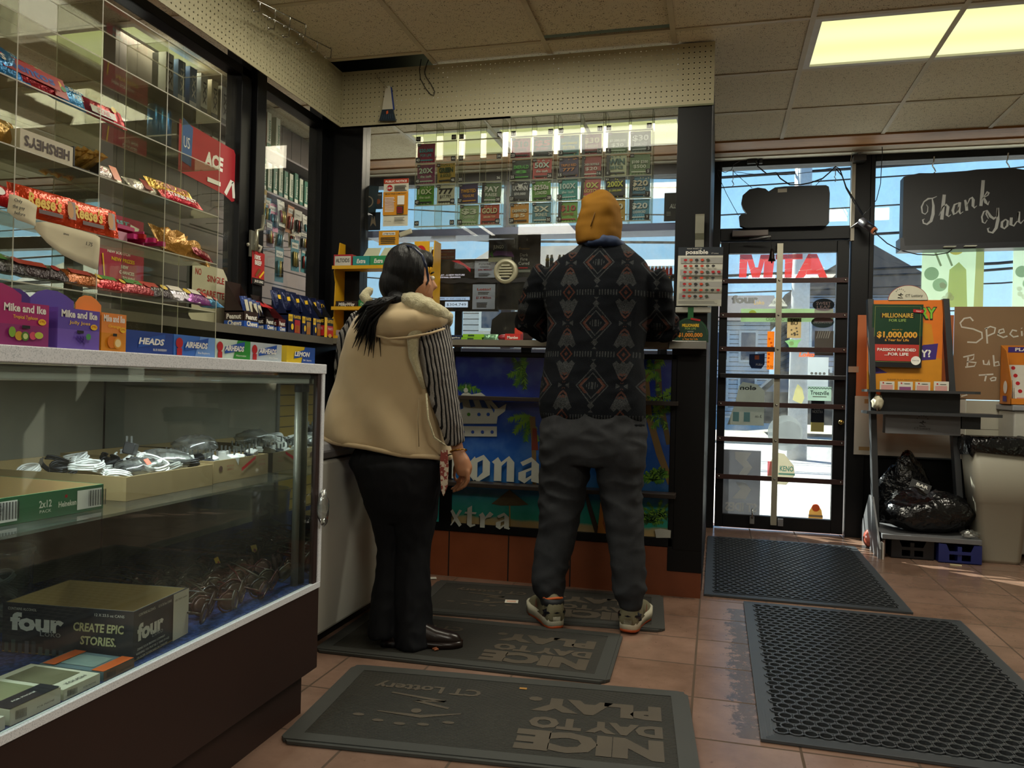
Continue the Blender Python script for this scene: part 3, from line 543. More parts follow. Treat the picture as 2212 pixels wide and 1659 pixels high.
# ---------------------------------------------------------------- boxes along the front of the case top
TOPZ = 1.0455
def mike(y0, y1, c1, c2, fl, lb, x1=-1.165, x0=-1.23, art=None, h=.075):
    z = TOPZ; a, b2 = K(c1, .4), K(c2, .4); m = MB(); w = y1 - y0
    m.box(x0, x1, y0, y1, z, z + h * .48, b2); m.box(x0, x1, y0, y1, z + h * .48, z + h, a); cr = K(c1, .45)
    m.at((x0 + .002, y0, z + h), Y, Z); m.slab([(0, 0), (w, 0), (w, .02), (w * .8, .03), (w * .6, .036), (w * .35, .036), (w * .15, .03), (0, .018)], -.001, .001, cr)
    m.face(x0, x1, y0, y1, z, z + h, '+x'); m.text('Mike and Ike', w / 2, h * .78, .013, WHP, w=w * .86, bold=.035); m.text(fl, w / 2, h * .62, .0062, YELP, w=w * .5, bold=.01)
    m.disc(w * .84, h * .58, .0085, YELP, ry=.0055); m.text('3/99¢', w * .84, h * .565, .0045, REDP, w=.012); m.rect(w * .42, h * .40, w * .58, h * .47, BKP)
    if art: art(m, w, h)
    m.face(x0, x1, y0, y1, z, z + h, '-y'); m.disc(.03, h * .72, .013, YELP, ry=.008); m.text('3/99¢', .03, h * .70, .006, REDP, w=.02)
    for k in range(5): m.rect(.018, h * (.1 + .08 * k), .034, h * (.1 + .08 * k) + .004, BKP)
    return tag(m.build('candy_carton'), lb, 'candy box', 'small chew candy cartons')
def art_fruit(m, w, h):
    m.disc(w * .22, h * .3, .007, K('#7fa83a', .4), ry=.009); m.disc(w * .35, h * .22, .008, K('#c79a2c', .4)); m.disc(w * .47, h * .22, .008, K('#4a7a2a', .4)); m.disc(w * .47, h * .22, .005, K('#c9d68a', .4)); m.disc(w * .62, h * .24, .007, K('#d9506a', .4)); m.disc(w * .74, h * .26, .009, K('#bcc84a', .4), ry=.006)
def art_grape(m, w, h):
    for a in range(4):
        for b in range(4 - a): m.disc(w * (.42 + .045 * a + .09 * 0 + .05 * b), h * (.30 - .05 * b), .0032, K('#5b3fa0', .3))
    m.disc(w * .64, h * .32, .006, K('#4f9a5a', .4))
def art_orange(m, w, h): m.disc(w * .38, h * .24, .012, K('#d9781a', .4)); m.disc(w * .6, h * .22, .011, K('#e8a033', .4)); m.disc(w * .6, h * .22, .008, K('#f2d9a0', .4))
mike(1.055, 1.155, '#a8216b', '#8f2a6e', 'Tropical Typhoon', 'magenta candy carton with tropical fruit', art=art_fruit)
mike(1.16, 1.225, '#4a2a80', '#5a3392', 'Jolly Joes', 'dark purple carton between the magenta and the violet one', x1=-1.215, x0=-1.28)
mike(1.175, 1.275, '#5f47a8', '#7257b8', 'Jolly Joes', 'violet candy carton with grapes', art=art_grape)
mike(1.28, 1.346, '#e58a3a', '#d98a1e', 'Orange', 'orange candy carton with halved orange', art=art_orange)
def airhead(y0, y1, c1, c2, lb, word='AIRHEADS', h=.047, x1=-1.17, mascot=True, c3=None, sub=''):
    z = TOPZ; m = MB(); w = y1 - y0; m.box(x1 - .11, x1, y0, y1, z, z + h, K(c1, .3)); m.face(x1 - .11, x1, y0, y1, z, z + h, '+x')
    if c3: m.poly([(w * .5, 0), (w, 0), (w, h), (w * .62, h)], K(c3, .3))
    if mascot: m.disc(w * .12, h * .6, .012, REDP); m.rect(w * .06, .001, w * .18, h * .35, REDP)
    m.poly([(w * .24, h * .25), (w * .8, h * .5), (w * .82, h * .95), (w * .26, h * .62)], BLUP); m.text(word, w * .52, h * .42, .013, WHP, w=w * .55, bold=.04, shear=.2); m.text(sub or '36 bars', w * .7, h * .14, .005, WHP, w=w * .3)
    m.world(); film = GL('shrink_film', '#f4f6f8', 4., 1.5, .10, '#e8eef4', rough=.1, dscale=90); q = tag(m.build('candy_carton'), lb, 'candy box', 'shrink-wrapped candy bar boxes')
    f = MB(); f.blob((x1 - .055, (y0 + y1) / 2, z + h / 2 + .001), .064, w * .56, h * .72, film, 18, 9, .03); return q
airhead(1.352, 1.495, '#1f3f8f', '#1f3f8f', 'dark blue raspberry chew box next to the orange carton', 'HEADS', mascot=False, sub='BLUE RASPBERRY')
airhead(1.498, 1.644, '#3a6fc4', '#3a6fc4', 'bright blue candy bar box, first with a red balloon face', sub='Blue Raspberry', c3='#6f9ad8')
airhead(1.647, 1.792, '#c9dcd0', '#2f9a3a', 'green watermelon candy bar box in the middle of the row', c3='#2f8f37', sub='Watermelon')
airhead(1.795, 1.945, '#b9c4cc', '#b9c4cc', 'pale silver candy bar box right of the green one', sub='White Mystery')
airhead(1.972, 2.13, '#d8b82a', '#2a4f9a', 'yellow and blue shrink-wrapped box at the right end', 'LEMON', c3='#2a4f9a', mascot=False)
for k, (y, x, rz, c) in enumerate([(1.62, -1.32, .2, '#d98a1c'), (1.70, -1.33, -.1, '#e09a24'), (1.74, -1.31, .3, '#d07f18'), (1.80, -1.34, 0, '#a3261c'), (1.86, -1.33, .15, '#8f2a1c')]):
    bag('candy_pouch', ['crumpled orange pouch lying behind the blue boxes', 'orange pouch with folded top behind the green box', 'amber pouch leaning on the rack behind the boxes', 'red pouch behind the green watermelon box', 'brick red pouch behind the silver box'][k], 'candy', (x, y, 1.072 + .006 * (k % 2)), V((rz, 1, .1 * rz)), V((-.6, 0, .6)), .11, .06, .02, c, None, None, wr=.3)
# ---------------------------------------------------------------- trays and stock inside the case
CARD = K('#8f7a52', .8, 0, .1, 8); CARDI = K('#a08a5e', .85)
def tray(lb, x0, x1, y0, y1, z, h, out, inn, pr=None, rz=0., name='cardboard_tray'):
    m = MB(); cx, cy = (x0 + x1) / 2, (y0 + y1) / 2; a, b = (x1 - x0) / 2, (y1 - y0) / 2; m.base((cx, cy, z), rz); t = .004
    for q in [(-a, -a + t, -b, b), (a - t, a, -b, b), (-a + t, a - t, -b, -b + t), (-a + t, a - t, b - t, b)]: m.box(q[0], q[1], q[2], q[3], 0, h, out)
    m.box(-a + t, a - t, -b + t, b - t, 0, .003, inn)
    i2 = .0006
    m.box(-a + t, -a + t + i2, -b + t, b - t, .003, h, inn).box(a - t - i2, a - t, -b + t, b - t, .003, h, inn).box(-a + t, a - t, b - t - i2, b - t, .003, h, inn)
    if pr: pr(m, -a, a, -b, b, h)
    return tag(m.build(name), lb, 'tray', 'cardboard trays in the case')
def heine(m, x0, x1, y0, y1, h):
    m.face(x0, x1, y0, y1, 0, h, '+x'); w = y1 - y0
    for x in (.1, .78): m.rect(w * x - .004, h * .12, w * x + w * .2, h * .88, WHP)
    for x in (.16, .84):
        for k in range(14): m.rect(w * x + k * w * .0095, h * .22, w * x + k * w * .0095 + w * .004 * (1 + k % 2), h * .85, BKP)
    m.text('12 PK', w * .125, h * .72, .0055, BKP, w=.014); m.text('BOTTLE', w * .125, h * .58, .0055, BKP, w=.016); m.text('CODE', w * .125, h * .44, .0055, BKP, w=.013)
    m.text('2x12', w * .46, h * .5, .014, WHP, w=.028, bold=.02); m.text('PACK', w * .46, h * .3, .006, WHP, w=.026); m.disc(w * .62, h * .8, .004, REDP, n=5); m.text('Heineken', w * .63, h * .42, .011, WHP, w=.042, bold=.03)
GRT = K('#1c5a33', .5)
tray('green printed beer tray with bar codes, nearest on the glass shelf', -1.60, -1.272, 1.125, 1.415, .7125, .052, GRT, CARDI, heine, -.06)
tray('plain brown cardboard tray full of cables, in the middle', -1.80, -1.288, 1.50, 1.815, .7125, .055, CARD, CARDI)
def bud(m, x0, x1, y0, y1, h):
    m.face(x0, x1, y0, y1, 0, h, '+x'); w = y1 - y0; rd = K('#8f2a20', .6); m.disc(w * .12, h * .62, .008, K('#4a2a1c', .6)); m.text('BREWED IN', w * .28, h * .66, .005, rd, w=.03); m.text('JAMAICA', w * .28, h * .5, .005, rd, w=.028)
    m.poly([(w * .48, h * .35), (w * .74, h * .85), (w * .74, h * 1.0), (w * .48, h * .52)], REDP); m.text('19 CHV', w * .86, h * .7, .005, rd, w=.03); m.text('COLFSTAR', w * .86, h * .5, .005, rd, w=.034)
tray('brown tray with red ribbon print touching the mirror end', -1.80, -1.30, 1.835, 2.10, .7125, .06, CARD, CARDI, bud)
CABW, CABK = K('#d8d8d4', .45), K('#15151a', .45)
def coil(x, y, z, r, mt, lb, grp, tilt=(0, 0), n=3):
    m = MB().base((x, y, z), R.uniform(0, 6), tilt[0], tilt[1])
    for k in range(n): m.tube([(r * (1 + .07 * math.sin(k * 2 + a)) * math.cos(a * .42), r * .62 * math.sin(a * .42), .004 + .005 * k + .002 * math.sin(a)) for a in range(15)], .0026, mt, 6)
    m.tube([(-.004, -r * .66, .008), (-.004, r * .66, .008)], .006, mt, 6); return tag(m.build('charging_cable'), lb, 'cable', grp)
zt = .7165
for k in range(20):
    w = k % 3 != 1; coil(-1.345 - .08 * (k // 5) + R.uniform(-.015, .015), 1.54 + .056 * (k % 5), zt + .038 + .010 * (k % 3), R.uniform(.034, .046), CABW if w else CABK, 'coiled %s charging cable heaped in the plain brown tray' % ('white' if w else 'black'), 'coiled cables, %s' % ('white' if w else 'black'), (R.uniform(-.5, .5), R.uniform(-.4, .4)))
coil(-1.36, 1.18, zt + .004, .035, CABW, 'white cable loop standing up in the green beer tray', None, (1.2, .2)); coil(-1.33, 1.24, zt, .03, CABW, 'flat white cable in the green beer tray', None)
tag(MB().box(-1.47, -1.38, 1.3, 1.38, zt, zt + .008, K('#9a2a3a', .5)).build('small_box'), 'flat dark red box on the bottom of the green tray', 'box')
def charger(x, y, z, c, lb, grp):
    m = MB().base((x, y, z), R.uniform(0, 6), R.uniform(-.4, .4), R.uniform(-.3, .3)); m.box(-.014, .014, -.014, .014, 0, .03, K(c, .4)); t = tag(m.build('charger_plug', bevel=.003), lb, 'charger', grp)
    p = MB().base((x, y, z + .03), 0); p.box(-.008, -.006, -.003, .003, 0, .016, ALU).box(.006, .008, -.003, .003, 0, .016, ALU); p.build('prong', t); return t
for k in range(16):
    c = '#d6d6cf' if k % 4 else '#1b1b1f'; charger(-1.33 - .085 * (k // 6) + R.uniform(-.015, .015), 1.86 + .042 * (k % 6), zt + .028 + R.uniform(0, .012), c, '%s wall charger in the ribbon-printed tray' % ('white' if k % 4 else 'black'), 'wall chargers, %s' % ('white' if k % 4 else 'black'))
charger(-1.42, 1.66, .80, '#17171a', 'black two-pin charger standing on top of the cable heap', None)
FILM = GL('bag_film', '#e2e4e2', 2.5, 1.5, .2, '#d2d4d0', rough=.15, dscale=30)
for x, y, z, a, b, c, lb in [(-1.38, 1.74, .78, .07, .07, .03, 'clear plastic bag over the right half of the cable tray'), (-1.36, 1.62, .775, .05, .06, .022, 'clear bag with orange sticker over the cables'), (-1.45, 1.96, .80, .06, .07, .03, 'clear bag on the heap of chargers')]: tag(crumple((x, y, z), a, b, c, FILM, 16, 9, .18).build('plastic_bag'), lb, 'bag')
tag(MB().base((-1.315, 1.60, .792), .3, .1, .9).box(-.008, .008, -.010, .010, 0, .001, K('#e8502a', .5)).build('price_sticker'), 'bright orange price sticker on the cable bag', 'sticker')
# Four Loko box and phone boxes on the carpet
FZ = .3855
m = MB().base((-1.192, 1.42, FZ), .10); L, D, H_ = .315, .205, .108; fb = K('#1c1f2a', .55); FW = K('#d4d2cc', .6); t_ = .004
m.box(-L, 0, 0, t_, 0, H_, fb).box(-t_, 0, t_, D, 0, H_, fb).box(-L, -L + t_, t_, D, 0, H_, fb).box(-L + t_, -t_, D - t_, D, 0, H_, fb).box(-L, 0, 0, D, 0, .003, CARDI)
for q in [(-L + t_, -L + t_ + .001, t_, D - t_), (-L + t_, -t_, D - t_ - .001, D - t_), (-t_ - .001, -t_, t_, D - t_), (-L + t_, -t_, t_, t_ + .001)]: m.box(*q, .003, H_, CARDI)
m.face(-L, 0, 0, D, 0, H_, '-y'); m.text('four', .085, .052, .036, FW, w=.13, bold=.05); m.text('Loko', .12, .04, .014, fb, w=.05, bold=.03); m.text('Loko', .119, .041, .014, K('#8a8c90', .5), w=.05); m.text('CONTAINS ALCOHOL', .05, .094, .006, FW, w=.07); m.text('12 X 23.5 oz CANS', .26, .094, .006, FW, w=.07)
m.text('CREATE EPIC', .235, .06, .018, K('#b9b78a', .6), w=.12, bold=.03, shear=.1); m.text('STORIES.', .235, .032, .018, K('#b9b78a', .6), w=.085, bold=.03, shear=.1)
for k in range(9): m.rect(.01 + .017 * k, .002, .02 + .017 * k, .012 + .02 * R.random(), K(R.choice(['#3a4a4c', '#2c3a46', '#4a4c58']), .6))
m.face(-L, 0, 0, D, 0, H_, '+x'); m.text('four', .06, .042, .034, FW, w=.095, bold=.05); m.text('Loko', .085, .034, .012, K('#8a8c90', .5), w=.04); m.text('CONTAINS ALCOHOL', .045, .094, .006, FW, w=.06); m.text('12 X 23.5oz CANS', .11, .094, .0055, FW, w=.05); m.rect(.142, .0, D, H_, K('#cfccc2', .7)); m.text('USED-TROPIC HAWAII', .172, .09, .004, BKP, w=.05)
m.text('DRINK FOUR BREWING COMPANY', .06, .022, .005, FW, w=.1); m.text('WARNING: YOU MUST BE 21 YEARS OF AGE', .065, .013, .005, FW, w=.12); m.text('OR OLDER TO PURCHASE OR CONSUME', .062, .004, .005, FW, w=.11)
tag(m.build('beverage_box'), 'open black drinks carton with white logo on the blue carpet', 'box')
def phonebox(y0, y1, x0, h, lb, top, edge, win=None, pr=None, z=FZ, x1=-1.172):
    m = MB(); m.box(x0, x1, y0, y1, z, z + h, K(top, .4)); m.face(x0, x1, y0, y1, z, z + h, '+x').rect(0, 0, y1 - y0, h, K(edge, .5)); w = y1 - y0
    for k in range(9): m.rect(w * .1 + k * .0022, h * .25, w * .1 + k * .0022 + .0012, h * .8, BKP)
    m.text('FOR PHONE', w * .65, h * .4, .0035, BKP, w=w * .35)
    m.face(x0, x1, y0, y1, z, z + h, 'top')
    if win: m.rect(win[0], win[1], win[2], win[3], K(win[4], .15))
    if pr: m.at((x1, y0, z + h + .0012), Y, NX); pr(m, w)
    return tag(m.build('phone_case_box', bevel=.001), lb, 'box', 'phone case boxes')
phonebox(1.10, 1.208, -1.33, .028, 'phone case box with dark front band and bar code', '#cfcfba', '#d5d2c6', (.01, .01, .12, .095, '#8f9170'), lambda m, w: (m.rect(0, .0, w, .045, K('#181a24', .4)), m.text('FOR PHONE', .05, .02, .006, WHP, w=.05)))
phonebox(1.215, 1.305, -1.34, .02, 'white phone case box with clear window, marked tough', '#cfccb8', '#d2cfbe', (.02, .01, .13, .08, '#76735a'), lambda m, w: m.text('TOUGH', w / 2, .012, .008, BKP, w=.05, bold=.02))
phonebox(1.315, 1.40, -1.33, .018, 'phone case box with orange bands just before the black carton', '#5b7078', '#6a4a34', (.03, .015, .12, .07, '#7f9390'), lambda m, w: (m.rect(0, .0, w, .03, K('#c65a22', .4)), m.rect(0, .12, w, .15, K('#c65a22', .4))))
phonebox(1.01, 1.09, -1.34, .022, 'white phone case box with black hang tab in the corner of the photo', '#cdcabb', '#d5d2c8', (.05, .01, .14, .07, '#a08a5a'))
# jar of cables
jar = thing('plastic_jar', 'clear plastic jar of tangled cables behind the black carton', 'jar', (-1.66, 1.52, FZ))
MB().lathe([(.001, 0), (.062, 0), (.066, .01), (.072, .17), (.076, .178), (.076, .186), (.070, .19), (.066, .186), (.068, .17), (.062, .014), (.001, .008)], GL('jar_plastic', '#dfe3e3', 2.2, 1.5, .16, rough=.02), 28, (-1.66, 1.52, FZ)).build('body', jar)
for k in range(4): coil(-1.66 + R.uniform(-.02, .02), 1.52 + R.uniform(-.02, .02), FZ + .02 + .03 * k, .034, CABW, 'white cable curled inside the clear plastic jar', 'cables in the jar', (R.uniform(-1, 1), R.uniform(-.6, .6)))
# sunglasses heaped at the far end
def sunglasses(fr, ln, lb):
    root = thing('sunglasses', lb, 'sunglasses', (0, 0, 0), None); fm, lm = K(fr, .2), (lambda c: _mc.setdefault(('ln', c), (lambda t: t.done(t.bsdf(c, .06, .3, .9)))(NT('tinted_lens'))))(ln)
    f = MB()
    for s in (-1, 1):
        ring = [(.033 * s + .027 * math.cos(a * PI / 10), .022 * math.sin(a * PI / 10) - .004 * (math.cos(a * PI / 10) * s < 0), 0) for a in range(21)]; f.at((0, 0, .024), X, Z).tube(ring, .0022, fm, 6)
    f.tube([(-.008, .006, 0), (0, .009, .001), (.008, .006, 0)], .0022, fm, 6); f.build('frame', root, local=True)
    for s in (-1, 1):
        b = MB().at((0, 0, .024), X, Z); b.loft([[(.033 * s + .026 * q * math.cos(a * PI / 8), .021 * q * math.sin(a * PI / 8), .0035 * (1 - q * q)) for a in range(16)] for q in (1, .6, .15)], lm); b.build('lens', root, local=True)
        MB().tube([(.060 * s, .0, .03), (.064 * s, .045, .031), (.063 * s, .095, .026), (.06 * s, .125, .012)], [.003, .0022, .0022, .003], fm, 6).build('temple', root, local=True)
    return root
pr3 = [sunglasses('#1a1517', '#4d453e', 'black sunglasses lying in the heap at the mirror end of the case'), sunglasses('#3a1214', '#5a403a', 'dark red sunglasses lying in the heap at the mirror end of the case'), sunglasses('#3f3b33', '#5d564a', 'thin metal sunglasses lying in the heap at the mirror end of the case')]
gn = ['black sunglasses in the heap', 'dark red sunglasses in the heap', 'metal-rimmed sunglasses in the heap']
cnt = 0
for i in range(5):
    for j in range(6):
        k = (i * 2 + j) % 3; x = -1.215 - .072 * i - .02 * (j % 2); y = 1.70 + .068 * j
        o = pr3[k] if cnt < 3 and cnt == k else copy_tree(pr3[k]); cnt += 1; o['group'] = gn[k]
        o.location = (x, y, FZ + .002 + R.uniform(0, .018)); o.scale = (1.18,) * 3; o.rotation_euler = (R.uniform(-.25, .35), R.uniform(-.15, .15), PI / 2 + R.uniform(-.7, .5))
for k, (x, y, lb) in enumerate([(-1.38, 1.64, 'yellow price tag with red dot beside the black carton'), (-1.40, 2.02, 'yellow price tag with red dot near the mirror')]):
    tag(MB().base((x, y, FZ + .05), .2, 0, -.4).box(-.001, .001, -.012, .012, 0, .035, YELP).at((.0015, -.012, 0), Y, Z).disc(.012, .018, .005, REDP).build('price_tag'), lb, 'price tag')
# ---------------------------------------------------------------- counter ledge and the printed panel below it
LEDT = K('#8f8c80', .35, 0, .08); LEDE = K('#7d786c', .4, .3); PB = wood_mat('#5d3c20', '#7a5230', .7, 3, 40, 1)
ledge = thing('counter_ledge', 'narrow grey laminate ledge running round the two booth screens', 'counter', (-1.0, 3.8, 1.185))
MB().box(-1.93, -.055, 3.70, 3.94, 1.206, 1.214, LEDT).box(-2.1, -1.93, .3, 3.94, 1.206, 1.214, LEDT).build('top', ledge)
MB().box(-1.93, -.055, 3.705, 3.94, 1.188, 1.206, PB).box(-2.1, -1.935, .3, 3.94, 1.188, 1.206, PB).build('particle_board', ledge)
MB().box(-1.93, -.055, 3.698, 3.705, 1.186, 1.2145, LEDE).box(-1.935, -1.928, .3, 3.70, 1.180, 1.2145, K('#615d54', .5)).build('edge_band', ledge)
MB().box(-.22, -.05, 3.69, 3.72, 1.18, 1.218, CHROME).build('corner_cap', ledge, bevel=.003)
PX0, PX1, PZ0, PZ1 = -1.31, -.187, .277, 1.135
def poster_bg():
    t = NT('printed_beach'); p = t.wpos(); x, y, z = t.xyz(p); r = t.n('ShaderNodeValToRGB'); e = r.color_ramp.elements
    e[0].position = 0; e[0].color = lin('#c9b07a'); e[1].position = 1; e[1].color = lin('#1d2f8a')
    for q, c in ((.035, '#b9a878'), (.05, '#2fa08a'), (.15, '#2a8f8f'), (.19, '#1d5f86'), (.30, '#1f5aa0'), (.55, '#2450a8'), (.8, '#20389a')): a = e.new(q); a.color = lin(c)
    t.put(r.inputs[0], t.f('ADD', t.ramp(z, PZ0, PZ1), t.f('MULTIPLY', t.f('SUBTRACT', t.noise(p, 6, 4), .5), .05))); c = t.mix(t.f('MULTIPLY', t.ramp(t.noise(p, 7, 5), .5, .8), .35), r.outputs[0], '#6fa0d0')
    return t.done(t.bsdf(c, .25))
m = MB().box(PX0, PX1, 3.852, 3.858, PZ0, PZ1, poster_bg()); m.box(-1.45, -1.375, 3.8385, 3.8395, .277, .5, K('#1f8a86', .4)); PW = K('#b9bdb4', .5)
m.at((PX0, 3.8515, PZ0), X, Z); m.zl = .0002
def pu(px, py): q = P(px, py, y=3.852); return (q[0] - PX0, q[2] - PZ0)
G1, G2, G3, TR = K('#3f7a1c', .5), K('#6a9a24', .5), K('#234f18', .5), K('#7a6238', .6)
def frond(cx, cy, L, a, bend, gm, n=16, w=.05):
    pts = []; 
    for i in range(n + 1): t = i / n; aa = a + bend * t; pts.append((cx + (pts and 0 or 0), cy)) if i == 0 else pts.append((pts[-1][0] + L / n * math.cos(aa), pts[-1][1] + L / n * math.sin(aa)))
    zf = m.zl; m.stroke(pts, .004, G2, zf)
    for i in range(1, n + 1):
        t = i / n; aa = a + bend * t; l = w * (1 - .6 * t) * (.5 + min(1, 3 * t) * .5) * R.uniform(.8, 1.2)
        for s in (-1, 1): b = aa + s * R.uniform(.7, 1.1) - .35 * s * 0; x, y = pts[i]; q = R.choice([gm, gm, G2]); m.poly([(x, y), (x + l * math.cos(b) - .002, y + l * math.sin(b) - .35 * l), (x + .010 * math.cos(aa), y + .010 * math.sin(aa))], q, zf + .00002 * i)
def clip_ok(): pass
a = pu(985, 840); frond(a[0] + .0, a[1] + .0, .13, .5, -1.0, G1); 
a = pu(1135, 800)
for q in (2.6, 3.2, 3.9, 1.9, 4.5): frond(a[0], a[1], .085, q, .5 * (1 if q < 3 else -1) * -.8, R.choice([G1, G3]), w=.045)
a = pu(1150, 900)
for q in (2.9, 3.5, 4.1, 4.6): frond(a[0], a[1], .12, q, .7, R.choice([G1, G2]), w=.05)
a = pu(1150, 900); m.stroke([(a[0], a[1]), (a[0] + .01, a[1] - .12), (a[0] + .02, a[1] - .35)], [.03, .024, .02], TR)
a = pu(1155, 925); m.stroke([(a[0], a[1]), (a[0] + .004, a[1] - .11)], [.02, .035], K('#7a2f1c', .6))
b0, b1, b2, b3 = pu(1395, 800), pu(1402, 900), pu(1425, 980), pu(1449, 1045)
m.stroke([b0, b1, b2, b3], [.025, .03, .034, .03], TR); m.stroke([pu(1420, 780), pu(1425, 860), pu(1445, 960)], [.03, .028, .024], K('#5f4f2c', .6))
for px, py, L, n in ((1412, 800, .07, 5), (1440, 770, .07, 4), (1440, 860, .09, 6), (1425, 900, .08, 5)):
    a = pu(px, py)
    for k in range(n): frond(a[0] if a[0] < 1.06 else 1.06, a[1], L * .75, 1.2 + k * 1.1, -.6, R.choice([G1, G2, G3]), 9, .035)
for px, py, L in ((1410, 1030, .06), (1430, 1110, .10), (1405, 1120, .07), (1435, 1020, .05)):
    a = pu(px, py)
    for k in range(7): frond(min(a[0], 1.05), a[1] - .02, L * .8, .3 + k * .42, .3 * (1 if k > 3 else -1), R.choice([G1, G3]), 9, .028)
# thatched parasol, plank, trunk
TH, TH2 = K('#5d5238', .8, 0, .3, 60), K('#a88a4a', .6); a = pu(1101, 1058); c1, c2 = pu(1062, 1088), pu(1142, 1090)
m.stroke([pu(1101, 1075), pu(1102, 1150)], .007, TH2); m.poly([a, c1, (c1[0] + .05, c1[1] - .006), (c2[0] - .05, c2[1] - .008), c2], TH)
m.stroke([pu(1262, 1050), pu(1275, 1100), pu(1292, 1155)], [.012, .022, .026], K('#3a3128', .7)); m.poly([pu(1300, 1060), pu(1318, 1062), pu(1318, 1160), pu(1290, 1158)], K('#b5762e', .5)); m.stroke([pu(1308, 1085), pu(1304, 1130), pu(1312, 1152)], [.004, .008, .012], K('#8a4a1c', .5))
# crown
def pp(L): return [pu(*q) for q in L]
m.poly(pp([(975, 920), (1074, 921), (1074, 943), (975, 942)]), PW); 
for k in range(5): q = pu(980 + 21 * k, 933); m.disc(q[0], q[1], .0085, K('#2a4a9a', .4))
m.poly(pp([(978, 915), (978, 890), (968, 872), (985, 868), (1000, 850), (1009, 846), (1020, 852), (1040, 848), (1060, 862), (1078, 882), (1095, 872), (1092, 888), (1076, 900), (1074, 915)]), PW)
for L in ([(1012, 856), (1022, 862), (1028, 878), (1018, 880)], [(1034, 858), (1048, 866), (1056, 882), (1042, 880)], [(1058, 872), (1070, 885), (1068, 892)], [(990, 874), (1000, 868), (1002, 882), (992, 886)]): m.poly(pp(L), K('#24509f', .4))
for px in (1014, 1036, 1056): q = pu(px, 895); m.disc(q[0], q[1], .009, K('#3f7a1c' if px < 1020 else '#24509f', .4))
q = pu(1008, 843); m.disc(q[0], q[1], .012, PW); m.rect(q[0] - .002, q[1], q[0] + .002, q[1] + .03, PW)
# blackletter words
def black(word, px, py0, py1, step):
    x, y0 = pu(px, py0); h = pu(px, py1)[1] - y0
    def L(pts, ox, w): m.poly([(ox + a * w, y0 + b * h) for a, b in pts], PW)
    for ch in word:
        w = step * .84; s = .36
        stem = lambda o, t=.72, f=0: [(o, 0), (o + s, 0), (o + s, t), (o + s * .5, t + .22), (o - .12, t + .02), (o, t - .06)]
        if ch == 'r': L(stem(0), x, w); L([(s - .02, .62), (.72, 1.0), (1.0, .86), (.78, .66), (.5, .62), (s - .02, .48)], x, w)
        elif ch == 'n': L(stem(0), x, w); L([(.62, 0), (.98, 0), (.98, .76), (.72, 1.0), (.3, .72), (.34, .58), (.62, .8)], x, w)
        elif ch == 'o': L([(0, .12), (s * .5, -.04), (s, .06), (s, .72), (s * .6, .92), (0, .72)], x, w); L([(.62, .16), (.98, .22), (.98, .72), (.66, 1.0), (.2, .82), (.3, .66), (.62, .8)], x, w); L([(0, .12), (.4, -.08), (.98, .22), (.62, .3), (.36, .08)], x, w)
        elif ch == 'a': L([(.62, .06), (.98, 0), (1.06, .06), (.98, .12), (.98, .74), (.6, 1.0), (.08, .78), (.2, .64), (.62, .82)], x, w); L([(0, .1), (.3, -.03), (.62, .18), (.62, .3), (s, .16), (s, .4), (.62, .5), (.62, .6), (0, .38)], x, w)
        elif ch == 'x': L([(0, .0), (.2, .0), (1, .95), (.78, 1.0)], x, w); L([(.02, .86), (.26, 1.0), (.5, .7), (.98, .08), (.8, -.06), (.5, .24)], x, w)
        elif ch == 't': L([(.2, .12), (.45, -.04), (.85, .1), (.8, .18), (.56, .14), (.56, 1.3), (.2, 1.12)], x, w); L([(-.02, .78), (.84, .78), (.92, .9), (.06, .9)], x, w)
        elif ch == 'C': L([(0, .2), (.3, -.04), (.9, .1), (.9, .26), (.4, .16), (.4, 1.2), (.9, 1.1), (1, 1.3), (.4, 1.42), (0, 1.1)], x, w)
        x += step
black('rona', 966, 1032, 978, .128); black('xtra', 972, 1133, 1098, .084); m.poly(pp([(1415, 1142), (1428, 1140), (1450, 1144), (1449, 1160), (1418, 1160)]), PW)
m.v = [(min(max(v[0], PX0 - .0005), PX1) if -1.312 > v[0] > -1.36 or v[0] > PX1 else v[0], v[1], min(v[2], PZ1)) for v in m.v]
pn = tag(m.build('beer_poster'), 'large beach beer poster with palm trees, white crown and blackletter words below the counter', 'poster')
SHB = K('#2a211c', .4, 0, .2, 10)
for z, lb in ((.935, 'upper dark wooden shelf board crossing the beach poster'), (.5, 'lower dark wooden shelf board crossing the beach poster')): tag(MB().box(-1.37 if z < .6 else -1.30, -.175, 3.74, 3.838, z - .02, z, SHB).build('shelf_board', bevel=.002), lb, 'shelf')
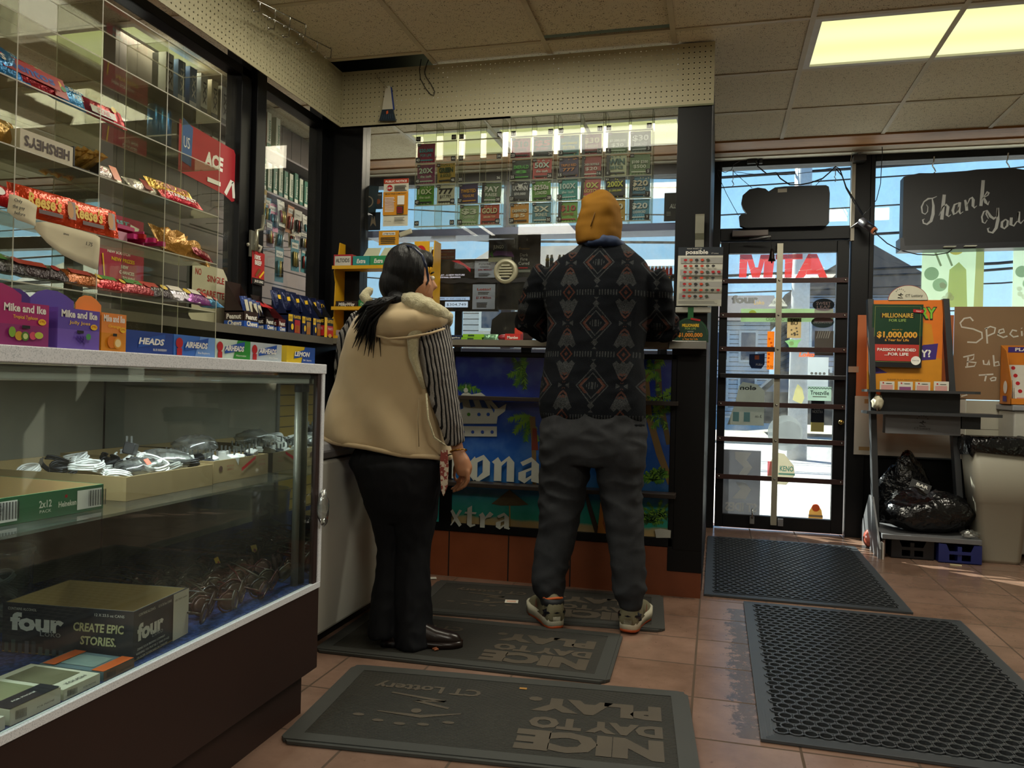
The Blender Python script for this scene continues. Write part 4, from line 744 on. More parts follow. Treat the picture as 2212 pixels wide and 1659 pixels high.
# ---------------------------------------------------------------- lottery ticket bins behind the front screen
ACR2 = GL('bin_acrylic', '#f2f3ee', .25, 1.49, .05, '#c9c6b8', dscale=5); TY = 4.03; tz0 = P(944, 491, y=TY)[2]; tp_ = .1150; tw = .1
units = [(900, 988), (992, 1086), (1103, 1196), (1205, 1302), (1307, 1408)]
TK = {(0, 1, 0): ('#8c1f3f', '$20,000', 'FOR LIFE', '#4fa0a8'), (0, 2, 0): ('#7a2f52', '20X', 'the cash', '#c9dcc0'), (0, 2, 1): ('#b0923a', 'GREEN', '& GOLD', '#2a4a1c'), (0, 3, 0): ('#5f9a2f', '10X', 'the cash', '#d5e0b0'), (0, 3, 1): ('#cfccae', '777', '$17,777', '#1c1c1c'),
      (1, 3, 0): ('#3a2a55', 'TWISTED', 'TREASURE', '#e0a02c'), (1, 3, 1): ('#5d7a52', 'PAY', 'RAISE', '#e8e8d8'), (1, 4, 0): ('#93b07c', '$3', 'CASHWORD', '#d8e0c0'), (1, 4, 1): ('#c4503a', 'GOLD', '$30,000 TOP', '#e8d8a0'),
      (2, 1, 0): ('#b23a4a', '$10', 'BONUS', '#2a1c1c'), (2, 1, 1): ('#2b3a34', '$5', 'MONEY', '#b03a3a'), (2, 2, 0): ('#1f2d1c', 'EMERALD', '8', '#5fc04a'), (2, 2, 1): ('#cb4843', '50X', 'the cash', '#d8ead8'), (2, 3, 0): ('#3c4347', 'UCONN', '$50,000!', '#e8e8e4'), (2, 3, 1): ('#5f9e2a', '$250s', 'LOADED', '#f0f0d8'), (2, 4, 0): ('#d9993a', 'CASHWORD', '$5', '#f0e8c8'), (2, 4, 1): ('#5d8f98', '5X', 'BONUS', '#e8e8d0'),
      (3, 1, 0): ('#3f8f8a', 'LAST CHANCE', 'EXTRA', '#c9d870'), (3, 1, 1): ('#9a3a3a', '$30', 'HIGH', '#e0c890'), (3, 2, 0): ('#3a2350', 'TRIPLE RED', '777', '#e08a3a'), (3, 2, 1): ('#a93a34', 'CASH ROYALE', '$20', '#f0e8d8'), (3, 3, 0): ('#3aa39c', '100X', 'the cash', '#d8f0e8'), (3, 3, 1): ('#cb605c', '10X', 'LOTO', '#e8e070'), (3, 4, 0): ('#7fb04a', '$10', 'CASHWORD', '#c04a3a'), (3, 4, 1): ('#9a8f6a', '$5', 'SPIN', '#e8e0c8'),
      (4, 1, 0): ('#5f7a4a', '$1,000,000', '$30', '#d8e8c8'), (4, 1, 1): ('#45584a', '$30', 'DIAMONDS', '#d8e0d8'), (4, 2, 0): ('#c9cfa6', 'WIN', 'BIG', '#2a6a62'), (4, 2, 1): ('#5f7d45', '$100 $200', '$500', '#e8f0d0'), (4, 3, 0): ('#2b2d2c', '200X', '$1,000,000!', '#e0e040'), (4, 3, 1): ('#3f7f9c', '$20', 'MEGA', '#e8e0c0'), (4, 4, 0): ('#c9a33a', '$20', 'GOLD', '#f0e8c0'), (4, 4, 1): ('#5aa0ba', '$20', 'CASHWORD', '#e8f0e8')}

def hue(c):
    r, g, b = [int(c[i:i + 2], 16) for i in (1, 3, 5)]; mx, mn = max(r, g, b), min(r, g, b)
    if mx - mn < 22: return 'dark grey' if mx < 80 else 'white' if mn > 190 else 'grey'
    if mn > 150: return 'cream' if r >= b else 'pale blue'
    if mx < 75: return 'dark green' if g == mx else 'dark'
    if r == mx: return 'yellow' if g > .68 * r and b < .75 * g else 'orange' if g > .5 * r and b < g else 'pink' if b > .55 * r and g < .6 * r else 'red'
    if g == mx: return 'green' if b < .85 * g else 'teal'
    return 'purple' if r > g else 'blue'
NB = [[(41, 42), (43, 44), (45, 46), (47, 48), (49, 50)], [(31, 32), (33, 34), (35, 36), (37, 38), (39, 40)], [(21, 22), (23, 24), (25, 26), (27, 28), (29, 30)], [(11, 12), (13, 14), (15, 16), (17, 18), (19, 20)], [(2, 1), (4, 3), (6, 5), (8, 7), (10, 9)]]
for u, (pa, pb) in enumerate(units):
    xa, xb = P(pa, 380, y=TY)[0], P(pb, 380, y=TY)[0]; cw = (xb - xa) / 2
    t = thing('ticket_dispenser', 'clear ten-bin ticket dispenser numbered %d to %d behind the front screen' % (min(NB[u][0] + NB[u][4]), max(NB[u][0] + NB[u][4])), 'ticket dispenser', ((xa + xb) / 2, TY, tz0), 'clear ticket dispensers')
    m = MB()
    for k in range(3): m.box(xa + k * cw - .0015, xa + k * cw + .0015, TY - .02, TY + .09, tz0, tz0 + 5 * tp_, ACR2, AED)
    m.build('upright', t); m = MB()
    for r in range(6): m.add([(xa, TY - .02, tz0 + r * tp_), (xb, TY - .02, tz0 + r * tp_), (xb, TY + .09, tz0 + r * tp_ + .03), (xa, TY + .09, tz0 + r * tp_ + .03)], [(0, 1, 2, 3)], ACR2); m.box(xa, xb, TY - .022, TY - .019, tz0 + r * tp_ - .002, tz0 + r * tp_ + .004, AED)
    m.build('bin_floor', t); MB().box(xa, xb, TY + .09, TY + .092, tz0, tz0 + 5 * tp_, ACR2).build('back_sheet', t)
    for r in range(5):
        for c in range(2):
            zb = tz0 + (4 - r) * tp_; xc = xa + c * cw
            n = NB[u][r][c]; nx = xc + .004 if c == 0 else xc + cw - .029; b = MB().box(nx, nx + .025, TY - .0265, TY - .0235, zb + .006, zb + .032, BKP); b.at((nx, TY - .027, zb + .006), X, Z).text(str(n), .0125, .006, .014, WHP, w=.008 if n < 10 else .018, bold=.02); b.build('number_plate', t)
            if (u, r, c) not in TK: continue
            cc, a, b2, tc = TK[(u, r, c)]; w, h = cw * .86, tp_ * .93; ox = R.uniform(-.003, .003) + (cw - w) / 2; ph = R.random()
            b = MB().base((xc + ox + w / 2, TY - .012, zb + .005), 0, -.03, R.uniform(-.03, .03)).box(-w / 2, w / 2, 0, .002, 0, h, K(cc, .4)); b.at((-w / 2, -.0006, 0), X, Z); mt = K(tc, .4); dk = K('#1d1d1f', .4)
            if ph < .5:
                for k in range(6): b.poly([(w * k / 6, 0), (w * (k + .45) / 6, 0), (w * .5, h * .5)], K('#%02x%02x%02x' % tuple(min(255, int(int(cc[i:i + 2], 16) * 1.2) + 12) for i in (1, 3, 5)), .4))
            else:
                for k in range(10): b.disc(w * R.random() * .9 + w * .05, h * R.choice([.07, .12, .9, .93]), .0028, mt)
            L1 = min(.028, w * 1.25 / len(a)); b.text(a, w / 2 + .001, h * .555 - .001, L1, dk, w=w * .8, bold=.03); b.text(a, w / 2, h * .555, L1, mt, w=w * .8, bold=.03); b.text(b2, w / 2, h * .32, min(.017, w / len(b2) * 1.1), mt, w=w * .62, bold=.02)
            b.rect(0, h * .86, w * .2, h, dk); b.text('$%d' % R.choice([1, 2, 5, 10, 20, 30]), w * .1, h * .89, .007, WHP, w=w * .13); b.rect(w * .1, h * .1, w * .9, h * .16, mt if ph < .5 else dk)
            if (u, r, c) in ((1, 3, 1), (3, 1, 1), (3, 2, 1), (4, 2, 0), (3, 4, 0), (4, 4, 1), (4, 3, 1), (3, 3, 1)): b.rect(0, 0, w * .15, h, dk)
            if (u, r, c) == (2, 3, 0): b.poly([(w * .4, h * .72), (w * .36, h * .9), (w * .44, h * .84), (w * .56, h * .84), (w * .64, h * .9), (w * .6, h * .72), (w * .5, h * .62)], WHP)
            tag(b.build('lottery_ticket'), '%s scratch ticket with %s lettering, beside plate number %d' % (hue(cc), hue(tc), n), 'lottery ticket', 'scratch tickets in the clear bins')
za = P(1100, 508, y=4.0)[2]; zb = P(1100, 493, y=4.0)[2]
tag(MB().box(-1.88, -.215, 3.975, 4.14, za, za + .006, K('#7f86a6', .25, .7)).box(-1.88, -.215, 3.972, 3.977, za, zb, K('#8f97bd', .25, .6)).build('ticket_shelf'), 'silvery blue shelf carrying the ticket dispensers', 'shelf')
# ---------------------------------------------------------------- sheets on the front screen
def sheet(name, lb, cat, px0, py0, px1, py1, yy, base, pr=None, th=.0008, tilt=0., grp=None):
    p0 = P(px0, py1, y=yy); p1 = P(px1, py0, y=yy); w, h = p1[0] - p0[0], p1[2] - p0[2]
    b = MB().base((p0[0] + w / 2, yy, p0[2]), 0, 0, tilt).box(-w / 2, w / 2, 0, th, 0, h, K(base, .6)); b.at((-w / 2, -.0004, 0), X, Z)
    if pr: pr(b, w, h)
    return tag(b.build(name), lb, cat, grp)
ink = K('#2b2b2b', .6); OR = K('#d9921f', .5); RD2 = K('#b03a1c', .5)
def lines(b, x0, x1, y0, y1, n, m, hh=None, jit=.15):
    s = (y1 - y0) / n; hh = hh or s * .45
    for k in range(n): b.rect(x0, y0 + k * s, x1 - (x1 - x0) * R.random() * jit, y0 + k * s + hh, m)
def pubn(b, w, h):
    b.rect(0, h * .9, w, h, RD2); b.text('PUBLIC NOTICE', w / 2, h * .925, h * .045, WHP, w=w * .86, bold=.03); b.disc(w * .25, h * .81, w * .12, REDP, n=8); b.text('18+', w * .25, h * .785, h * .045, WHP, w=w * .18, bold=.03); lines(b, w * .44, w * .94, h * .74, h * .87, 5, ink)
    b.rect(0, h * .23, w, h * .72, OR); b.text('180 DAY PRIZE CLAIM POLICY', w / 2, h * .665, h * .028, ink, w=w * .84, bold=.03); lines(b, w * .08, w * .5, h * .3, h * .62, 11, WHP); b.rect(w * .6, h * .44, w * .88, h * .63, WHP); b.rect(w * .58, h * .25, w * .86, h * .41, ink); lines(b, w * .6, w * .84, h * .27, h * .4, 4, REDP); b.text('CT Lottery', w * .24, h * .08, h * .026, ink, w=w * .28); lines(b, w * .5, w * .92, h * .09, h * .18, 4, ink)
sheet('notice_poster', 'PUBLIC NOTICE sheet with red 18+ octagon on the front screen', 'poster', 827, 385, 883, 489, 3.935, '#dad7c4', pubn)
sheet('notice_card', 'small orange LOTTERY PLAYERS card under the public notice', 'poster', 818, 498, 862, 530, 3.935, '#d9981f', lambda b, w, h: (b.rect(w * .18, h * .7, w * .82, h * .9, WHP), b.text('LOTTERY PLAYERS', w / 2, h * .74, h * .1, ink, w=w * .56, bold=.03), lines(b, w * .1, w * .9, h * .12, h * .6, 4, ink)))
sheet('coupon_strip', 'dark teal curling strip with round fish emblem inside the front screen', 'card', 772, 400, 812, 465, 3.99, '#1d3f4f', lambda b, w, h: (b.disc(w * .5, h * .45, w * .3, K('#b9a994', .5)), b.disc(w * .5, h * .45, w * .24, K('#24303a', .5))), tilt=.12)
sheet('fish_card', 'dark blue card with pale animal picture below the teal strip', 'card', 790, 458, 822, 498, 3.99, '#16283c', lambda b, w, h: (b.poly([(w * .3, h * .2), (w * .42, h * .8), (w * .5, h * .55), (w * .6, h * .8), (w * .72, h * .2), (w * .5, h * .4)], K('#a7937c', .5)),))
sheet('crab_card', 'card with orange crab picture behind the teal strip', 'card', 808, 415, 826, 452, 4.0, '#3a4450', lambda b, w, h: (b.disc(w * .5, h * .45, w * .3, K('#c9602c', .5)), b.text('ROPEN', w / 2, h * .8, h * .08, WHP, w=w * .8)))
b = MB(); q = P(878, 502, y=3.925); b.base(q, 0, 0, -.3).box(-.045, .03, 0, .012, -.014, .014, K('#b9b49e', .4)).at((.03, .0, 0), X, NY); tag(b.build('adhesive_hook', bevel=.005), 'cream plastic sucker mount stuck beside the orange card', 'hook')
# speaker grille in the glass
q = P(1091, 585, y=3.93); sp = thing('speak_through_grille', 'round cream speak-through grille set in the front screen', 'grille', (q[0], 3.93, q[2])); b = MB(); SPM = K('#a9a68e', .4, .2)
b.rot((q[0], 3.955, q[2]), PI / 2).lathe([(.036, .006), (.040, .012), (.044, .012), (.047, .020), (.052, .022), (.056, .018), (.063, .018), (.0655, .01), (.0655, .0)], SPM, 40); b.build('ring', sp)
b = MB()
for k in range(-2, 3): c = .0145 * k; hw = math.sqrt(max(0, .037 ** 2 - c * c)); b.box(q[0] - hw, q[0] + hw, 3.936, 3.948, q[2] + c - .0045, q[2] + c + .0045, SPM)
b.build('louvre', sp, bevel=.002); MB().rot((q[0], 3.954, q[2]), PI / 2).lathe([(.001, 0), (.04, 0), (.04, .002), (.001, .002)], BKP, 24).build('backing', sp)
# wavy dark seam of the sliding pane
zs = P(1050, 606, y=3.942)[2]; b = MB().at((-1.45, 3.941, zs), X, Z); n = 40; b.stroke([(1.2 * k / n, .004 * math.sin(k * 1.7)) for k in range(n + 1)], [.016 + .010 * abs(math.sin(k * .9)) for k in range(n + 1)], BKP, 0)
tag(b.build('screen_seam', solid=.002), 'wavy black seam strip across the front screen beside the grille', 'seam strip')
# ---------------------------------------------------------------- behind the front screen
def mon(name, lb, px0, py0, px1, py1, yy, pr, bc='#101013'):
    p0, p1 = P(px0, py1, y=yy), P(px1, py0, y=yy); w, h = p1[0] - p0[0], p1[2] - p0[2]; t = thing(name, lb, 'screen', ((p0[0] + p1[0]) / 2, yy, p0[2])); MB().box(p0[0], p1[0], yy, yy + .03, p0[2], p1[2], K(bc, .3)).build('housing', t, bevel=.003)
    b = MB().box(p0[0] + .008, p1[0] - .008, yy - .002, yy - .0005, p0[2] + .01, p1[2] - .008, K('#15161a', .12)); b.at((p0[0], yy - .0025, p0[2]), X, Z); pr(b, w, h); b.build('display', t)
    MB().box((p0[0] + p1[0]) / 2 - .02, (p0[0] + p1[0]) / 2 + .02, yy + .03, yy + .05, 1.02, p0[2] + .1, BLK2).build('stand', t); return t
def tv1(b, w, h):
    wt = EM('#e8dfe6', .8); b.text('ADD DOUBLE PLAY - A NEW FEATURE', w * .33, h * .68, h * .028, wt, w=w * .52, bold=.02); b.text('FOR AN ADDITIONAL DRAWING', w * .33, h * .635, h * .028, wt, w=w * .42, bold=.02); b.text('TO WIN UP TO', w * .33, h * .59, h * .028, wt, w=w * .2, bold=.02)
    b.poly([(w * .42, h * .97), (w * .52, h * .97), (w * .66, h * .74), (w * .66, h * .82)], EM('#b3202c', .5)); b.rect(w * .02, h * .21, w * .66, h * .27, EM('#a9c0dc', .7)); b.text('Gambling. Call (888) or visit ccpg.org', w * .33, h * .225, h * .03, ink, w=w * .56); b.rect(w * .02, h * .05, w * .16, h * .2, EM('#5a3f9a', .4)); b.rect(w * .04, h * .09, w * .12, h * .17, EM('#d8e0f0', .7)); b.rect(w * .36, h * .07, w * .64, h * .18, EM('#c8d8e8', .7)); b.text('$304,749', w * .5, h * .1, h * .05, ink, w=w * .24)
mon('lottery_screen', 'black lottery display with double play message behind the front screen', 900, 558, 1078, 672, 4.16, tv1)
def papr(ti, big, c):
    def f(b, w, h): b.text(ti, w / 2, h * .76, h * .09, K(c, .5), w=w * .6, bold=.03); lines(b, w * .25, w * .75, h * .6, h * .72, 2, ink); b.text(big, w / 2, h * .42, h * .1, K('#a8303a', .5), w=w * .66, bold=.02); lines(b, w * .2, w * .8, h * .08, h * .3, 4, ink, jit=.3)
    return f
sheet('jackpot_sheet', 'white sheet reading 46 million on the dark display', 'sheet', 1025, 563, 1070, 600, 4.14, '#c3cde6', papr('POWER', '$46 Million', '#22222a'))
sheet('jackpot_sheet', 'white sheet reading 1.4 million under the other sheet', 'sheet', 1020, 614, 1070, 668, 4.14, '#c3cde6', papr('Lotto!', '$1.4 Million', '#c22f20'))
sheet('price_placard', 'rounded red placard about scratcher tickets above the lottery display', 'card', 930, 538, 984, 562, 4.2, '#a83a30', lambda b, w, h: (b.text('NEW SCRATCH TICKETS!', w * .55, h * .7, h * .13, WHP, w=w * .8), b.text('NEW PRIZES!', w * .4, h * .45, h * .14, YELP, w=w * .5), b.text('NEW CHANCES TO WIN!', w * .55, h * .2, h * .13, WHP, w=w * .8)))
sheet('tobacco_pouch', 'black pouch with purple and green leaf picture beside the grille', 'pouch', 1055, 517, 1112, 566, 4.10, '#15171a', lambda b, w, h: (b.text('JUNGO', w * .38, h * .6, h * .16, K('#d8dccc', .5), w=w * .4, bold=.02), b.poly([(0, h * .25), (w * .3, h * .5), (w * .9, h * .45), (w, h * .2), (w * .5, h * .3)], K('#6a3a7a', .5)), b.poly([(0, h * .35), (w * .15, h * .5), (w * .2, h * .2)], G1), b.rect(0, 0, w * .9, h * .2, K('#a9a88c', .5))), th=.006)
sheet('tobacco_pouch', 'tall black pouch lettered dark fire cured, right of the grille', 'pouch', 1108, 513, 1168, 605, 4.12, '#121214', lambda b, w, h: (b.disc(w * .5, h * .95, .004, WHP), b.text('Fronto', w * .4, h * .72, h * .06, K('#c9a23a', .5), w=w * .4, shear=.2), b.text('Dark', w * .4, h * .56, h * .075, WHP, w=w * .3), b.text('Fire', w * .4, h * .46, h * .075, WHP, w=w * .26), b.text('Cured', w * .4, h * .36, h * .075, WHP, w=w * .4), b.rect(w * .2, h * .27, w * .55, h * .3, REDP), b.rect(w * .1, h * .18, w * .65, h * .24, K('#8a8f86', .5))), th=.006)
p0, p1 = P(1072, 668, y=4.3), P(1200, 606, y=4.3); tag(MB().box(p0[0], p1[0], 4.3, 4.34, p0[2], p1[2], K('#17181b', .35)).box((p0[0] + p1[0]) / 2 - .03, (p0[0] + p1[0]) / 2 + .03, 4.34, 4.37, 1.02, p1[2], BLK2).build('till_screen', bevel=.004), 'back of a large black till screen behind the man', 'screen')
p0, p1 = P(1058, 730, y=4.15), P(1150, 670, y=4.15); tag(MB().at((p0[0], 4.15, p0[2]), X, Z).slab([(0, 0), (p1[0] - p0[0], 0), (p1[0] - p0[0], .15), (.06, .14), (.01, .10)], -.04, .0, K('#1d1d20', .5)).build('chair_back', bevel=.006), 'dark grey swivel chair back seen low through the screen', 'chair')
for k, (px, c1, c2) in enumerate([(1182, '#d8c22a', '#1c2a2a'), (1191, '#2f7f9c', '#16222c'), (1208, '#d8c22a', '#1a1c20'), (1217, '#c9b82a', '#222428')]):
    q = P(px, 588, y=4.22); b = MB().base((q[0], 4.22, q[2])); b.lathe([(.001, 0), (.011, 0), (.011, .02)], K(c1, .3), 14).lathe([(.011, .02), (.011, .06)], K(c2, .3), 14).lathe([(.011, .06), (.011, .075)], K(c1, .3), 14).lathe([(.011, .075), (.008, .08), (.008, .095), (.001, .095)], K('#c9ccc8', .3), 14)
    tag(b.build('spray_can'), ['yellow and black spray can, leftmost by the tall pouch', 'blue capped spray can beside the leftmost one', 'yellow spray can next to the man, left of the last', 'dark yellow-topped can nearest the man'][k], 'can', 'little spray cans')
q = P(1180, 592, y=4.22); tag(MB().box(q[0] - .01, q[0] + .13, 4.2, 4.25, q[2] - .03, P(1180, 588, y=4.22)[2], BLK2).box(q[0] + .04, q[0] + .06, 4.21, 4.24, 1.02, q[2] - .03, BLK2).build('can_stand'), 'little black stand carrying the spray cans', 'stand')
for k in range(8):
    px = 1393 + 8 * k; q = P(px, 588, y=4.12); c = '#b3201c' if k > 2 else '#2a2d2f'; b = MB().base((q[0], 4.12, q[2] - .02)); b.box(-.008, .008, -.005, .005, 0, .04, K(c, .3)).box(-.007, .007, -.004, .004, .04, .052, CHROME); tag(b.build('lighter', bevel=.002), '%s lighter standing in the row right of the man' % ('red' if k > 2 else 'dark'), 'lighter', '%s lighters in the row' % ('red' if k > 2 else 'dark'))
sheet('lighter_card', 'red display card under the row of lighters right of the man', 'card', 1388, 585, 1438, 612, 4.08, '#b5202a', lambda b, w, h: (lines(b, w * .3, w * .8, h * .3, h * .8, 4, WHP)), th=.004)
tag(MB().box(-.385, -.22, 4.1, 4.14, P(1400, 590, y=4.12)[2] - .03, P(1400, 588, y=4.12)[2] - .02, BLK2).box(-.30, -.27, 4.11, 4.13, 1.02, P(1400, 590, y=4.12)[2] - .03, BLK2).build('lighter_stand'), 'thin dark stand under the row of lighters', 'stand')
p0, p1 = P(1418, 672, y=4.05), P(1448, 598, y=4.05); t = tag(MB().box(p0[0], p1[0], 4.05, 4.1, p0[2], p1[2], K('#d8962a', .4)).box(p0[0] - .004, p1[0] + .006, 4.055, 4.11, p0[2] - .02, p1[2] + .006, K('#1f2024', .4)).box(p0[0] + .02, p1[0] - .01, 4.07, 4.09, 1.02, p0[2] - .02, BLK2).box(p0[0] + .004, p0[0] + .014, 4.045, 4.05, p0[2] + .06, p1[2] - .03, K('#c9c4b4', .4)).build('ticket_scanner', bevel=.004), 'yellow and black ticket checker at the right end of the screen', 'scanner')
sheet('hanging_bag', 'dark pouch with white script hanging at the right end of the screen', 'pouch', 1434, 416, 1462, 478, 3.958, '#23262a', lambda b, w, h: (b.text('ALL', w * .7, h * .45, h * .16, WHP, w=w * .5, shear=.3), lines(b, w * .2, w * .6, h * .2, h * .35, 3, K('#8a8a88', .5))), th=.005)
for k in range(1): tag(MB().box(-1.9, -.2, 4.02, 4.75, .95, 1.02, K('#55504a', .5)).box(-1.9, -.2, 4.4, 4.7, 0, .95, BLK2).build('till_counter'), 'low worktop inside the booth behind the front screen', 'counter')
# things on the ledge right of the woman
LZ = 1.2145
def ibox(name, lb, cat, x0, x1, y0, y1, z, h, c, pr=None, grp=None):
    b = MB().box(x0, x1, y0, y1, z, z + h, K(c, .4)); b.face(x0, x1, y0, y1, z, z + h, '-y')
    if pr: pr(b, x1 - x0, h)
    return tag(b.build(name), lb, cat, grp)
xx = lambda px: P(px, 725, y=3.8)[0]
ibox('gum_pack', 'dark blue sugarfree pack on the ledge next to the woman', 'candy', xx(968), xx(998), 3.80, 3.84, LZ, .028, '#16284a', lambda b, w, h: b.text('sugarfree', w / 2, h * .4, h * .3, WHP, w=w * .7))
ibox('candy_pack', 'lime green candy pack, lower of the two on the ledge', 'candy', xx(998), xx(1042), 3.79, 3.83, LZ, .016, '#7fb82a', lambda b, w, h: b.rect(w * .3, h * .3, w * .6, h * .8, K('#2a4a1c', .4)))
ibox('candy_pack', 'lime green candy pack lying on top of the other one', 'candy', xx(1001), xx(1046), 3.79, 3.83, LZ + .0165, .016, '#86c02c', lambda b, w, h: b.rect(w * .25, h * .3, w * .55, h * .8, K('#2a4a1c', .4)))
bag('plastic_wrap', 'crumpled clear green-tinted wrapper on the ledge', 'wrapper', (xx(1055), 3.81, LZ + .018), X, V((0, .4, 1)), .07, .035, .02, '#6f9a7a', None, None, wr=.6)
tag(MB().base((xx(1083), 3.84, LZ)).blob((0, 0, .018), .03, .025, .018, K('#8a1f2c', .4)).build('fruit_snack'), 'round dark red pack in the middle of the ledge', 'candy')
ibox('candy_bag', 'bright red candy bag on the ledge against the man', 'candy', xx(1092), xx(1125), 3.79, 3.84, LZ, .036, '#c22a26', lambda b, w, h: b.text('Mambo', w / 2, h * .3, h * .4, WHP, w=w * .7, bold=.02))
ibox('candy_box', 'small red and green box standing behind the red candy bag', 'candy', xx(1105), xx(1122), 3.86, 3.88, LZ, .07, '#c9402c', lambda b, w, h: (b.rect(0, 0, w * .5, h * .5, K('#8fae2a', .4)),))
# ---------------------------------------------------------------- yellow candy stand at the corner
YM = K('#d9a51c', .4); ys = thing('candy_stand', 'yellow metal counter candy stand in the booth corner behind the woman', 'candy stand', (-1.7, 3.85, LZ)); sx0, sx1 = -1.975, -1.435
def sidep(x, nm):
    b = MB().at((x, 3.93, LZ), NY, Z); b.slab([(0, 0), (.19, 0), (.19, .08), (.14, .12), (.13, .3), (.15, .36), (.11, .42), (.09, .52), (.0, .52)], -.003, .003, YM); b.build(nm, ys)
sidep(sx0, 'side_panel'); sidep(sx1, 'side_panel'); MB().box(sx0, sx0 + .075, 3.925, 3.93, LZ, LZ + .5, YM).build('back_flange', ys)
zsh = [LZ + .012, P(780, 666, y=3.80)[2], P(780, 578, y=3.80)[2]]
for z in zsh: MB().box(sx0, sx1, 3.76, 3.93, z - .004, z, YM).box(sx0, sx1, 3.757, 3.76, z - .012, z + .006, YM).build('shelf', ys)
p0 = P(905, 640, y=3.76); p1 = P(936, 530, y=3.76)
b = MB().box(-1.51, -1.43, 3.748, 3.756, LZ, 1.715, YM); b.at((-1.51, 3.7475, LZ), X, Z); b.disc(.035, .44, .03, REDP, ry=.04); b.text('m', .035, .425, .034, WHP, bold=.04); b.poly([(.01, .02), (.06, .12), (.075, .05)], K('#8a6a2a', .5)); b.build('header_sign', ys)
zt_ = zsh[2]
b = MB().box(-1.97, -1.865, 3.765, 3.86, zt_, zt_ + .065, K('#a8252c', .4)); b.face(-1.97, -1.865, 3.765, 3.86, zt_, zt_ + .065, '-y').rect(.006, .006, .099, .056, K('#c9c6bb', .4)); b.text('ALTOIDS', .052, .024, .02, ink, w=.078, bold=.02); tag(b.build('mint_tin'), 'red and white mint tin box on the yellow stand top shelf', 'candy box')
for k in range(4):
    x = -1.86 + .098 * k; c = ['#2a8f8a', '#2f8f5a', '#2f7f9c', '#2f8f5a'][k]
    b = MB().box(x, x + .094, 3.765, 3.86, zt_, zt_ + .055, K(c, .4)); b.add([(x, 3.86, zt_ + .05), (x + .094, 3.86, zt_ + .05), (x + .1, 3.90, zt_ + .12), (x + .02, 3.90, zt_ + .12)], [(0, 1, 2, 3)], K('#c9ccb0', .5)); b.face(x, x + .094, 3.765, 3.86, zt_, zt_ + .055, '-y'); b.text('Extra', .047, .018, .022, WHP, w=.05, bold=.03, shear=.2)
    tag(b.build('gum_box'), ['teal gum box beside the mint tin', 'green gum box, second from the mint tin', 'blue gum box just left of her head', 'green gum box mostly hidden by her head'][k], 'gum box', 'gum boxes on the yellow stand')
zt_ = zsh[1]
ibox('candy_bar', 'brown wrapped bars on the middle shelf of the yellow stand', 'candy', -1.955, -1.83, 3.77, 3.85, zt_, .035, '#2a1c16', lambda b, w, h: b.text('MilkyWay', w / 2, h * .3, h * .5, WHP, w=w * .75, bold=.02, shear=.15))
ibox('gum_pack', 'green gum packs on the middle shelf of the yellow stand', 'candy', -1.825, -1.72, 3.77, 3.85, zt_, .04, '#1f7a3f', lambda b, w, h: b.text('Doublemint', w / 2, h * .3, h * .35, WHP, w=w * .75))
ibox('candy_bar', 'dark wrapped bars beside the green gum, behind her ponytail', 'candy', -1.715, -1.6, 3.77, 3.85, zt_, .045, '#4a4a52')
ibox('candy_bar', 'red and silver nougat bars on the bottom shelf of the yellow stand', 'candy', -1.95, -1.82, 3.77, 3.85, zsh[0], .035, '#a39a9c', lambda b, w, h: b.text('3 Musketeers', w / 2, h * .3, h * .4, REDP, w=w * .8))
# ---------------------------------------------------------------- boxes on the left ledge
def ledgebox(lb, y0, y1, x1, h, c, pr, depth=.09, back=None, name='snack_box', cut=True, grp=None):
    x0 = x1 - depth; m = MB(); b = K(c, .45); bk = back or .07
    m.box(x0, x1, y0, y0 + .002, LZ, LZ + h * .55, b).box(x0, x1, y1 - .002, y1, LZ, LZ + h * .55, b).box(x0, x0 + .002, y0, y1, LZ, LZ + h + bk, b).box(x1 - .002, x1, y0, y1, LZ, LZ + h * .55, b).box(x0, x1, y0, y1, LZ, LZ + .002, b)
    for yy in (y0, y1 - .002): m.add([(x0, yy, LZ + h * .5), (x1, yy, LZ + h * .5), (x0, yy, LZ + h + bk)], [(0, 1, 2)], b)
    m.face(x0, x1, y0, y1, LZ, LZ + h * .55, '-y'); pr(m, depth, h * .55, 0); m.face(x0, x1, y0, y1, LZ, LZ + h * .55, '+x'); pr(m, y1 - y0, h * .55, 1)
    return tag(m.build(name), lb, 'snack box', grp)
def pch(m, w, h, k): m.rect(0, 0, w, h * .4, BLUP); m.text('Peanut', w * .5, h * .52, h * .3, WHP, w=w * .75, bold=.04); m.text('Chews', w * .55, h * .12, h * .3, WHP, w=w * .72, bold=.04)
yl = lambda px: P(px, 700, x=-1.965)[1]
def plt(c):
    def f(m, w, h, k):
        if k == 0: return
        m.rect(w * .02, h * .62, w * .34, h * .97, YELP); m.text('2/$3', w * .17, h * .74, h * .13, ink, w=w * .24); m.text('PLANTERS', w * .68, h * .8, h * .15, YELP, w=w * .56, bold=.03); m.rect(w * .48, h * .05, w * .9, h * .72, K(c, .4)); m.disc(w * .3, h * .35, w * .1, YELP, ry=h * .16)
        for q in range(4): m.stroke([(w * (.54 + .08 * q), h * .08), (w * (.56 + .08 * q), h * .45)], .006, K('#b3702a', .5))
    return f
ledgebox('brown and blue peanut chew box at the near end of the row on the ledge', yl(526), yl(558), -1.965, .13, '#2c1a17', pch, .095, grp='peanut chew boxes')
ledgebox('peanut chew box with open red flap, second on the ledge', yl(573), yl(592), -1.965, .11, '#241818', pch, .08, .05, grp='peanut chew boxes')
ledgebox('small red-edged peanut chew box, last before the peanut boxes', yl(601), yl(617), -1.965, .11, '#5a1a1e', pch, .08, .02, grp='peanut chew boxes')
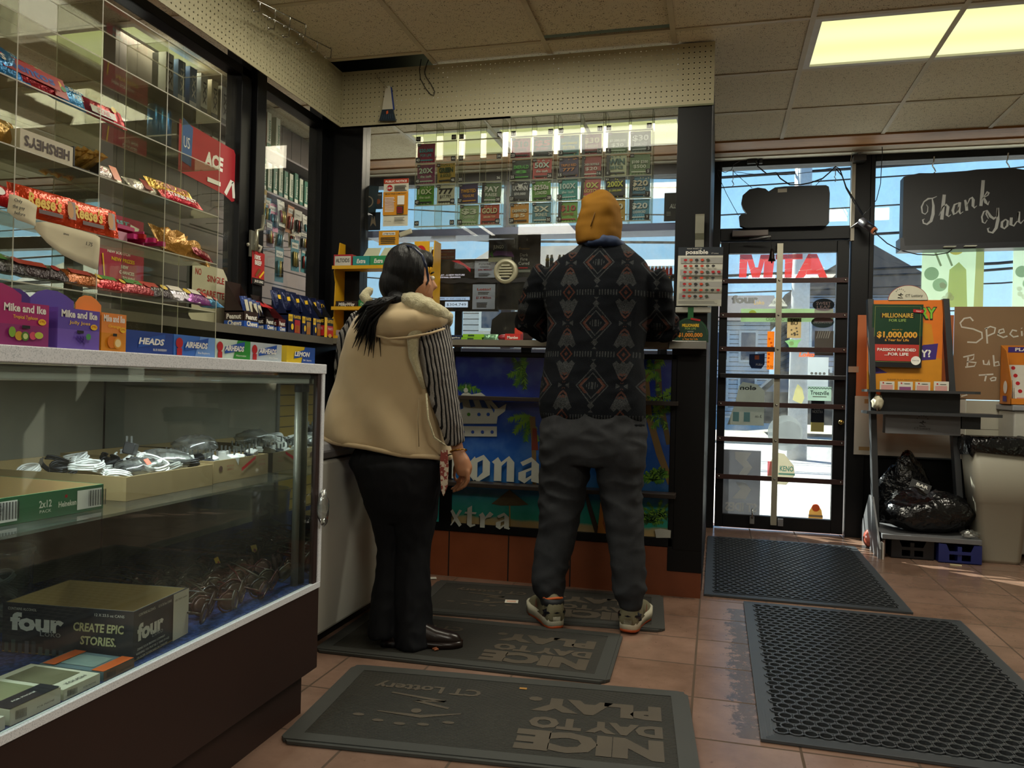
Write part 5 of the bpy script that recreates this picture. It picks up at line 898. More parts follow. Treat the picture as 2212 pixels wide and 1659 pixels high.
tag(MB().base((-2.02, yl(590), LZ + .12), 0, 0, .5).box(-.03, .03, -.04, .04, 0, .002, K('#c22a2a', .5)).build('box_flap'), 'upright red cardboard flap above the chew boxes', 'flap')
for k in range(4):
    bag('peanut_chew_pack', 'blue and white chew pack standing in the open boxes', 'candy', (-2.005, yl(546) + .035 * k, LZ + .105 - .005 * k), V((0, 1, .1)), V((-.2, 0, 1)), .032, .075, .012, '#26407f', RC(-.012, -.03, .012, .02, K('#c9c4ae', .5)), 'chew packs in the boxes')
ed = [yl(x) for x in (623, 651, 664, 690, 702, 712)]
ledgebox('navy peanut snack box with red stick pretzel print, first of its row', yl(622), yl(650), -1.965, .17, '#141f45', plt('#b3262a'), .09, .05, grp='peanut snack boxes')
ledgebox('navy peanut snack box with tan print, second of its row', yl(652), yl(672), -1.965, .17, '#141f45', plt('#a8803a'), .09, .045, grp='peanut snack boxes')
ledgebox('navy peanut snack box with brown print, third of its row', yl(676), yl(693), -1.965, .17, '#141f45', plt('#8f5f2c'), .09, .04, grp='peanut snack boxes')
def plk(m, w, h, k): m.rect(0, 0, w * .3, h, YELP); m.rect(w * .3, h * .1, w, h * .6, K('#c22a2c', .4)); m.text('PLANTERS', w * .6, h * .75, h * .16, YELP, w=w * .7, bold=.03); m.text('PEANUTS', w * .65, h * .4, h * .12, WHP, w=w * .5); m.disc(w * .6, h * .12, w * .2, K('#d9a75a', .5), ry=h * .09)
ledgebox('black, yellow and red peanuts box next to the woman', yl(697), yl(716), -1.955, .19, '#1a1a1e', plk, .09, .02, grp='peanut snack boxes')
for k in range(6): bag('peanut_sleeve', 'navy peanut sleeve standing in the peanut snack boxes', 'candy', (-2.03, yl(625) + .085 * k, LZ + .16), V((.2, 1, .1)), V((-.2, .1, 1)), .05, .09, .02, '#15204a', prs(RC(-.01, .0, .012, .02, YELP)), 'peanut sleeves', wr=.3)
# ---------------------------------------------------------------- signs on the left screen
SX = GXL + .0055
def lsheet(name, lb, cat, px0, py0, px1, py1, xx_, base, pr=None, shape=None, th=.001, grp=None):
    p0 = P(px0, (py0 + py1) / 2, x=xx_); p1 = P(px1, (py0 + py1) / 2, x=xx_); y0, y1 = p0[1], p1[1]; zt = (P(px0, py0, x=xx_)[2]); zb = P(px1, py1, x=xx_)[2]; w, h = y1 - y0, zt - zb
    b = MB().at((xx_, y0, zb), Y, Z)
    if shape: b.slab([(a * w, c * h) for a, c in shape], 0, th, K(base, .5))
    else: b.slab([(0, 0), (w, 0), (w, h), (0, h)], 0, th, K(base, .5))
    b.zl = th + .0003
    if pr: pr(b, w, h)
    return tag(b.build(name), lb, cat, grp)
lsheet('promo_poster', 'raspberry red poster reading NEW PRIZES on the left screen', 'poster', 213, 520, 310, 625, SX, '#b02a4c', lambda b, w, h: (b.text('NEW SCRATCH', w * .42, h * .78, h * .07, WHP, w=w * .5, bold=.03), b.text('NEW PRIZES', w * .52, h * .6, h * .09, YELP, w=w * .52, bold=.03), b.text('NEW', w * .55, h * .44, h * .08, WHP, w=w * .16, bold=.03), b.text('CHANCES', w * .6, h * .3, h * .08, WHP, w=w * .34, bold=.03), b.text('TO WIN!', w * .64, h * .16, h * .08, WHP, w=w * .28, bold=.03), b.stroke([(w * .12, h * .02), (w * .06, h * .72)], .006, YELP)))
lsheet('promo_card', 'dark pink card lettered FIRST above the gum box', 'poster', 220, 455, 310, 512, SX, '#a82a50', lambda b, w, h: (b.text('FIRST', w * .38, h * .48, h * .22, K('#7fc0cc', .5), w=w * .5, bold=.05), b.text('EVER', w * .38, h * .14, h * .2, K('#7fc0cc', .5), w=w * .5, bold=.05), b.poly([(w * .64, h * .2), (w * .84, h * .1), (w * .88, h * .45), (w * .66, h * .6)], WHP)))
lsheet('ace_sign', 'large red sign with white lettering and blue shield on the left screen', 'poster', 385, 255, 508, 430, SX, '#a8232e', lambda b, w, h: (b.text('ACE', w * .60, h * .42, h * .24, WHP, w=w * .34, bold=.05, shear=.1), b.stroke([(w * .82, h * .02), (w * .93, h * .3), (w * .96, h * .3), (w * .985, h * .0)], .02, WHP), b.poly([(w * .03, h * .3), (w * .2, h * .25), (w * .22, h * .95), (w * .05, h * 1.05)], K('#3a5f9a', .5)), b.text('US', w * .12, h * .55, h * .2, WHP, w=w * .1), b.rect(w * .48, h * .12, w * .72, h * .2, WHP)), shape=[(0, .1), (.8, .0), (.95, -.08), (1, -.05), (1, .85), (.97, .92), (.0, 1.0)])
def nsc(b, w, h):
    for s, x, y in (('NO', .2, .80), ('SINGLE', .62, .72), ('CIGARETTE', .5, .46)): b.text(s, w * x, h * y, h * .11, K('#a8322c', .6), w=w * (.14 if s == 'NO' else .42 if s == 'SINGLE' else .68), bold=.02)
lsheet('handmade_sign', 'white paper sign reading NO SINGLE CIGARETTE on the left screen', 'sign', 408, 562, 497, 705, SX, '#c9c4ab', nsc, shape=[(.0, .1), (.1, .0), (.8, .0), (.97, .2), (1, .6), (.9, .85), (.8, .98), (.1, 1), (.0, .9)])
lsheet('paper_strip', 'dark strip along the edge of the handmade sign', 'card', 403, 570, 414, 672, SX, '#3a3d3c')
# drink cans, upright on a glass shelf inside
for k, (px, c) in enumerate(((330, '#2a7fc0'), (344, '#2f86c4'), (357, '#2a78bc'))):
    q = P(px, 300, x=-2.3); b = MB().base((-2.3, q[1], P(345, 312, x=-2.3)[2])); r = .024; b.lathe([(.001, 0), (r * .8, 0), (r, .006), (r, .14), (r * .85, .15), (r * .8, .152), (.001, .152)], K(c, .25, .4), 18); tag(b.build('drink_can'), ['blue slim can with bar code, leftmost of three', 'blue slim can in the middle of three', 'blue slim can nearest the large red sign'][k], 'can', 'blue slim cans')
q = P(345, 312, x=-2.3); tag(MB().box(-2.4, -2.1245, q[1] - .12, q[1] + .12, q[2] - .008, q[2] - .002, ACR, AED).build('glass_shelf'), 'short clear shelf holding the blue slim cans', 'shelf')
# ---------------------------------------------------------------- cigarette cartons
NG, NW, MR = '#1f6a52', '#c9cdbb', '#8f1f24'
def shelf_cig(lb, z, y0, y1, x=-2.76): tag(MB().box(x - .02, x + .10, y0, y1, z - .012, z, K('#8b8285', .5)).build('cigarette_shelf'), lb, 'shelf')
shelf_cig('top grey shelf of cigarette cartons behind the side screen', 2.395, 3.2, 5.8); shelf_cig('second grey shelf with green and white cartons', 2.135, 3.2, 5.8)
def carton(y, z, w, h, c, spine, word, lb, grp, x=-2.66):
    b = MB().box(x - .08, x, y, y + w, z, z + h, K(c, .5)); b.face(x - .08, x, y, y + w, z, z + h, '+x'); b.rect(0, 0, w, h * .12, K(spine, .5)); b.at((x + .001, y + w * .8, z + h * .1), Z, NY); b.text(word, h * .4, 0, w * .5, K(spine, .5), w=h * .6, bold=.02); b.face(x - .08, x, y, y + w, z, z + h, '-y'); b.rect(.0, 0, .035, h, K(spine, .5)); tag(b.build('cigarette_carton'), lb, 'cigarette carton', grp)
y = 3.95
for k in range(6): carton(y, 2.396, .045, .21, MR if k < 4 else NW, '#e0d8c8' if k < 4 else NG, 'Carnival' if k < 4 else 'Newport', ('dark red' if k < 4 else 'white') + ' carton standing on the top cigarette shelf', 'cartons on the top shelf, %s' % ('red' if k < 4 else 'white')); y += .062 if k < 4 else .1
y = 3.98; carton(y, 2.136, .05, .2, MR, '#e0d0c0', 'Pall Mall', 'dark red carton at the near end of the second shelf', None); y += .06
carton(y, 2.136, .11, .19, '#8f7a3a', '#d8d4c0', 'Newport', 'gold and white carton beside the red one on the second shelf', None); y += .12
for k in range(14): carton(y, 2.136, .04, .17 if k % 3 else .19, NW if k % 2 else NG, NG if k % 2 else '#dfe2d2', 'Newport', ('white' if k % 2 else 'green') + ' menthol carton in the row on the second shelf', 'menthol cartons, %s' % ('white' if k % 2 else 'green')); y += .062
q0 = 3.3
for k in range(7): carton(q0 + .09 * k, 2.396, .055, .2, ['#c9ccc8', '#3f6f9a', '#356a9a', '#cfd0c4', '#b9b094', '#8f8f86', '#c9c4b0'][k], ['#2a2a2a', '#d8e0e8', '#d8e0e8', '#1d1d1d', '#2a2a2a', '#1d1d1d', '#7a2a2a'][k], 'XXI', ['pale', 'steel blue', 'mid blue', 'white and black', 'cream', 'grey', 'ivory'][k] + ' carton near the post on the top cigarette shelf', 'cartons near the post')
for k in range(6): carton(3.45 + .075 * k, 2.136, .05, .16, ['#7a2026', '#c9c4b0', '#8f2a2c', '#c2bfae', '#a8a290', '#6f1f24'][k], '#e0d8c8' if k % 2 == 0 else '#7a2a2a', 'Kings', ['brick red', 'bone white', 'wine red', 'light grey', 'sand', 'deep red'][k] + ' carton at the near end behind the large red sign', 'cartons near the post')
# ---------------------------------------------------------------- blister cards on hooks
cards = [(575, 455, 20, 34, '#4f8fa8'), (590, 470, 18, 36, '#c9567a'), (608, 462, 20, 34, '#c9c8b8'), (626, 474, 18, 34, '#c98a5a'), (643, 482, 17, 32, '#d9d4c4'), (660, 492, 16, 32, '#cfccc0'), (678, 496, 14, 30, '#8f8a92'), (695, 505, 13, 30, '#4a3a4a'), (712, 515, 11, 30, '#5f4a2a'),
         (582, 505, 20, 34, '#4a2a3c'), (604, 512, 19, 32, '#8f8a6a'), (630, 515, 17, 26, '#d8c9a8'), (656, 520, 16, 24, '#4a5058'), (603, 572, 20, 44, '#2a6a72'), (637, 552, 18, 40, '#2f7f8f'), (656, 560, 16, 34, '#3f8a8f'), (670, 570, 15, 38, '#2a4f52'), (566, 460, 12, 60, '#c9a83a')]
nm = ['light blue', 'pink', 'cream', 'tan', 'white', 'pale grey', 'mauve', 'dark violet', 'brown', 'plum', 'olive', 'buff', 'slate', 'teal', 'sea blue', 'turquoise', 'bottle green', 'mustard']
for k, (px, py, w, h, c) in enumerate(cards):
    xk = -2.42 + .012 * (k % 5); q = P(px, py, x=xk); W2 = .075 if w > 12 else .05; H2 = h / 1695 * q[1] * 1.9
    b = MB().base((xk, q[1], q[2]), R.uniform(-.12, .12), 0, R.uniform(-.1, .1)).box(-.001, .001, -W2 / 2, W2 / 2, -H2 / 2, H2 / 2, K(c, .5)); b.at((.0015, -W2 / 2, -H2 / 2), Y, Z); b.rect(W2 * .1, H2 * .72, W2 * .9, H2 * .9, K('#e0ddd0', .5)); b.text('MAX', W2 / 2, H2 * .76, H2 * .08, ink, w=W2 * .6)
    b.world()
    for s in range(3): b.tube([(.008, W2 * (-.25 + .25 * s), -H2 * .35), (.008, W2 * (-.25 + .25 * s), H2 * .1)], .006, K(R.choice(['#b9bcb8', '#2a2d2f', '#a83a30', '#3f8a9a', '#c9b86a']), .25, .3), 8)
    b.B = Matrix.Identity(4); b.world().tube([(xk + .002, q[1], q[2] + H2 * .46), (-2.772, q[1], q[2] + H2 * .46)], .0018, ALU, 5)
    tag(b.build('blister_card'), '%s blister card of small tubes hanging behind the side screen' % nm[k], 'blister pack', 'blister cards on the hooks')
tag(MB().tube([(-2.43, 3.2, 1.98), (-2.43, 3.84, 1.98)], .004, ALU).tube([(-2.43, 3.2, 1.72), (-2.43, 3.84, 1.72)], .004, ALU).build('card_rail'), 'thin metal rails carrying the hanging blister cards', 'rail')
tag(MB().base((-2.5, 3.6, 1.35), 0, 0, .0).box(-.272, .1, -.4, .3, 0, .012, K('#86848c', .4)).box(-.08, .06, .05, .2, .012, .03, K('#8f7f5a', .7)).build('inner_shelf'), 'grey inner shelf with brown envelope seen low through the side screen', 'shelf')
# jerky card and pull handle on the sliding frame
q = P(558, 580, x=-2.06); b = MB().box(-2.062, -2.06, q[1] - .05, q[1] + .05, q[2] - .075, q[2] + .075, K('#b5262a', .5)); b.at((-2.0595, q[1] - .05, q[2] - .075), Y, Z); b.rect(0, 0, .1, .028, BKP); b.text('JACK LINKS', .055, .01, .011, WHP, w=.07, bold=.03); b.text('100%', .04, .115, .02, WHP, w=.05, bold=.04); b.text('BEEF', .045, .09, .02, WHP, w=.055, bold=.04); b.poly([(.02, .04), (.05, .075), (.07, .07), (.03, .035)], K('#7a4a1c', .5)); b.poly([(.05, .035), (.09, .07), (.095, .062), (.06, .03)], YELP)
b.world().tube([(-2.06, q[1], q[2] + .075), (-2.055, q[1] + .01, q[2] + .1), (-2.07, q[1] - .02, q[2] + .11), (-2.08, q[1] - .06, q[2] + .1)], .008, K('#c9c4b0', .5)); tag(b.build('jerky_card'), 'red 100% BEEF hang card clipped to the black frame', 'card')
q = P(550, 500, x=-2.07); tag(MB().tube([(-2.07, q[1] - .02, q[2] - .09), (-2.045, q[1] - .02, q[2] - .09), (-2.045, q[1] - .02, q[2] - .0), (-2.045, q[1] + .02, q[2] + .012), (-2.045, q[1] + .03, q[2] + .08)], .009, K('#9c9a86', .3, .7)).box(-2.075, -2.065, q[1] - .035, q[1] - .005, q[2] - .12, q[2] - .0, K('#8f8d80', .4, .6)).build('pull_handle'), 'metal pull handle on the black sliding screen frame', 'handle')
# ---------------------------------------------------------------- hung on the pegboard
sc_ = thing('ice_scraper', 'white and dark blue ice scraper brush hanging on the front pegboard', 'ice scraper', (-1.70, 3.81, 2.36)); q = P(838, 186, y=3.815); b = MB().at((q[0], 3.822, q[2]), X, Z)
b.slab([(-.012, .0), (.012, .0), (.03, -.125), (-.03, -.125)], 0, .008, K('#c9c6b4', .4)); b.build('handle', sc_, bevel=.001); b = MB().at((q[0], 3.823, q[2]), X, Z); b.slab([(-.028, -.123), (.03, -.123), (.048, -.185), (-.044, -.18)], -.004, .012, K('#1d2c3a', .4)); b.zl = .013; b.poly([(-.004, -.135), (.006, -.13), (.008, -.145), (-.003, -.15)], K('#c95a2c', .5))
for k in range(6): b.stroke([(-.024 + .011 * k, -.15), (-.030 + .0135 * k, -.175)], .003, K('#3a5060', .4))
b.build('blade', sc_); MB().at((q[0], 3.826, q[2]), X, Z).slab([(.012, .0), (.018, -.005), (.036, -.12), (.028, -.125)], -.002, .004, K('#1f3a8a', .4)).build('blue_spine', sc_)
w = P(812, 160, y=3.815); MB().tube([(w[0], 3.832, w[2]), (w[0] + .01, 3.81, w[2] - .02), (q[0], 3.808, q[2] - .01)], .0022, K('#8f8a70', .4, .5)).build('hook_wire', sc_)
b = MB(); pts = [(910, 128), (906, 150), (908, 170), (920, 192), (930, 204), (937, 206), (939, 198), (930, 180), (920, 166), (917, 155), (922, 138), (926, 128)]; b.tube([tuple(P(a, c, y=3.825)) for a, c in pts], .0022, BKP, 6); tag(b.build('wire_loop'), 'thin black wire loop hanging out of the open ceiling cell', 'wire')
hk = thing('hook_rack', 'chrome double-rail rack of empty hooks below the left ceiling edge', 'hook rack', (-1.85, 2.9, 2.55))
for nme, x in (('rail', -1.80), ('rail', -1.88)): MB().tube([tuple(P(556, 2, x=x)) if x == -1.80 else tuple(P(566, 30, x=x)), tuple(P(660, 53, x=x)) if x == -1.80 else tuple(P(714, 105, x=x))], .0028, CHROME, 8).build(nme, hk)
for px, py, s in ((562, 8, 16), (595, 22, 18), (627, 39, 19), (661, 56, 20), (594, 46, 16), (625, 63, 16), (655, 78, 16), (686, 93, 18), (716, 107, 18)):
    x = -1.80 if py < 43 or px == 661 else -1.88; MB().tube([tuple(P(a, c, x=x)) for a, c in ((px - 2, py - 5), (px, py), (px - 1.5, py + s), (px - 14, py + s + 1), (px - 15, py + s - 5))], .0026, CHROME, 6).build('hook', hk)
# ---------------------------------------------------------------- right post: poster, bracket, round sign
def possible(b, w, h):
    b.rect(0, h * .86, w, h, K('#15202c', .5)); b.text('possible', w * .42, h * .885, h * .07, WHP, w=w * .5, bold=.03); b.text('YOUR TICKET TO', w * .36, h * .965, h * .02, WHP, w=w * .34); b.text('CT Lottery', w * .82, h * .885, h * .02, WHP, w=w * .16)
    for k in range(7):
        y = h * (.735 - .105 * k)
        if k % 2 == 0: b.rect(w * .06, y - h * .012, w, y + h * .088, K('#a9a9a4', .6))
        for j in range(5 + (k in (1, 3)) + 2 * (k in (2, 5)) - (0)):
            c = [REDP, K('#c9502c', .5), ink, K('#d0431f', .5), K('#3f4a3c', .5), ink if k % 2 else REDP, REDP][j]; b.disc(w * (.17 + .125 * j), y + h * .045, w * .04, c, ry=h * .02); b.rect(w * (.14 + .125 * j), y + h * .008, w * (.19 + .125 * j), y + h * .015, ink)
    lines(b, w * .05, w * .95, h * .02, h * .07, 3, K('#6a6a66', .6)); b.text('PLAY ONLINE', w / 2, h * .09, h * .018, ink, w=w * .24)
sheet('game_schedule_poster', 'white and dark blue schedule poster headed possible on the black post', 'poster', 1461, 533, 1561, 661, 3.795, '#d3d3c6', possible, tilt=.012)
p0, p1 = P(1459, 675, y=3.80), P(1536, 664, y=3.80); tag(MB().box(p0[0], p1[0], 3.79, 3.83, p0[2], p1[2], K('#c4c4ba', .4)).build('plastic_clip_bar', bevel=.002), 'white plastic clip bar under the schedule poster', 'clip')
p = P(1491, 735, y=3.79); r_ = .083; b = MB().at((p[0], 3.79, LZ + .002), X, Z); sh = [(r_ * math.cos(a * PI / 20), .035 + r_ * math.sin(a * PI / 20)) for a in range(21)]; b.slab([(r_, 0)] + sh + [(-r_, 0)], 0, .002, K('#123a26', .45)); b.zl = .0025
b.stroke([(r_ * .93 * math.cos(a * PI / 20), .035 + r_ * .93 * math.sin(a * PI / 20)) for a in range(21)], .002, K('#2f6a3f', .5)); b.text('MILLIONAIRE', 0, .073, .014, YELP, w=.078, bold=.04); b.text('FOR LIFE', 0, .060, .009, K('#8fae5a', .5), w=.05, bold=.02); b.text('WIN UP TO', 0, .048, .005, WHP, w=.028); b.text('$1,000,000', 0, .026, .018, K('#e0902c', .5), w=.112, bold=.04); b.text('a Year for Life', 0, .011, .009, K('#e0902c', .5), w=.07, bold=.02); b.poly([(.0, .115), (.045, .107), (.043, .099), (0, .106)], REDP)
b.world().box(p[0] - .014, p[0] + .012, 3.786, 3.79, LZ + .11, P(1491, 664, y=3.79)[2], K('#1f6a35', .5)); tag(b.build('round_topped_sign'), 'dark green million prize card with rounded top on the ledge corner', 'sign')
p0, p1 = P(1501, 533, y=3.82), P(1522, 464, y=3.82); b = MB().box(p0[0], p1[0], 3.83, 3.837, p0[2], p0[2] + .05, K('#8f8f82', .3, .8)); b.at((0, 0, 0), Y, Z); b.T = Matrix(((0, 0, 1, p0[0]), (1, 0, 0, 0), (0, 1, 0, 0), (0, 0, 0, 1)))
b.slab([(3.836, p0[2] + .03), (3.80, p0[2] + .06), (3.795, p1[2] - .01), (3.80, p1[2]), (3.805, p1[2] - .01), (3.805, p0[2] + .065), (3.838, p0[2] + .04)], 0, p1[0] - p0[0], K('#9b9b8c', .3, .8)); tag(b.build('bar_bracket'), 'bent metal bar bracket screwed high on the black post', 'bracket')
# ---------------------------------------------------------------- signs hanging in the street windows
def px2(y, z0_=None): return lambda a, b: (lambda q: (q[0], q[2]))(P(a, b, y=y))
Zc = lambda L, ox, oy, k: [(ox + a / k, oy + b / k) for a, b in L]
def outline(name, lb, cat, pts, yy, th, m, pr=None, grp=None, bevel=0):
    w = px2(yy); q = [w(*p) for p in pts]; b = MB().at((0, yy, 0), X, Z); a = sum(q[i][0] * q[(i + 1) % len(q)][1] - q[(i + 1) % len(q)][0] * q[i][1] for i in range(len(q)))
    b.slab(q if a > 0 else q[::-1], -th, 0, m); b.zl = .0005
    if pr: pr(b, w)
    return tag(b.build(name, bevel=bevel), lb, cat, grp)
DKS = K('#101113', .4, spec=.3)
outline('shop_sign', 'dark back of a cloud-shaped light sign hanging in the transom above the door', 'sign', Zc([(420, 820), (440, 800), (498, 795), (458, 740), (442, 690), (455, 620), (520, 562), (600, 546), (670, 556), (700, 582), (760, 545), (850, 535), (1240, 523), (1268, 538), (1278, 600), (1270, 880), (1240, 905), (480, 925), (430, 905)], 1500, 280, 4.366), 5.75, .05, DKS, lambda b, w: b.poly([w(1680, 408), (w(1700, 407)), w(1700, 415), w(1680, 416)], K('#b9b5a8', .6)), bevel=.004)
def wire(lb, L, yy, r=.0028, m=None, name='cable', cat='cable', k=0, off=(0, 0)):
    if k: L = Zc(L, off[0], off[1], k)
    return tag(MB().tube([tuple(P(a, b, y=yy)) for a, b in L], r, m or BKP, 6).build(name), lb, cat)
o43 = (1500, 280)
wire('thick black cable drooping above the cloud-shaped sign', [(570, 290), (600, 350), (680, 415), (770, 405), (810, 460), (900, 520), (1000, 520), (1100, 500), (1210, 460), (1280, 400), (1330, 350), (1370, 370), (1430, 540), (1500, 650), (1590, 800)], 5.72, .0045, k=4.366, off=o43)
wire('thin black wire down the left edge of the transom', [(430, 295), (370, 330), (350, 380), (290, 405), (222, 380), (220, 420), (300, 600), (370, 730), (415, 810)], 5.74, .0022, k=4.366, off=o43)
wire('fine chain stretched under the transom head', [(370, 395), (500, 415), (700, 430), (900, 425), (1100, 400), (1325, 355)], 5.76, .002, k=4.366, off=o43)
wire('short hook chain holding the left end of the cloud sign', [(370, 395), (450, 470), (520, 530), (545, 552)], 5.75, .002, k=4.366, off=o43)
wire('short chain holding the right end of the cloud sign', [(1325, 355), (1230, 440), (1170, 500), (1145, 525)], 5.75, .002, k=4.366, off=o43)
for a, lb in (((365, 380), 'loose S hook dangling at the left of the transom'), ((1330, 340), 'loose S hook dangling at the right of the transom')): wire(lb, [a, (a[0], a[1] + 90), (a[0] - 10, a[1] + 105), (a[0], a[1] + 120), (a[0] + 8, a[1] + 140), (a[0] - 6, a[1] + 152)], 5.77, .003, CHROME, 'hook', 'hook', 4.366, o43)
wire('white cord looping from the ceiling to the door jamb', [(1655, 35), (1560, 90), (1490, 180), (1475, 290), (1490, 350), (1495, 270)], 5.70, .002, K('#c9c4b4', .5), k=4.366, off=o43)
wire('black cable hanging from the ceiling to the camera', [(338, 0), (336, 90), (340, 200), (332, 300), (325, 460), (290, 600), (220, 680), (175, 735)], 5.68, .0025, k=3.95, off=(1820, 280))
wire('black cable sagging from the camera to the Thank You sign', [(265, 850), (300, 900), (380, 970), (490, 1030), (640, 1065), (780, 1070), (900, 1050), (950, 1010)], 5.66, .0035, k=3.95, off=(1820, 280))
wire('black cable from the transom across to the camera', [(-60, 330), (0, 400), (30, 500), (80, 590), (120, 660), (175, 735)], 5.70, .0035, k=3.95, off=(1820, 280))
q = P(1625, 348, y=5.8); tag(MB().box(q[0] - .035, q[0] + .035, 5.79, 5.82, q[2] - .018, q[2] + .018, BKP).box(q[0] + .045, q[0] + .07, 5.79, 5.82, q[2] - .02, q[2] + .02, BKP).build('junction_box', bevel=.003), 'little black power adapter on the door head', 'adapter')
# security camera
q = P(1872, 484, y=5.68); t = thing('security_camera', 'white and orange bullet camera clamped to the window jamb', 'camera', (q[0], 5.7, q[2])); b = MB(); d = V((.55, -.5, -.62)).normalized(); c0 = V((q[0], 5.7, q[2])) - d * .05
b.tube([tuple(c0), tuple(c0 + d * .12)], .026, K('#2f2c30', .3), 18).tube([tuple(c0 + d * .115), tuple(c0 + d * .135)], .023, K('#c9744a', .4), 18); b.build('housing', t); MB().tube([tuple(c0 + d * .136), tuple(c0 + d * .139)], .015, K('#16161a', .1), 16).build('lens', t)
MB().tube([tuple(c0), tuple(c0 + V((-.05, .08, -.03)))], .006, ALU, 8).build('bracket', t)
b = MB(); q = P(1858, 345, y=5.78); b.box(q[0] - .05, q[0] + .03, 5.72, 5.82, q[2] - .02, q[2] + .02, K('#2a2a2a', .4)).box(q[0] - .02, q[0], 5.75, 5.8, q[2] + .02, q[2] + .06, ALU); tag(b.build('conduit_box'), 'small dark conduit box where the window jamb meets the head', 'box')
x0 = P(1842, 450, y=5.81); tag(MB().box(x0[0] - .012, x0[0] + .012, 5.80, 5.82, P(1840, 520, y=5.81)[2], P(1842, 345, y=5.81)[2], K('#b9b4a4', .5)).build('cable_channel'), 'pale plastic cable channel down the door jamb', 'channel')
# THANK YOU light box
w = px2(5.66)
ty = thing('thank_you_sign', 'dark grey sign box with pale script reading Thank You hanging in the right window', 'sign', (1.75, 5.7, 1.98)); b = MB()
L = [w(1949, 540), w(1952, 382), w(1985, 374), w(2050, 374), w(2110, 366), w(2180, 362), w(2240, 370), w(2500, 372), w(2500, 520)]; b.at((0, 5.66, 0), X, Z); b.slab(L[::-1], -.10, 0, K('#26282c', .5)); b.build('box', ty)
b = MB().at((0, 5.66, 0), X, Z); b.slab([w(1943, 542), w(1943, 515), w(1951, 515), w(1953, 532), w(2500, 512), w(2500, 528)][::-1], -.11, .02, K('#3a3c42', .35)).build('bottom_tray', ty)
SCR = K('#b9bcbc', .4); b = MB().at((0, 5.6595, 0), X, Z)
def scr(L, ww, k=3.95, off=(1820, 280)): q = [w(*p) for p in Zc(L, off[0], off[1], k)]; s = .0026; b.stroke(q, [x * s / 3.2 for x in ww], SCR, .0006)
for L, W_ in [([(805, 570), (770, 585), (730, 590), (695, 615), (674, 660), (680, 710), (705, 722), (725, 700), (728, 660), (715, 640)], [4, 8, 14, 10, 12, 10, 8, 7, 5, 3]), ([(765, 590), (775, 650), (772, 720), (755, 780), (720, 808), (690, 798), (684, 770), (700, 762)], [8, 18, 24, 22, 14, 12, 12, 4]),
              ([(868, 555), (858, 640), (846, 768)], [24, 26, 24]), ([(822, 735), (855, 660), (885, 640), (900, 660), (890, 730), (905, 742), (925, 725)], [3, 8, 16, 22, 20, 10, 4]), ([(985, 628), (955, 640), (940, 690), (950, 722), (975, 710), (992, 660)], [8, 14, 20, 18, 10, 6]), ([(1000, 620), (992, 690), (1005, 718), (1030, 700)], [20, 22, 12, 4]),
              ([(1045, 600), (1055, 640), (1060, 692)], [14, 22, 20]), ([(1055, 660), (1085, 590), (1105, 580), (1115, 600), (1112, 650), (1125, 668), (1145, 650)], [4, 10, 16, 22, 20, 12, 4]), ([(1200, 432), (1190, 560), (1180, 652)], [24, 26, 22]), ([(1185, 600), (1215, 560), (1235, 530), (1248, 540), (1240, 560), (1205, 580)], [4, 8, 12, 14, 8, 6]), ([(1205, 578), (1222, 620), (1240, 640), (1252, 610)], [10, 22, 14, 4]),
              ([(1245, 760), (1225, 720), (1230, 690), (1205, 700), (1188, 745), (1195, 790), (1215, 800), (1235, 770)], [5, 12, 12, 12, 12, 12, 8, 5]), ([(1232, 690), (1262, 740), (1290, 760), (1320, 740), (1325, 670)], [10, 20, 20, 10, 6]), ([(1325, 668), (1325, 770), (1310, 840), (1280, 880), (1245, 872), (1238, 845), (1255, 838)], [16, 24, 22, 16, 12, 12, 4]),
              ([(1390, 765), (1360, 790), (1358, 830), (1380, 845), (1405, 820), (1410, 780), (1390, 765)], [8, 18, 20, 12, 16, 16, 8]), ([(1440, 750), (1435, 810), (1460, 822), (1490, 780), (1500, 705)], [20, 22, 12, 8, 10]), ([(1505, 700), (1500, 780), (1520, 800), (1548, 770)], [18, 22, 12, 4])]: scr(L, W_)
b.build('lettering', ty)
b = MB().world(); q1, q2 = P(2036, 533, y=5.64), P(2062, 531, y=5.64); b.box(q1[0], q2[0], 5.60, 5.638, q1[2] - .006, q1[2] - .002, K('#c9c8bc', .5)); b.box(q2[0] + .05, q2[0] + .12, 5.60, 5.638, q1[2] - .004, q1[2] + .0, K('#c9c8bc', .5)); b.build('rating_label', ty)
for a, lb in (((2018, 338), 'left S hook chain carrying the Thank You sign'), ((2178, 330), 'right S hook chain carrying the Thank You sign')): wire(lb, [a, (a[0] - 1, a[1] + 12), (a[0] - 4, a[1] + 20), (a[0], a[1] + 26), (a[0] + 3, a[1] + 32), (a[0] - 2, a[1] + 38)], 5.70, .004, CHROME, 'hook', 'hook')
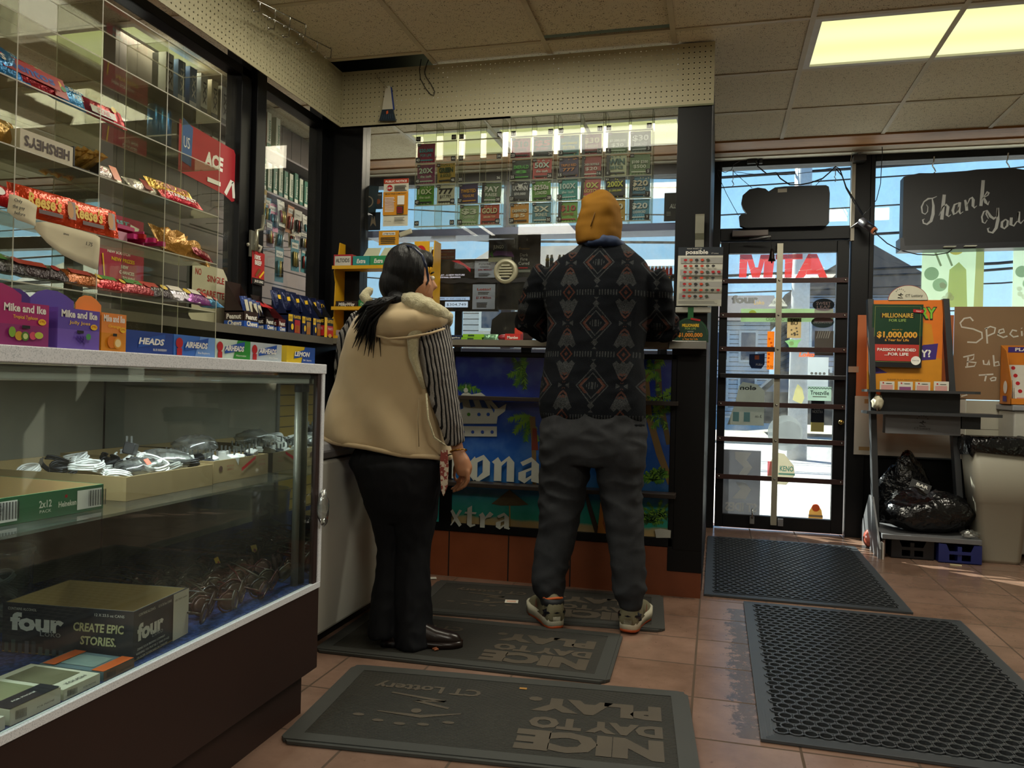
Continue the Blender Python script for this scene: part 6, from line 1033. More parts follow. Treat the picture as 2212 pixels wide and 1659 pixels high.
# ---------------------------------------------------------------- door furniture and stickers
q0, q1 = P(1581, 512, y=5.79), P(1660, 497, y=5.79); t = thing('door_closer', 'dark bronze hydraulic door closer above the door', 'door closer', (q0[0], 5.8, q0[2])); MB().box(q0[0], q1[0], 5.76, 5.82, q0[2], q1[2], K('#4a4340', .35, .6)).build('body', t, bevel=.004); MB().tube([tuple(P(1618, 516, y=5.75)), tuple(P(1665, 510, y=5.70))], .006, ALU, 6).build('arm', t)
q = P(1667, 570, y=5.72); t = thing('door_bell', 'small dark brass bell hanging at the top of the door', 'bell', tuple(q)); MB().lathe([(.001, .085), (.009, .084), (.013, .06), (.019, .02), (.026, .0), (.022, .004), (.001, .06)], K('#2f2622', .35, .6), 18, (q[0], 5.72, q[2] + .02)).build('bell', t); MB().tube([(q[0], 5.72, q[2] + .1), tuple(P(1664, 512, y=5.72))], .002, BKP, 5).tube([(q[0], 5.72, q[2] + .07), (q[0], 5.72, q[2] + .005)], .005, BKP, 6).build('clapper', t)
def STM(c, tr=.5, op=.85):
    key = ('st', c, tr, op)
    if key in _mc: return _mc[key]
    t = NT('sticker_' + c.strip('#')); d = t.n('ShaderNodeBsdfDiffuse'); d.inputs[0].default_value = lin(c); l = t.n('ShaderNodeBsdfTranslucent'); l.inputs[0].default_value = lin(c); x = t.n('ShaderNodeBsdfTransparent')
    m1 = t.n('ShaderNodeMixShader'); m1.inputs[0].default_value = tr; t.t.links.new(d.outputs[0], m1.inputs[1]); t.t.links.new(l.outputs[0], m1.inputs[2]); m2 = t.n('ShaderNodeMixShader'); m2.inputs[0].default_value = op; t.t.links.new(x.outputs[0], m2.inputs[1]); t.t.links.new(m1.outputs[0], m2.inputs[2]); _mc[key] = t.done(m2.outputs[0]); return _mc[key]
SY = 5.8675; g2 = 'stickers on the glass door'
def stick(lb, x0, y0, x1, y1, c, pr=None, shape=None, yy=SY, tr=.5, op=.9, name='door_sticker', cat='sticker'):
    a, c2 = P(x0, y1, y=yy), P(x1, y0, y=yy); w, h = c2[0] - a[0], c2[2] - a[2]; b = MB().at((a[0], yy, a[2]), X, Z); m = STM(c or '#ffffff', tr, op)
    if shape == 'o': shape = [(.5 + .5 * math.cos(k * PI / 14), .5 + .5 * math.sin(k * PI / 14)) for k in range(28)]
    if c: b.slab([(p * w, q * h) for p, q in (shape or [(0, 0), (1, 0), (1, 1), (0, 1)])], 0, .0012, m)
    b.zl = .0016
    if pr: pr(b, w, h)
    return tag(b.build(name), lb, cat, g2 if name == 'door_sticker' else None)
def mir(b, s, w, x, y, h, m, ww, **k):
    """lettering meant for the street: seen from behind it is mirrored"""
    T = b.T.copy(); b.T = T @ Matrix(((-1, 0, 0, 2 * x), (0, 1, 0, 0), (0, 0, 1, 0), (0, 0, 0, 1))); b.text(s, x, y, h, m, w=ww, **k); b.T = T
RS = STM('#c4403c', .5, .92)
b = MB().at((0, SY, 0), X, Z); w_ = px2(SY); cr = STM('#f0f0ea', .7, .9)
def lt(L): b.poly([w_(*p) for p in Zc(L, 1500, 280, 4.366)], RS, .001)
def let(name, lb, Ls, cracks):
    global b
    b = MB().at((0, SY, 0), X, Z); [lt(L) for L in Ls]; b.zl = .0015
    for c in cracks: b.stroke([w_(*p) for p in Zc(c, 1500, 280, 4.366)], .0035, cr)
    tag(b.build(name), lb, 'letter', 'cracked red ATM letters seen from behind')
let('vinyl_letter', 'cracked red vinyl letter M on the door glass', [[(430, 1178), (540, 1178), (575, 1300), (600, 1300), (625, 1180), (760, 1178), (735, 1395), (650, 1395), (660, 1240), (615, 1395), (545, 1395), (500, 1240), (490, 1395), (420, 1395)]], [[(430, 1210), (500, 1240), (545, 1215)], [(425, 1252), (492, 1250)], [(422, 1312), (490, 1310)], [(520, 1330), (570, 1290)], [(620, 1215), (660, 1240), (750, 1225)], [(580, 1320), (650, 1330)]])
let('vinyl_letter', 'cracked red vinyl letter T beside the metal strap', [[(765, 1178), (1020, 1172), (1020, 1222), (928, 1224), (918, 1395), (850, 1395), (855, 1225), (765, 1225)]], [[(880, 1180), (895, 1215), (925, 1225)], [(855, 1260), (925, 1250)], [(852, 1320), (922, 1310)]])
let('vinyl_letter', 'cracked red vinyl letter A at the right of the door glass', [[(1075, 1172), (1155, 1172), (1255, 1395), (1180, 1395), (1165, 1365), (1055, 1365), (1030, 1395), (952, 1400)]], [[(1090, 1190), (1110, 1210), (1150, 1205)], [(1030, 1270), (1070, 1265)], [(985, 1330), (1060, 1325), (1110, 1315)], [(1150, 1330), (1225, 1300)], [(1060, 1325), (1050, 1365)]])
GR = STM('#7d7a74', .3, .9); DK = STM('#25262a', .3, .95)
stick('grey four lettering sticker under the letter M', 1578, 638, 1652, 656, '', lambda b, w, h: (b.text('four', w * .42, h * .1, h * .9, GR, w=w * .78, bold=.06), b.text('Loko', w * .84, -h * .1, h * .5, STM('#c9a24a'), w=w * .3)))
stick('pale white diamond sticker behind the metal strap', 1660, 640, 1702, 664, '#dfe0da', lambda b, w, h: mir(b, 'SWISHER', w, w / 2, h * .3, h * .3, GR, w * .8), [(0, .1), (.3, .8), (.5, 1), (.7, .8), (1, .1)])
stick('black oval sticker high at the right of the door', 1755, 645, 1803, 672, '#2a2c2c', lambda b, w, h: (b.text('SWEET', w / 2, h * .5, h * .25, STM('#d8b8b4'), w=w * .66), b.text('LEAF', w / 2, h * .2, h * .25, STM('#d8b8b4'), w=w * .6)), 'o')
stick('wide pale green cigarillo strip sticker', 1600, 667, 1800, 695, '#b9cfa8', lambda b, w, h: (b.disc(w * .13, h * .6, h * .3, STM('#d8cf4a')), b.text('CIGARILLO', w * .38, h * .06, h * .28, GR, w=w * .2), b.rect(w * .8, 0, w, h, STM('#c9b8c4'))))
stick('dark green cut-out sticker with script at the right', 1752, 684, 1802, 708, '#3a4340', lambda b, w, h: b.text('Backwoods', w / 2, h * .4, h * .3, cr, w=w * .8, shear=.2), 'o')
stick('beige sticker with dark lettering and small drawings', 1700, 687, 1731, 730, '#cdb990', lambda b, w, h: (b.text('TAU', w / 2, h * .83, h * .14, DK, w=w * .6, bold=.03), b.text('BU', w / 2, h * .66, h * .15, DK, w=w * .5, bold=.03), [b.disc(w * R.uniform(.25, .75), h * R.uniform(.1, .5), w * .07, GR) for k in range(9)]))
stick('tall orange PUSH sticker on the left of the strap', 1656, 716, 1673, 798, '#e89a2c', lambda b, w, h: (b.text('PUSH', w / 2, h * .03, h * .08, DK, w=w * .8), [b.disc(w * R.uniform(.2, .8), h * (.2 + .1 * k), w * .16, STM('#d8742a')) for k in range(7)]), tr=.6)
stick('brown and white sticker of upright shapes at the right', 1759, 715, 1801, 768, '#5f5850', lambda b, w, h: ([b.stroke([(w * (.1 + .12 * k), h * .7), (w * (.2 + .12 * k), h * .98)], w * .05, cr) for k in range(6)], b.rect(0, 0, w, h * .08, GR)))
stick('green bear-shaped sticker beside the strap', 1695, 730, 1732, 754, '#a9cfa0', lambda b, w, h: b.disc(w * .4, h * .5, h * .2, STM('#d8e0b8')), [(0, .7), (.2, .4), (.3, 0), (.7, 0), (.8, .5), (1, .9), (.6, .8), (.4, .9)])
stick('dark blue cup-shaped push sticker', 1618, 764, 1652, 796, '#1c2338', lambda b, w, h: (b.text('PUSH', w * .65, h * .2, h * .14, cr, w=w * .4), b.rect(w * .35, h * .6, w * .65, h * .9, STM('#a85a3a'))), [(0, .95), (1, 1), (1, .3), (.8, 0), (.15, .02), (0, .3)])
stick('orange lettered sticker under the third grille bar', 1725, 761, 1760, 770, '', lambda b, w, h: b.text('Loko', w / 2, 0, h, STM('#d8642a', .6), w=w, bold=.05, shear=.2))
stick('pale white sheet sticker at the right of the strap', 1744, 772, 1790, 835, '#d5dde0', lambda b, w, h: [b.disc(w * (.2 + .2 * k), h * .45, w * .07, GR) for k in range(4)], op=.8)
stick('grey bag-shaped sticker with mirrored lettering', 1571, 826, 1652, 917, '#8f9188', lambda b, w, h: (mir(b, 'elon', w, w * .55, h * .82, h * .1, DK, w * .45, bold=.03), b.rect(w * .15, h * .08, w * .32, h * .3, STM('#5f8f98')), b.rect(w * .45, h * .08, w * .62, h * .3, STM('#5f8f98')), mir(b, '3-in', w, w * .85, h * .18, h * .07, DK, w * .18)), [(0, 0), (1, 0), (1, .8), (.8, .95), (.4, 1), (.3, .9), (.2, .5)])
stick('yellowish torn sticker right of the strap', 1712, 830, 1738, 872, '#d9d6a8', None, [(0, .2), (.2, .7), (.4, 1), (.8, .8), (1, .3), (.8, 0), (.3, .1)], op=.8)
stick('pale green sticker with zigzag border', 1745, 836, 1796, 865, '#c4d8cc', lambda b, w, h: (b.text('Treezville', w / 2, h * .42, h * .3, DK, w=w * .8, bold=.02), b.stroke([(w * k / 16, h * (.85 + .08 * (k % 2))) for k in range(17)], h * .05, DK), b.rect(w * .2, h * .25, w * .8, h * .32, GR)))
stick('tall black sticker with white lettering and yellow foot', 1751, 866, 1781, 932, '#17181b', lambda b, w, h: (b.text('COSA', w / 2, h * .72, h * .11, cr, w=w * .65), b.text('NOSTRA', w / 2, h * .6, h * .1, cr, w=w * .8), b.rect(0, 0, w, h * .3, STM('#c9c07a'))))
stick('round clear grey disc sticker across the strap', 1657, 898, 1735, 972, '#a3a9a9', lambda b, w, h: b.disc(w * .6, h * .5, w * .36, STM('#c3c9cc', .5, .7)), 'o', op=.6)
stick('large grey panel sticker with white zigzag and mirrored lettering', 1560, 974, 1644, 1110, '#7f8084', lambda b, w, h: (b.poly([(w * .3, h * .97), (w * .75, h * .97), (w * .62, h * .85), (w * .78, h * .74), (w * .62, h * .60), (w * .4, h * .60), (w * .55, h * .74), (w * .32, h * .86)], cr), b.poly([(w * .35, h * .5), (w * .6, h * .5), (w * .76, h * .4), (w * .62, h * .25), (w * .25, h * .25), (w * .48, h * .4)], cr), mir(b, 'ST IDES', w, w * .5, h * .06, h * .13, cr, w * .85, bold=.04)))
stick('cream and red round-topped keno sticker by the strap', 1657, 978, 1718, 1045, '#d5d0bc', lambda b, w, h: (b.rect(0, h * .25, w * .18, h * .7, STM('#b3323c')), b.text('KENO', w * .7, h * .42, h * .16, STM('#4fa3a0'), w=w * .5, bold=.03), b.rect(w * .4, h * .3, w, h * .36, STM('#4fa3a0'))), [(0, .2), (.1, .7), (.35, .98), (.6, .95), (.95, .6), (1, .3), (.7, 0), (.3, 0)])
stick('faded white square sticker near the door foot', 1700, 1058, 1745, 1095, '#dfe4e6', None, [(0, .1), (0, .9), (.5, 1), (1, .95), (1, .1), (.5, 0)], op=.6)
stick('small red and gold burger-shaped sticker at the door foot', 1746, 1090, 1778, 1119, '#c9a45a', lambda b, w, h: (b.disc(w * .5, h * .75, w * .28, STM('#c23a30')), b.rect(0, h * .1, w, h * .25, GR)), [(0, 0), (1, 0), (.9, .6), (.6, 1), (.3, .95), (.05, .5)])
# ---------------------------------------------------------------- right window: drink posters, boards, chalk board
def drink(b, w, h):
    b.disc(w * .55, h * .8, w * .14, STM('#d9b84a', .7)); b.poly([(w * .42, 0), (w * .75, 0), (w * .72, h * .5), (w * .6, h * .6), (w * .45, h * .5)], STM('#c3c87a', .6)); b.disc(w * .16, h * .45, w * .12, STM('#8fa890', .7)); b.disc(w * .3, h * .3, w * .12, STM('#9fb8a0', .7)); b.poly([(w * .85, 0), (w, 0), (w, h), (w * .88, h)], STM('#cfc88a', .6))
    for x in (.14, .32): b.stroke([(w * x, h * .88), (w * (x + .17), h * .55)], w * .035, STM('#8f9a7a', .5))
    for k in range(5): b.disc(w * R.uniform(.1, .5), h * R.uniform(.1, .3), w * .05, STM('#e3e6dc', .7))
stick('pale green drinks poster in the window under the Thank You sign', 1989, 500, 2127, 664, '#c3d2c0', drink, name='window_poster', cat='poster', yy=5.868, tr=.65)
stick('second pale green drinks poster at the right edge', 2186, 490, 2310, 664, '#c8d6c8', drink, name='window_poster', cat='poster', yy=5.868, tr=.65)
bd = lambda nm, lb, a, pr=None, y=5.80: (lambda b: (pr(b) if pr else None, tag(b.build(nm), lb, 'board'))[1])
def board(nm, lb, x0, x1, z0, z1, y, c, pr=None):
    b = MB().box(x0, x1, y, y + .008, z0, z1, K(c, .6, 0, .08, 6)); b.at((x0, y - .0008, z0), X, Z)
    if pr: pr(b, x1 - x0, z1 - z0)
    return tag(b.build(nm), lb, 'board')
board('orange_backing', 'orange brown cardboard behind the lottery stand', .925, 1.52, .97, 1.53, 5.803, '#b5683a')
TAPE2 = K('#9c7f52', .6)
board('white_board', 'scuffed white board behind the lottery stand legs', .918, 1.60, .575, .975, 5.79, '#b9b6ac', lambda b, w, h: (b.rect(.06, h - .05, .12, h - .02, TAPE2), b.rect(.03, .03, .10, .055, TAPE2)))
board('white_board', 'grimy white board right of the lottery stand under the chalk writing', 1.602, 2.5, .575, .965, 5.793, '#b3b0a0', lambda b, w, h: b.rect(.0, .2, w, .203, K('#7a766a', .6)))
def chalk(b, w, h):
    c = K('#d8d4c8', .8); wq = px2(5.79)
    def s(L, ww=.010): b.stroke([(lambda q: (q[0] - 1.52, q[1] - .97))(wq(*p)) for p in Zc(L, 1820, 600, 4.607)], ww, c, .001)
    s([(1300, 430), (1270, 395), (1210, 405), (1170, 450), (1185, 490), (1300, 510), (1385, 545), (1390, 600), (1330, 645), (1240, 640)]); s([(1430, 500), (1440, 655)]); s([(1415, 510), (1470, 485), (1520, 500), (1510, 550), (1440, 580)]); s([(1545, 560), (1610, 540), (1600, 510), (1560, 520), (1545, 570), (1600, 595), (1640, 580)]); s([(1735, 530), (1690, 520), (1665, 560), (1700, 590), (1750, 580)]); s([(1782, 530), (1785, 580)]); s([(1780, 500), (1783, 505)]); s([(1830, 530), (1810, 560), (1830, 590), (1850, 560), (1870, 590)]); s([(1890, 480), (1900, 590)])
    s([(1200, 790), (1310, 765), (1300, 810), (1240, 835), (1330, 845), (1310, 880), (1220, 890)]); s([(1250, 790), (1240, 880)]); s([(1400, 820), (1405, 860), (1440, 865), (1455, 820), (1460, 870)]); s([(1500, 770), (1510, 880), (1560, 870), (1550, 835), (1510, 845)]); s([(1620, 770), (1630, 880), (1680, 870), (1670, 835), (1630, 845)]); s([(1740, 770), (1745, 880)])
    s([(1355, 970), (1500, 960)]); s([(1430, 965), (1415, 1030)]); s([(1500, 990), (1470, 1005), (1480, 1025), (1520, 1020), (1525, 995), (1500, 990)]); s([(1140, 1150), (1210, 1145), (1240, 1165), (1180, 1180)]); s([(1170, 1150), (1160, 1190)])
board('chalk_board', 'brown board with chalk writing Special Bub Tea right of the lottery stand', 1.52, 2.5, .97, 1.585, 5.79, '#8f7253', chalk)
# ---------------------------------------------------------------- lottery play stand
RK = K('#36383b', .4, .1); RK2 = K('#66676a', .45); ls = thing('lottery_stand', 'dark metal lottery play stand with orange and green posters in front of the window', 'display stand', (1.25, 5.45, 0))
for xa, xb in ((.985, .925), (1.475, 1.362)): MB().loft([[(x, y, z) for x, y in ((q, yy), (q + .034, yy), (q + .034, yy + .07), (q, yy + .07))] for q, yy, z in ((xa, 5.40, .13), (xb, 5.44, 1.6))], RK, sm=False).build('post', ls)
MB().at((.98, 5.75, .0), NY, Z).slab([(.0, .0), (.62, .0), (.62, .06), (.36, .34), (.25, .34), (.0, .10)], 0, .01, RK2).build('foot_panel', ls)
MB().box(.99, 1.53, 5.16, 5.6, .118, .148, RK2).build('base_shelf', ls, bevel=.003)
MB().at((0, 0, 1.005), X, Y).slab([(.91, 5.30), (1.50, 5.25), (1.535, 5.27), (1.535, 5.5), (.91, 5.5)], 0, .016, RK).build('writing_shelf', ls); MB().at((0, 0, .868), X, Y).slab([(.91, 5.30), (1.62, 5.25), (1.655, 5.27), (1.655, 5.5), (.91, 5.5)], 0, .018, RK).build('writing_shelf', ls)
MB().box(1.01, 1.46, 5.40, 5.44, .885, 1.005, RK).build('slip_pocket', ls); LG = K('#141414', .5)
def logo(b, x, y, s, m, txt=True):
    for k in range(6): a = .5 + k * .42; b.disc(x + s * math.cos(a) * .9, y + s * (.9 + math.sin(a)), s * .1, m, ry=s * .06)
    b.stroke([(x - s * .45, y + s * .2), (x + s * .5, y + s * .1), (x, y + s * .6), (x - s * .4, y + s * .75), (x + s * .5, y + s * .8)], s * .12, m); b.disc(x + s * .1, y + s * .95, s * .13, m)
    if txt: b.text('CT Lottery', x, y - s * .35, s * .36, m, w=s * 2.4)
b = MB().box(1.03, 1.455, 5.36, 5.44, .748, .866, RK2); b.at((1.03, 5.3595, .748), X, Z); logo(b, .21, .045, .038, LG); b.build('lower_box', ls); MB().box(1.462, 1.565, 5.36, 5.44, .79, .866, RK).build('side_box', ls)
b = MB().box(.935, 1.37, 5.47, 5.475, 1.02, 1.595, K('#e0761c', .45)); b.at((.935, 5.4695, 1.02), X, Z); PUR = K('#3f2a7a', .45); OR2 = K('#cf8a1e', .45)
b.poly([(0, 0), (.435, 0), (.435, .2), (.25, .26), (0, .12)], OR2).poly([(.29, .3), (.39, .28), (.37, .42), (.3, .44)], OR2).poly([(.2, .18), (.40, .2), (.41, .3), (.33, .29), (.2, .24)], PUR).poly([(.25, .28), (.31, .3), (.31, .4), (.25, .37)], PUR).poly([(.02, .10), (.12, .11), (.03, .16)], PUR)
b.text('RY', .35, .455, .075, LG, w=.10, bold=.06).text('RY', .35, .46, .068, K('#7fc03a', .4), w=.085, bold=.03).text('AY?', .32, .215, .045, WHP, w=.10, bold=.03).text('PLEASE PLAY RESPONSIBLY', .22, .065, .006, ink, w=.2); b.build('orange_poster', ls)
b = MB().base((1.055, 5.435, 1.18), 0, 0, .01).box(-.105, .19, 0, .003, -.015, .385, K('#123a24', .35)); b.at((-.105, -.0006, -.015), X, Z); b.rect(0, .0, .295, .20, K('#14161a', .4)); b.stroke([(.015, .035), (.28, .035), (.28, .385), (.015, .385), (.015, .035)], .002, K('#8f9a4a', .5)); b.rect(.018, .04, .277, .145, K('#b8352c', .45))
b.text('MILLIONAIRE', .147, .315, .03, LG, w=.2, bold=.06).text('MILLIONAIRE', .147, .316, .028, K('#d0a83a', .4), w=.18, bold=.02).text('FOR LIFE', .147, .29, .017, K('#8fae5a', .4), w=.1, bold=.02).text('WIN UP TO', .147, .235, .008, K('#c9a23a', .5), w=.06).text('$1,000,000', .147, .19, .036, K('#e0a23a', .4), w=.235, bold=.04).text('a Year for Life', .147, .166, .016, K('#e0a23a', .4), w=.14, bold=.02).text('PASSION FUNDED', .147, .103, .018, WHP, w=.225, bold=.03).text('...FOR LIFE', .147, .075, .018, WHP, w=.14, bold=.03)
b.disc(.26, .045, .028, WHP, n=22); b.text('Drawn Daily', .26, .042, .008, ink, w=.04); b.poly([(.235, .37), (.295, .365), (.295, .345), (.235, .35)], REDP); b.text('New!', .267, .352, .011, WHP, w=.03); b.build('green_poster', ls)
b = MB().at((1.165, 5.475, 1.59), X, Z); r_ = .118; b.slab([(r_ * math.cos(a * PI / 20), r_ * math.sin(a * PI / 20) * .85) for a in range(21)], 0, .004, K('#8f3a2c', .5)); b.zl = .0045; b.poly([(r_ * .97 * math.cos(a * PI / 20), r_ * .82 * math.sin(a * PI / 20)) for a in range(21)], K('#cfccb8', .5)); logo(b, -.045, .015, .032, LG, False); b.text('CT Lottery', .035, .025, .018, LG, w=.10); b.build('round_header', ls)
for k, x in enumerate((1.0, 1.105, 1.205, 1.31)):
    b = MB().base((x, 5.40, 1.022)).box(0, .085, 0, .006, 0, .052 + .006 * (k == 3), K('#d3d0c2', .6)); b.at((0, -.0006, 0), X, Z); b.disc(.02, .042, .005, REDP); b.rect(.008, .0, .075, .03, K('#cf9a94', .5)) if k != 1 else b.rect(.008, 0, .075, .02, K('#8a4a7a', .5)); b.rect(.035, .038, .07, .041, ink); tag(b.build('play_slips'), ['pad of pink play slips at the left of the stand', 'pad with purple heading, second from left on the stand', 'pad of play slips, third from left on the stand', 'taller pad of slips at the right of the stand'][k], 'play slips', 'pads of play slips')
tag(crumple((.975, 5.33, .94), .03, .05, .05, K('#c9c2a8', .6), jit=.3).build('crumpled_tissue'), 'crumpled white tissue wedged at the left of the stand', 'tissue')
# bin bags, crates, bin
BAGM = K('#0b0b0d', .22, 0, .1, 8, .9, 22, bd=.02)
def sack(c, rx, ry, rz, n=28, k=14, seed=3):
    b = MB(); rr = random.Random(seed); rings = []
    for i in range(1, k):
        a = PI * i / k; L = []
        for j in range(n): t = 2 * PI * j / n; f = 1 + .10 * math.sin(3 * t + seed) * math.sin(a) + .07 * math.sin(7 * t + i * .8) + rr.uniform(-.035, .035); L.append((c[0] + rx * f * math.sin(a) ** .8 * math.cos(t), c[1] + ry * f * math.sin(a) ** .8 * math.sin(t), max(c[2], c[2] + rz * (1 - math.cos(a)) * .5 * (1 + .12 * math.sin(2 * t + seed) + rr.uniform(-.04, .04)))))
        rings.append(L)
    return b.loft(rings, BAGM)
b = sack((1.27, 5.36, .149), .245, .18, .24); tag(b.build('bin_bag'), 'full shiny black bin bag lying on the stand base shelf', 'bag')
b = sack((1.22, 5.66, .01), .2, .10, .56, seed=5); tag(b.build('bin_bag'), 'crumpled matt black bag leaning behind the shiny one', 'bag')
b = MB().base((1.27, 5.50, .41), -.2, -.35, .35).box(-.06, .06, 0, .003, -.03, .03, K('#101012', .5)); b.at((-.06, -.0006, -.03), X, Z); b.text('BAR', .07, .028, .02, WHP, w=.07, bold=.02).text('NEW YORK', .06, .012, .008, WHP, w=.06); tag(b.build('bag_label'), 'black label with white BA lettering above the shiny bag', 'label')
tag(crumple((1.47, 5.19, .175), .05, .03, .025, TAPE, jit=.3).build('film_scrap'), 'crumpled clear film on the right of the stand base', 'wrapper')
def crate(lb, x0, x1, y0, c, h=.11):
    m = MB(); w = x1 - x0; cm = K(c, .4); y1 = y0 + .3; t = .006
    def wall(o, u, w): m.at(o, u, Z); m.slab([(0, 0), (w, 0), (w, h), (w * .8, h), (w * .74, h * .62), (w * .26, h * .62), (w * .2, h), (0, h)], -t, 0, cm)
    m.at((x0, y0, .004), X, Z); pts = [(0, 0), (w, 0), (w, h), (w * .82, h * .98), (w * .74, h * .62), (w * .26, h * .62), (w * .18, h * .98), (0, h)]
    # front in strips so the hand hole stays open
    for q in ([(0, 0), (w * .25, 0), (w * .25, h * .62), (w * .18, h * .98), (0, h)], [(w * .25, 0), (w * .75, 0), (w * .75, h * .12), (w * .25, h * .12)], [(w * .25, h * .45), (w * .75, h * .45), (w * .75, h * .62), (w * .25, h * .62)], [(w * .75, 0), (w, 0), (w, h), (w * .82, h * .98), (w * .75, h * .62)]): m.slab(q, -t, 0, cm)
    m.world().box(x0, x0 + t, y0 + t, y1, .004, h, cm).box(x1 - t, x1, y0 + t, y1, .004, h, cm).box(x0, x1, y1 - t, y1, .004, h, cm).box(x0, x1, y0, y1, .002, .008, cm).box((x0 + x1) / 2 - .012, (x0 + x1) / 2 + .012, y0 + t, y1, .01, h * .9, cm)
    return tag(m.build('bottle_crate', bevel=.002), lb, 'crate')
crate('black plastic bottle crate under the stand base', 1.05, 1.285, 5.2, '#15151a'); crate('dark blue plastic bottle crate next to the black one', 1.30, 1.53, 5.16, '#1b2560')
tag(MB().base((1.38, 5.11, .001), -.1).box(-.03, .03, -.01, .01, 0, .004, K('#c9bf9a', .5)).build('paper_scrap'), 'little yellowish paper scrap in front of the blue crate', 'scrap')
for k in range(5): tag(MB().base((.985 + .012 * k, 5.12 + .05 * k, .001), .1).box(0, .008, 0, .04, 0, .10, K(['#b9b4ac', '#7a5048', '#c9c4ba', '#a89088', '#8a7f78'][k], .4)).build('magazine'), 'magazine spine standing beside the black crate in the sun', 'magazine', 'magazines by the black crate')
tag(sack((.99, 5.50, .002), .05, .08, .10, seed=9).build('plastic_bag'), 'small red-brown plastic bag under the stand foot', 'bag').data.materials[0] = K('#9a4a3a', .3)
GB = K('#9b9789', .5, 0, .08, 4); bin_ = thing('waste_bin', 'tall beige-grey plastic waste bin with black liner at the right', 'bin', (1.68, 5.45, 0)); b = MB()
def rr_(x0, x1, y0, y1, r, z, n=5): return [(cx + r * math.cos(a0 + PI / 2 * k / n), cy + r * math.sin(a0 + PI / 2 * k / n), z) for cx, cy, a0 in ((x1 - r, y1 - r, 0), (x0 + r, y1 - r, PI / 2), (x0 + r, y0 + r, PI), (x1 - r, y0 + r, 1.5 * PI)) for k in range(n + 1)]
b.loft([rr_(1.555, 1.765, 5.26, 5.44, .035, 0), rr_(1.548, 1.772, 5.25, 5.445, .035, .02), rr_(1.515, 1.80, 5.235, 5.455, .04, .36), rr_(1.510, 1.805, 5.23, 5.46, .04, .365), rr_(1.475, 1.835, 5.21, 5.47, .045, .70)], GB); b.build('body', bin_)
b = MB(); rg = []
for z, o, j in ((.74, -.03, 0), (.752, .0, .004), (.735, .012, .006), (.69, .012, .01), (.645, .002, .012)): rg.append([(x + o * (1 if x > 1.66 else -1) + R.uniform(-j, j), y + o * (1 if y > 5.34 else -1) + R.uniform(-j, j), zz + R.uniform(-j, j) * 1.6) for x, y, zz in rr_(1.47, 1.84, 5.205, 5.475, .045, z, 6)])
b.loft([[(x * .7 + 1.66 * .3, y * .7 + 5.34 * .3, .55) for x, y, z in rg[0]]] + rg, BAGM, cap=False); b.build('liner', bin_)
FR = K('#b9b8b0', .35, .1); cb = thing('white_cabinet', 'white metal cabinet with grey worktop at the right edge', 'cabinet', (2.1, 5.62, 0)); MB().box(1.79, 2.45, 5.5, 5.78, .02, .91, FR).build('body', cb, bevel=.01); MB().box(1.775, 2.46, 5.48, 5.785, .91, .945, K('#8f9094', .35)).build('worktop', cb, bevel=.006)
b = MB(); OB = K('#d07c22', .45); b.base((1.74, 5.5, .9455), .0); b.at((.03, .2, 0), NY, Z).slab([(0, 0), (.2, 0), (.2, .14), (.1, .34), (0, .38)], -.003, 0, OB); b.world().box(.03, .34, .195, .2, 0, .38, OB).box(.03, .34, 0, .2, 0, .004, OB); b.at((.03, -.0, 0), X, Z).slab([(0, 0), (.31, 0), (.31, .04), (0, .04)], -.003, 0, OB); b.at((.03, .1935, 0), X, Z); b.rect(.04, .335, .3, .37, PUR).text('PLAY HERE', .18, .345, .02, WHP, w=.2, bold=.03); b.world()
b.at((.026, .13, .11), NY, Z).disc(.04, .0, .035, WHP, ry=.04).rect(.0, -.09, .07, -.055, PUR); tag(b.build('play_here_holder'), 'orange cardboard PLAY HERE slip holder on the white cabinet', 'slip holder')
for k in range(5): tag(MB().base((1.80, 5.66 - .035 * k, .952), 0, -.15).box(0, .12 + .01 * k, 0, .006, 0, .30 - .05 * k, K('#cfccc2', .6)).at((0, -.0006, 0), X, Z).disc(.03, .28 - .05 * k, .012, REDP).rect(.01, .02, .11, .2 - .04 * k, K('#c98a84', .5)).build('slip_pad'), 'pad of play slips stepped in the orange PLAY HERE holder', 'play slips', 'pads in the orange holder')
q = P(1848, 798, y=5.8); tag(MB().box(q[0] - .045, q[0] + .02, 5.80, 5.82, q[2] - .02, q[2] + .02, K('#9a9286', .4, .6)).build('latch_bracket'), 'little metal latch plate on the black jamb beside the door', 'latch')
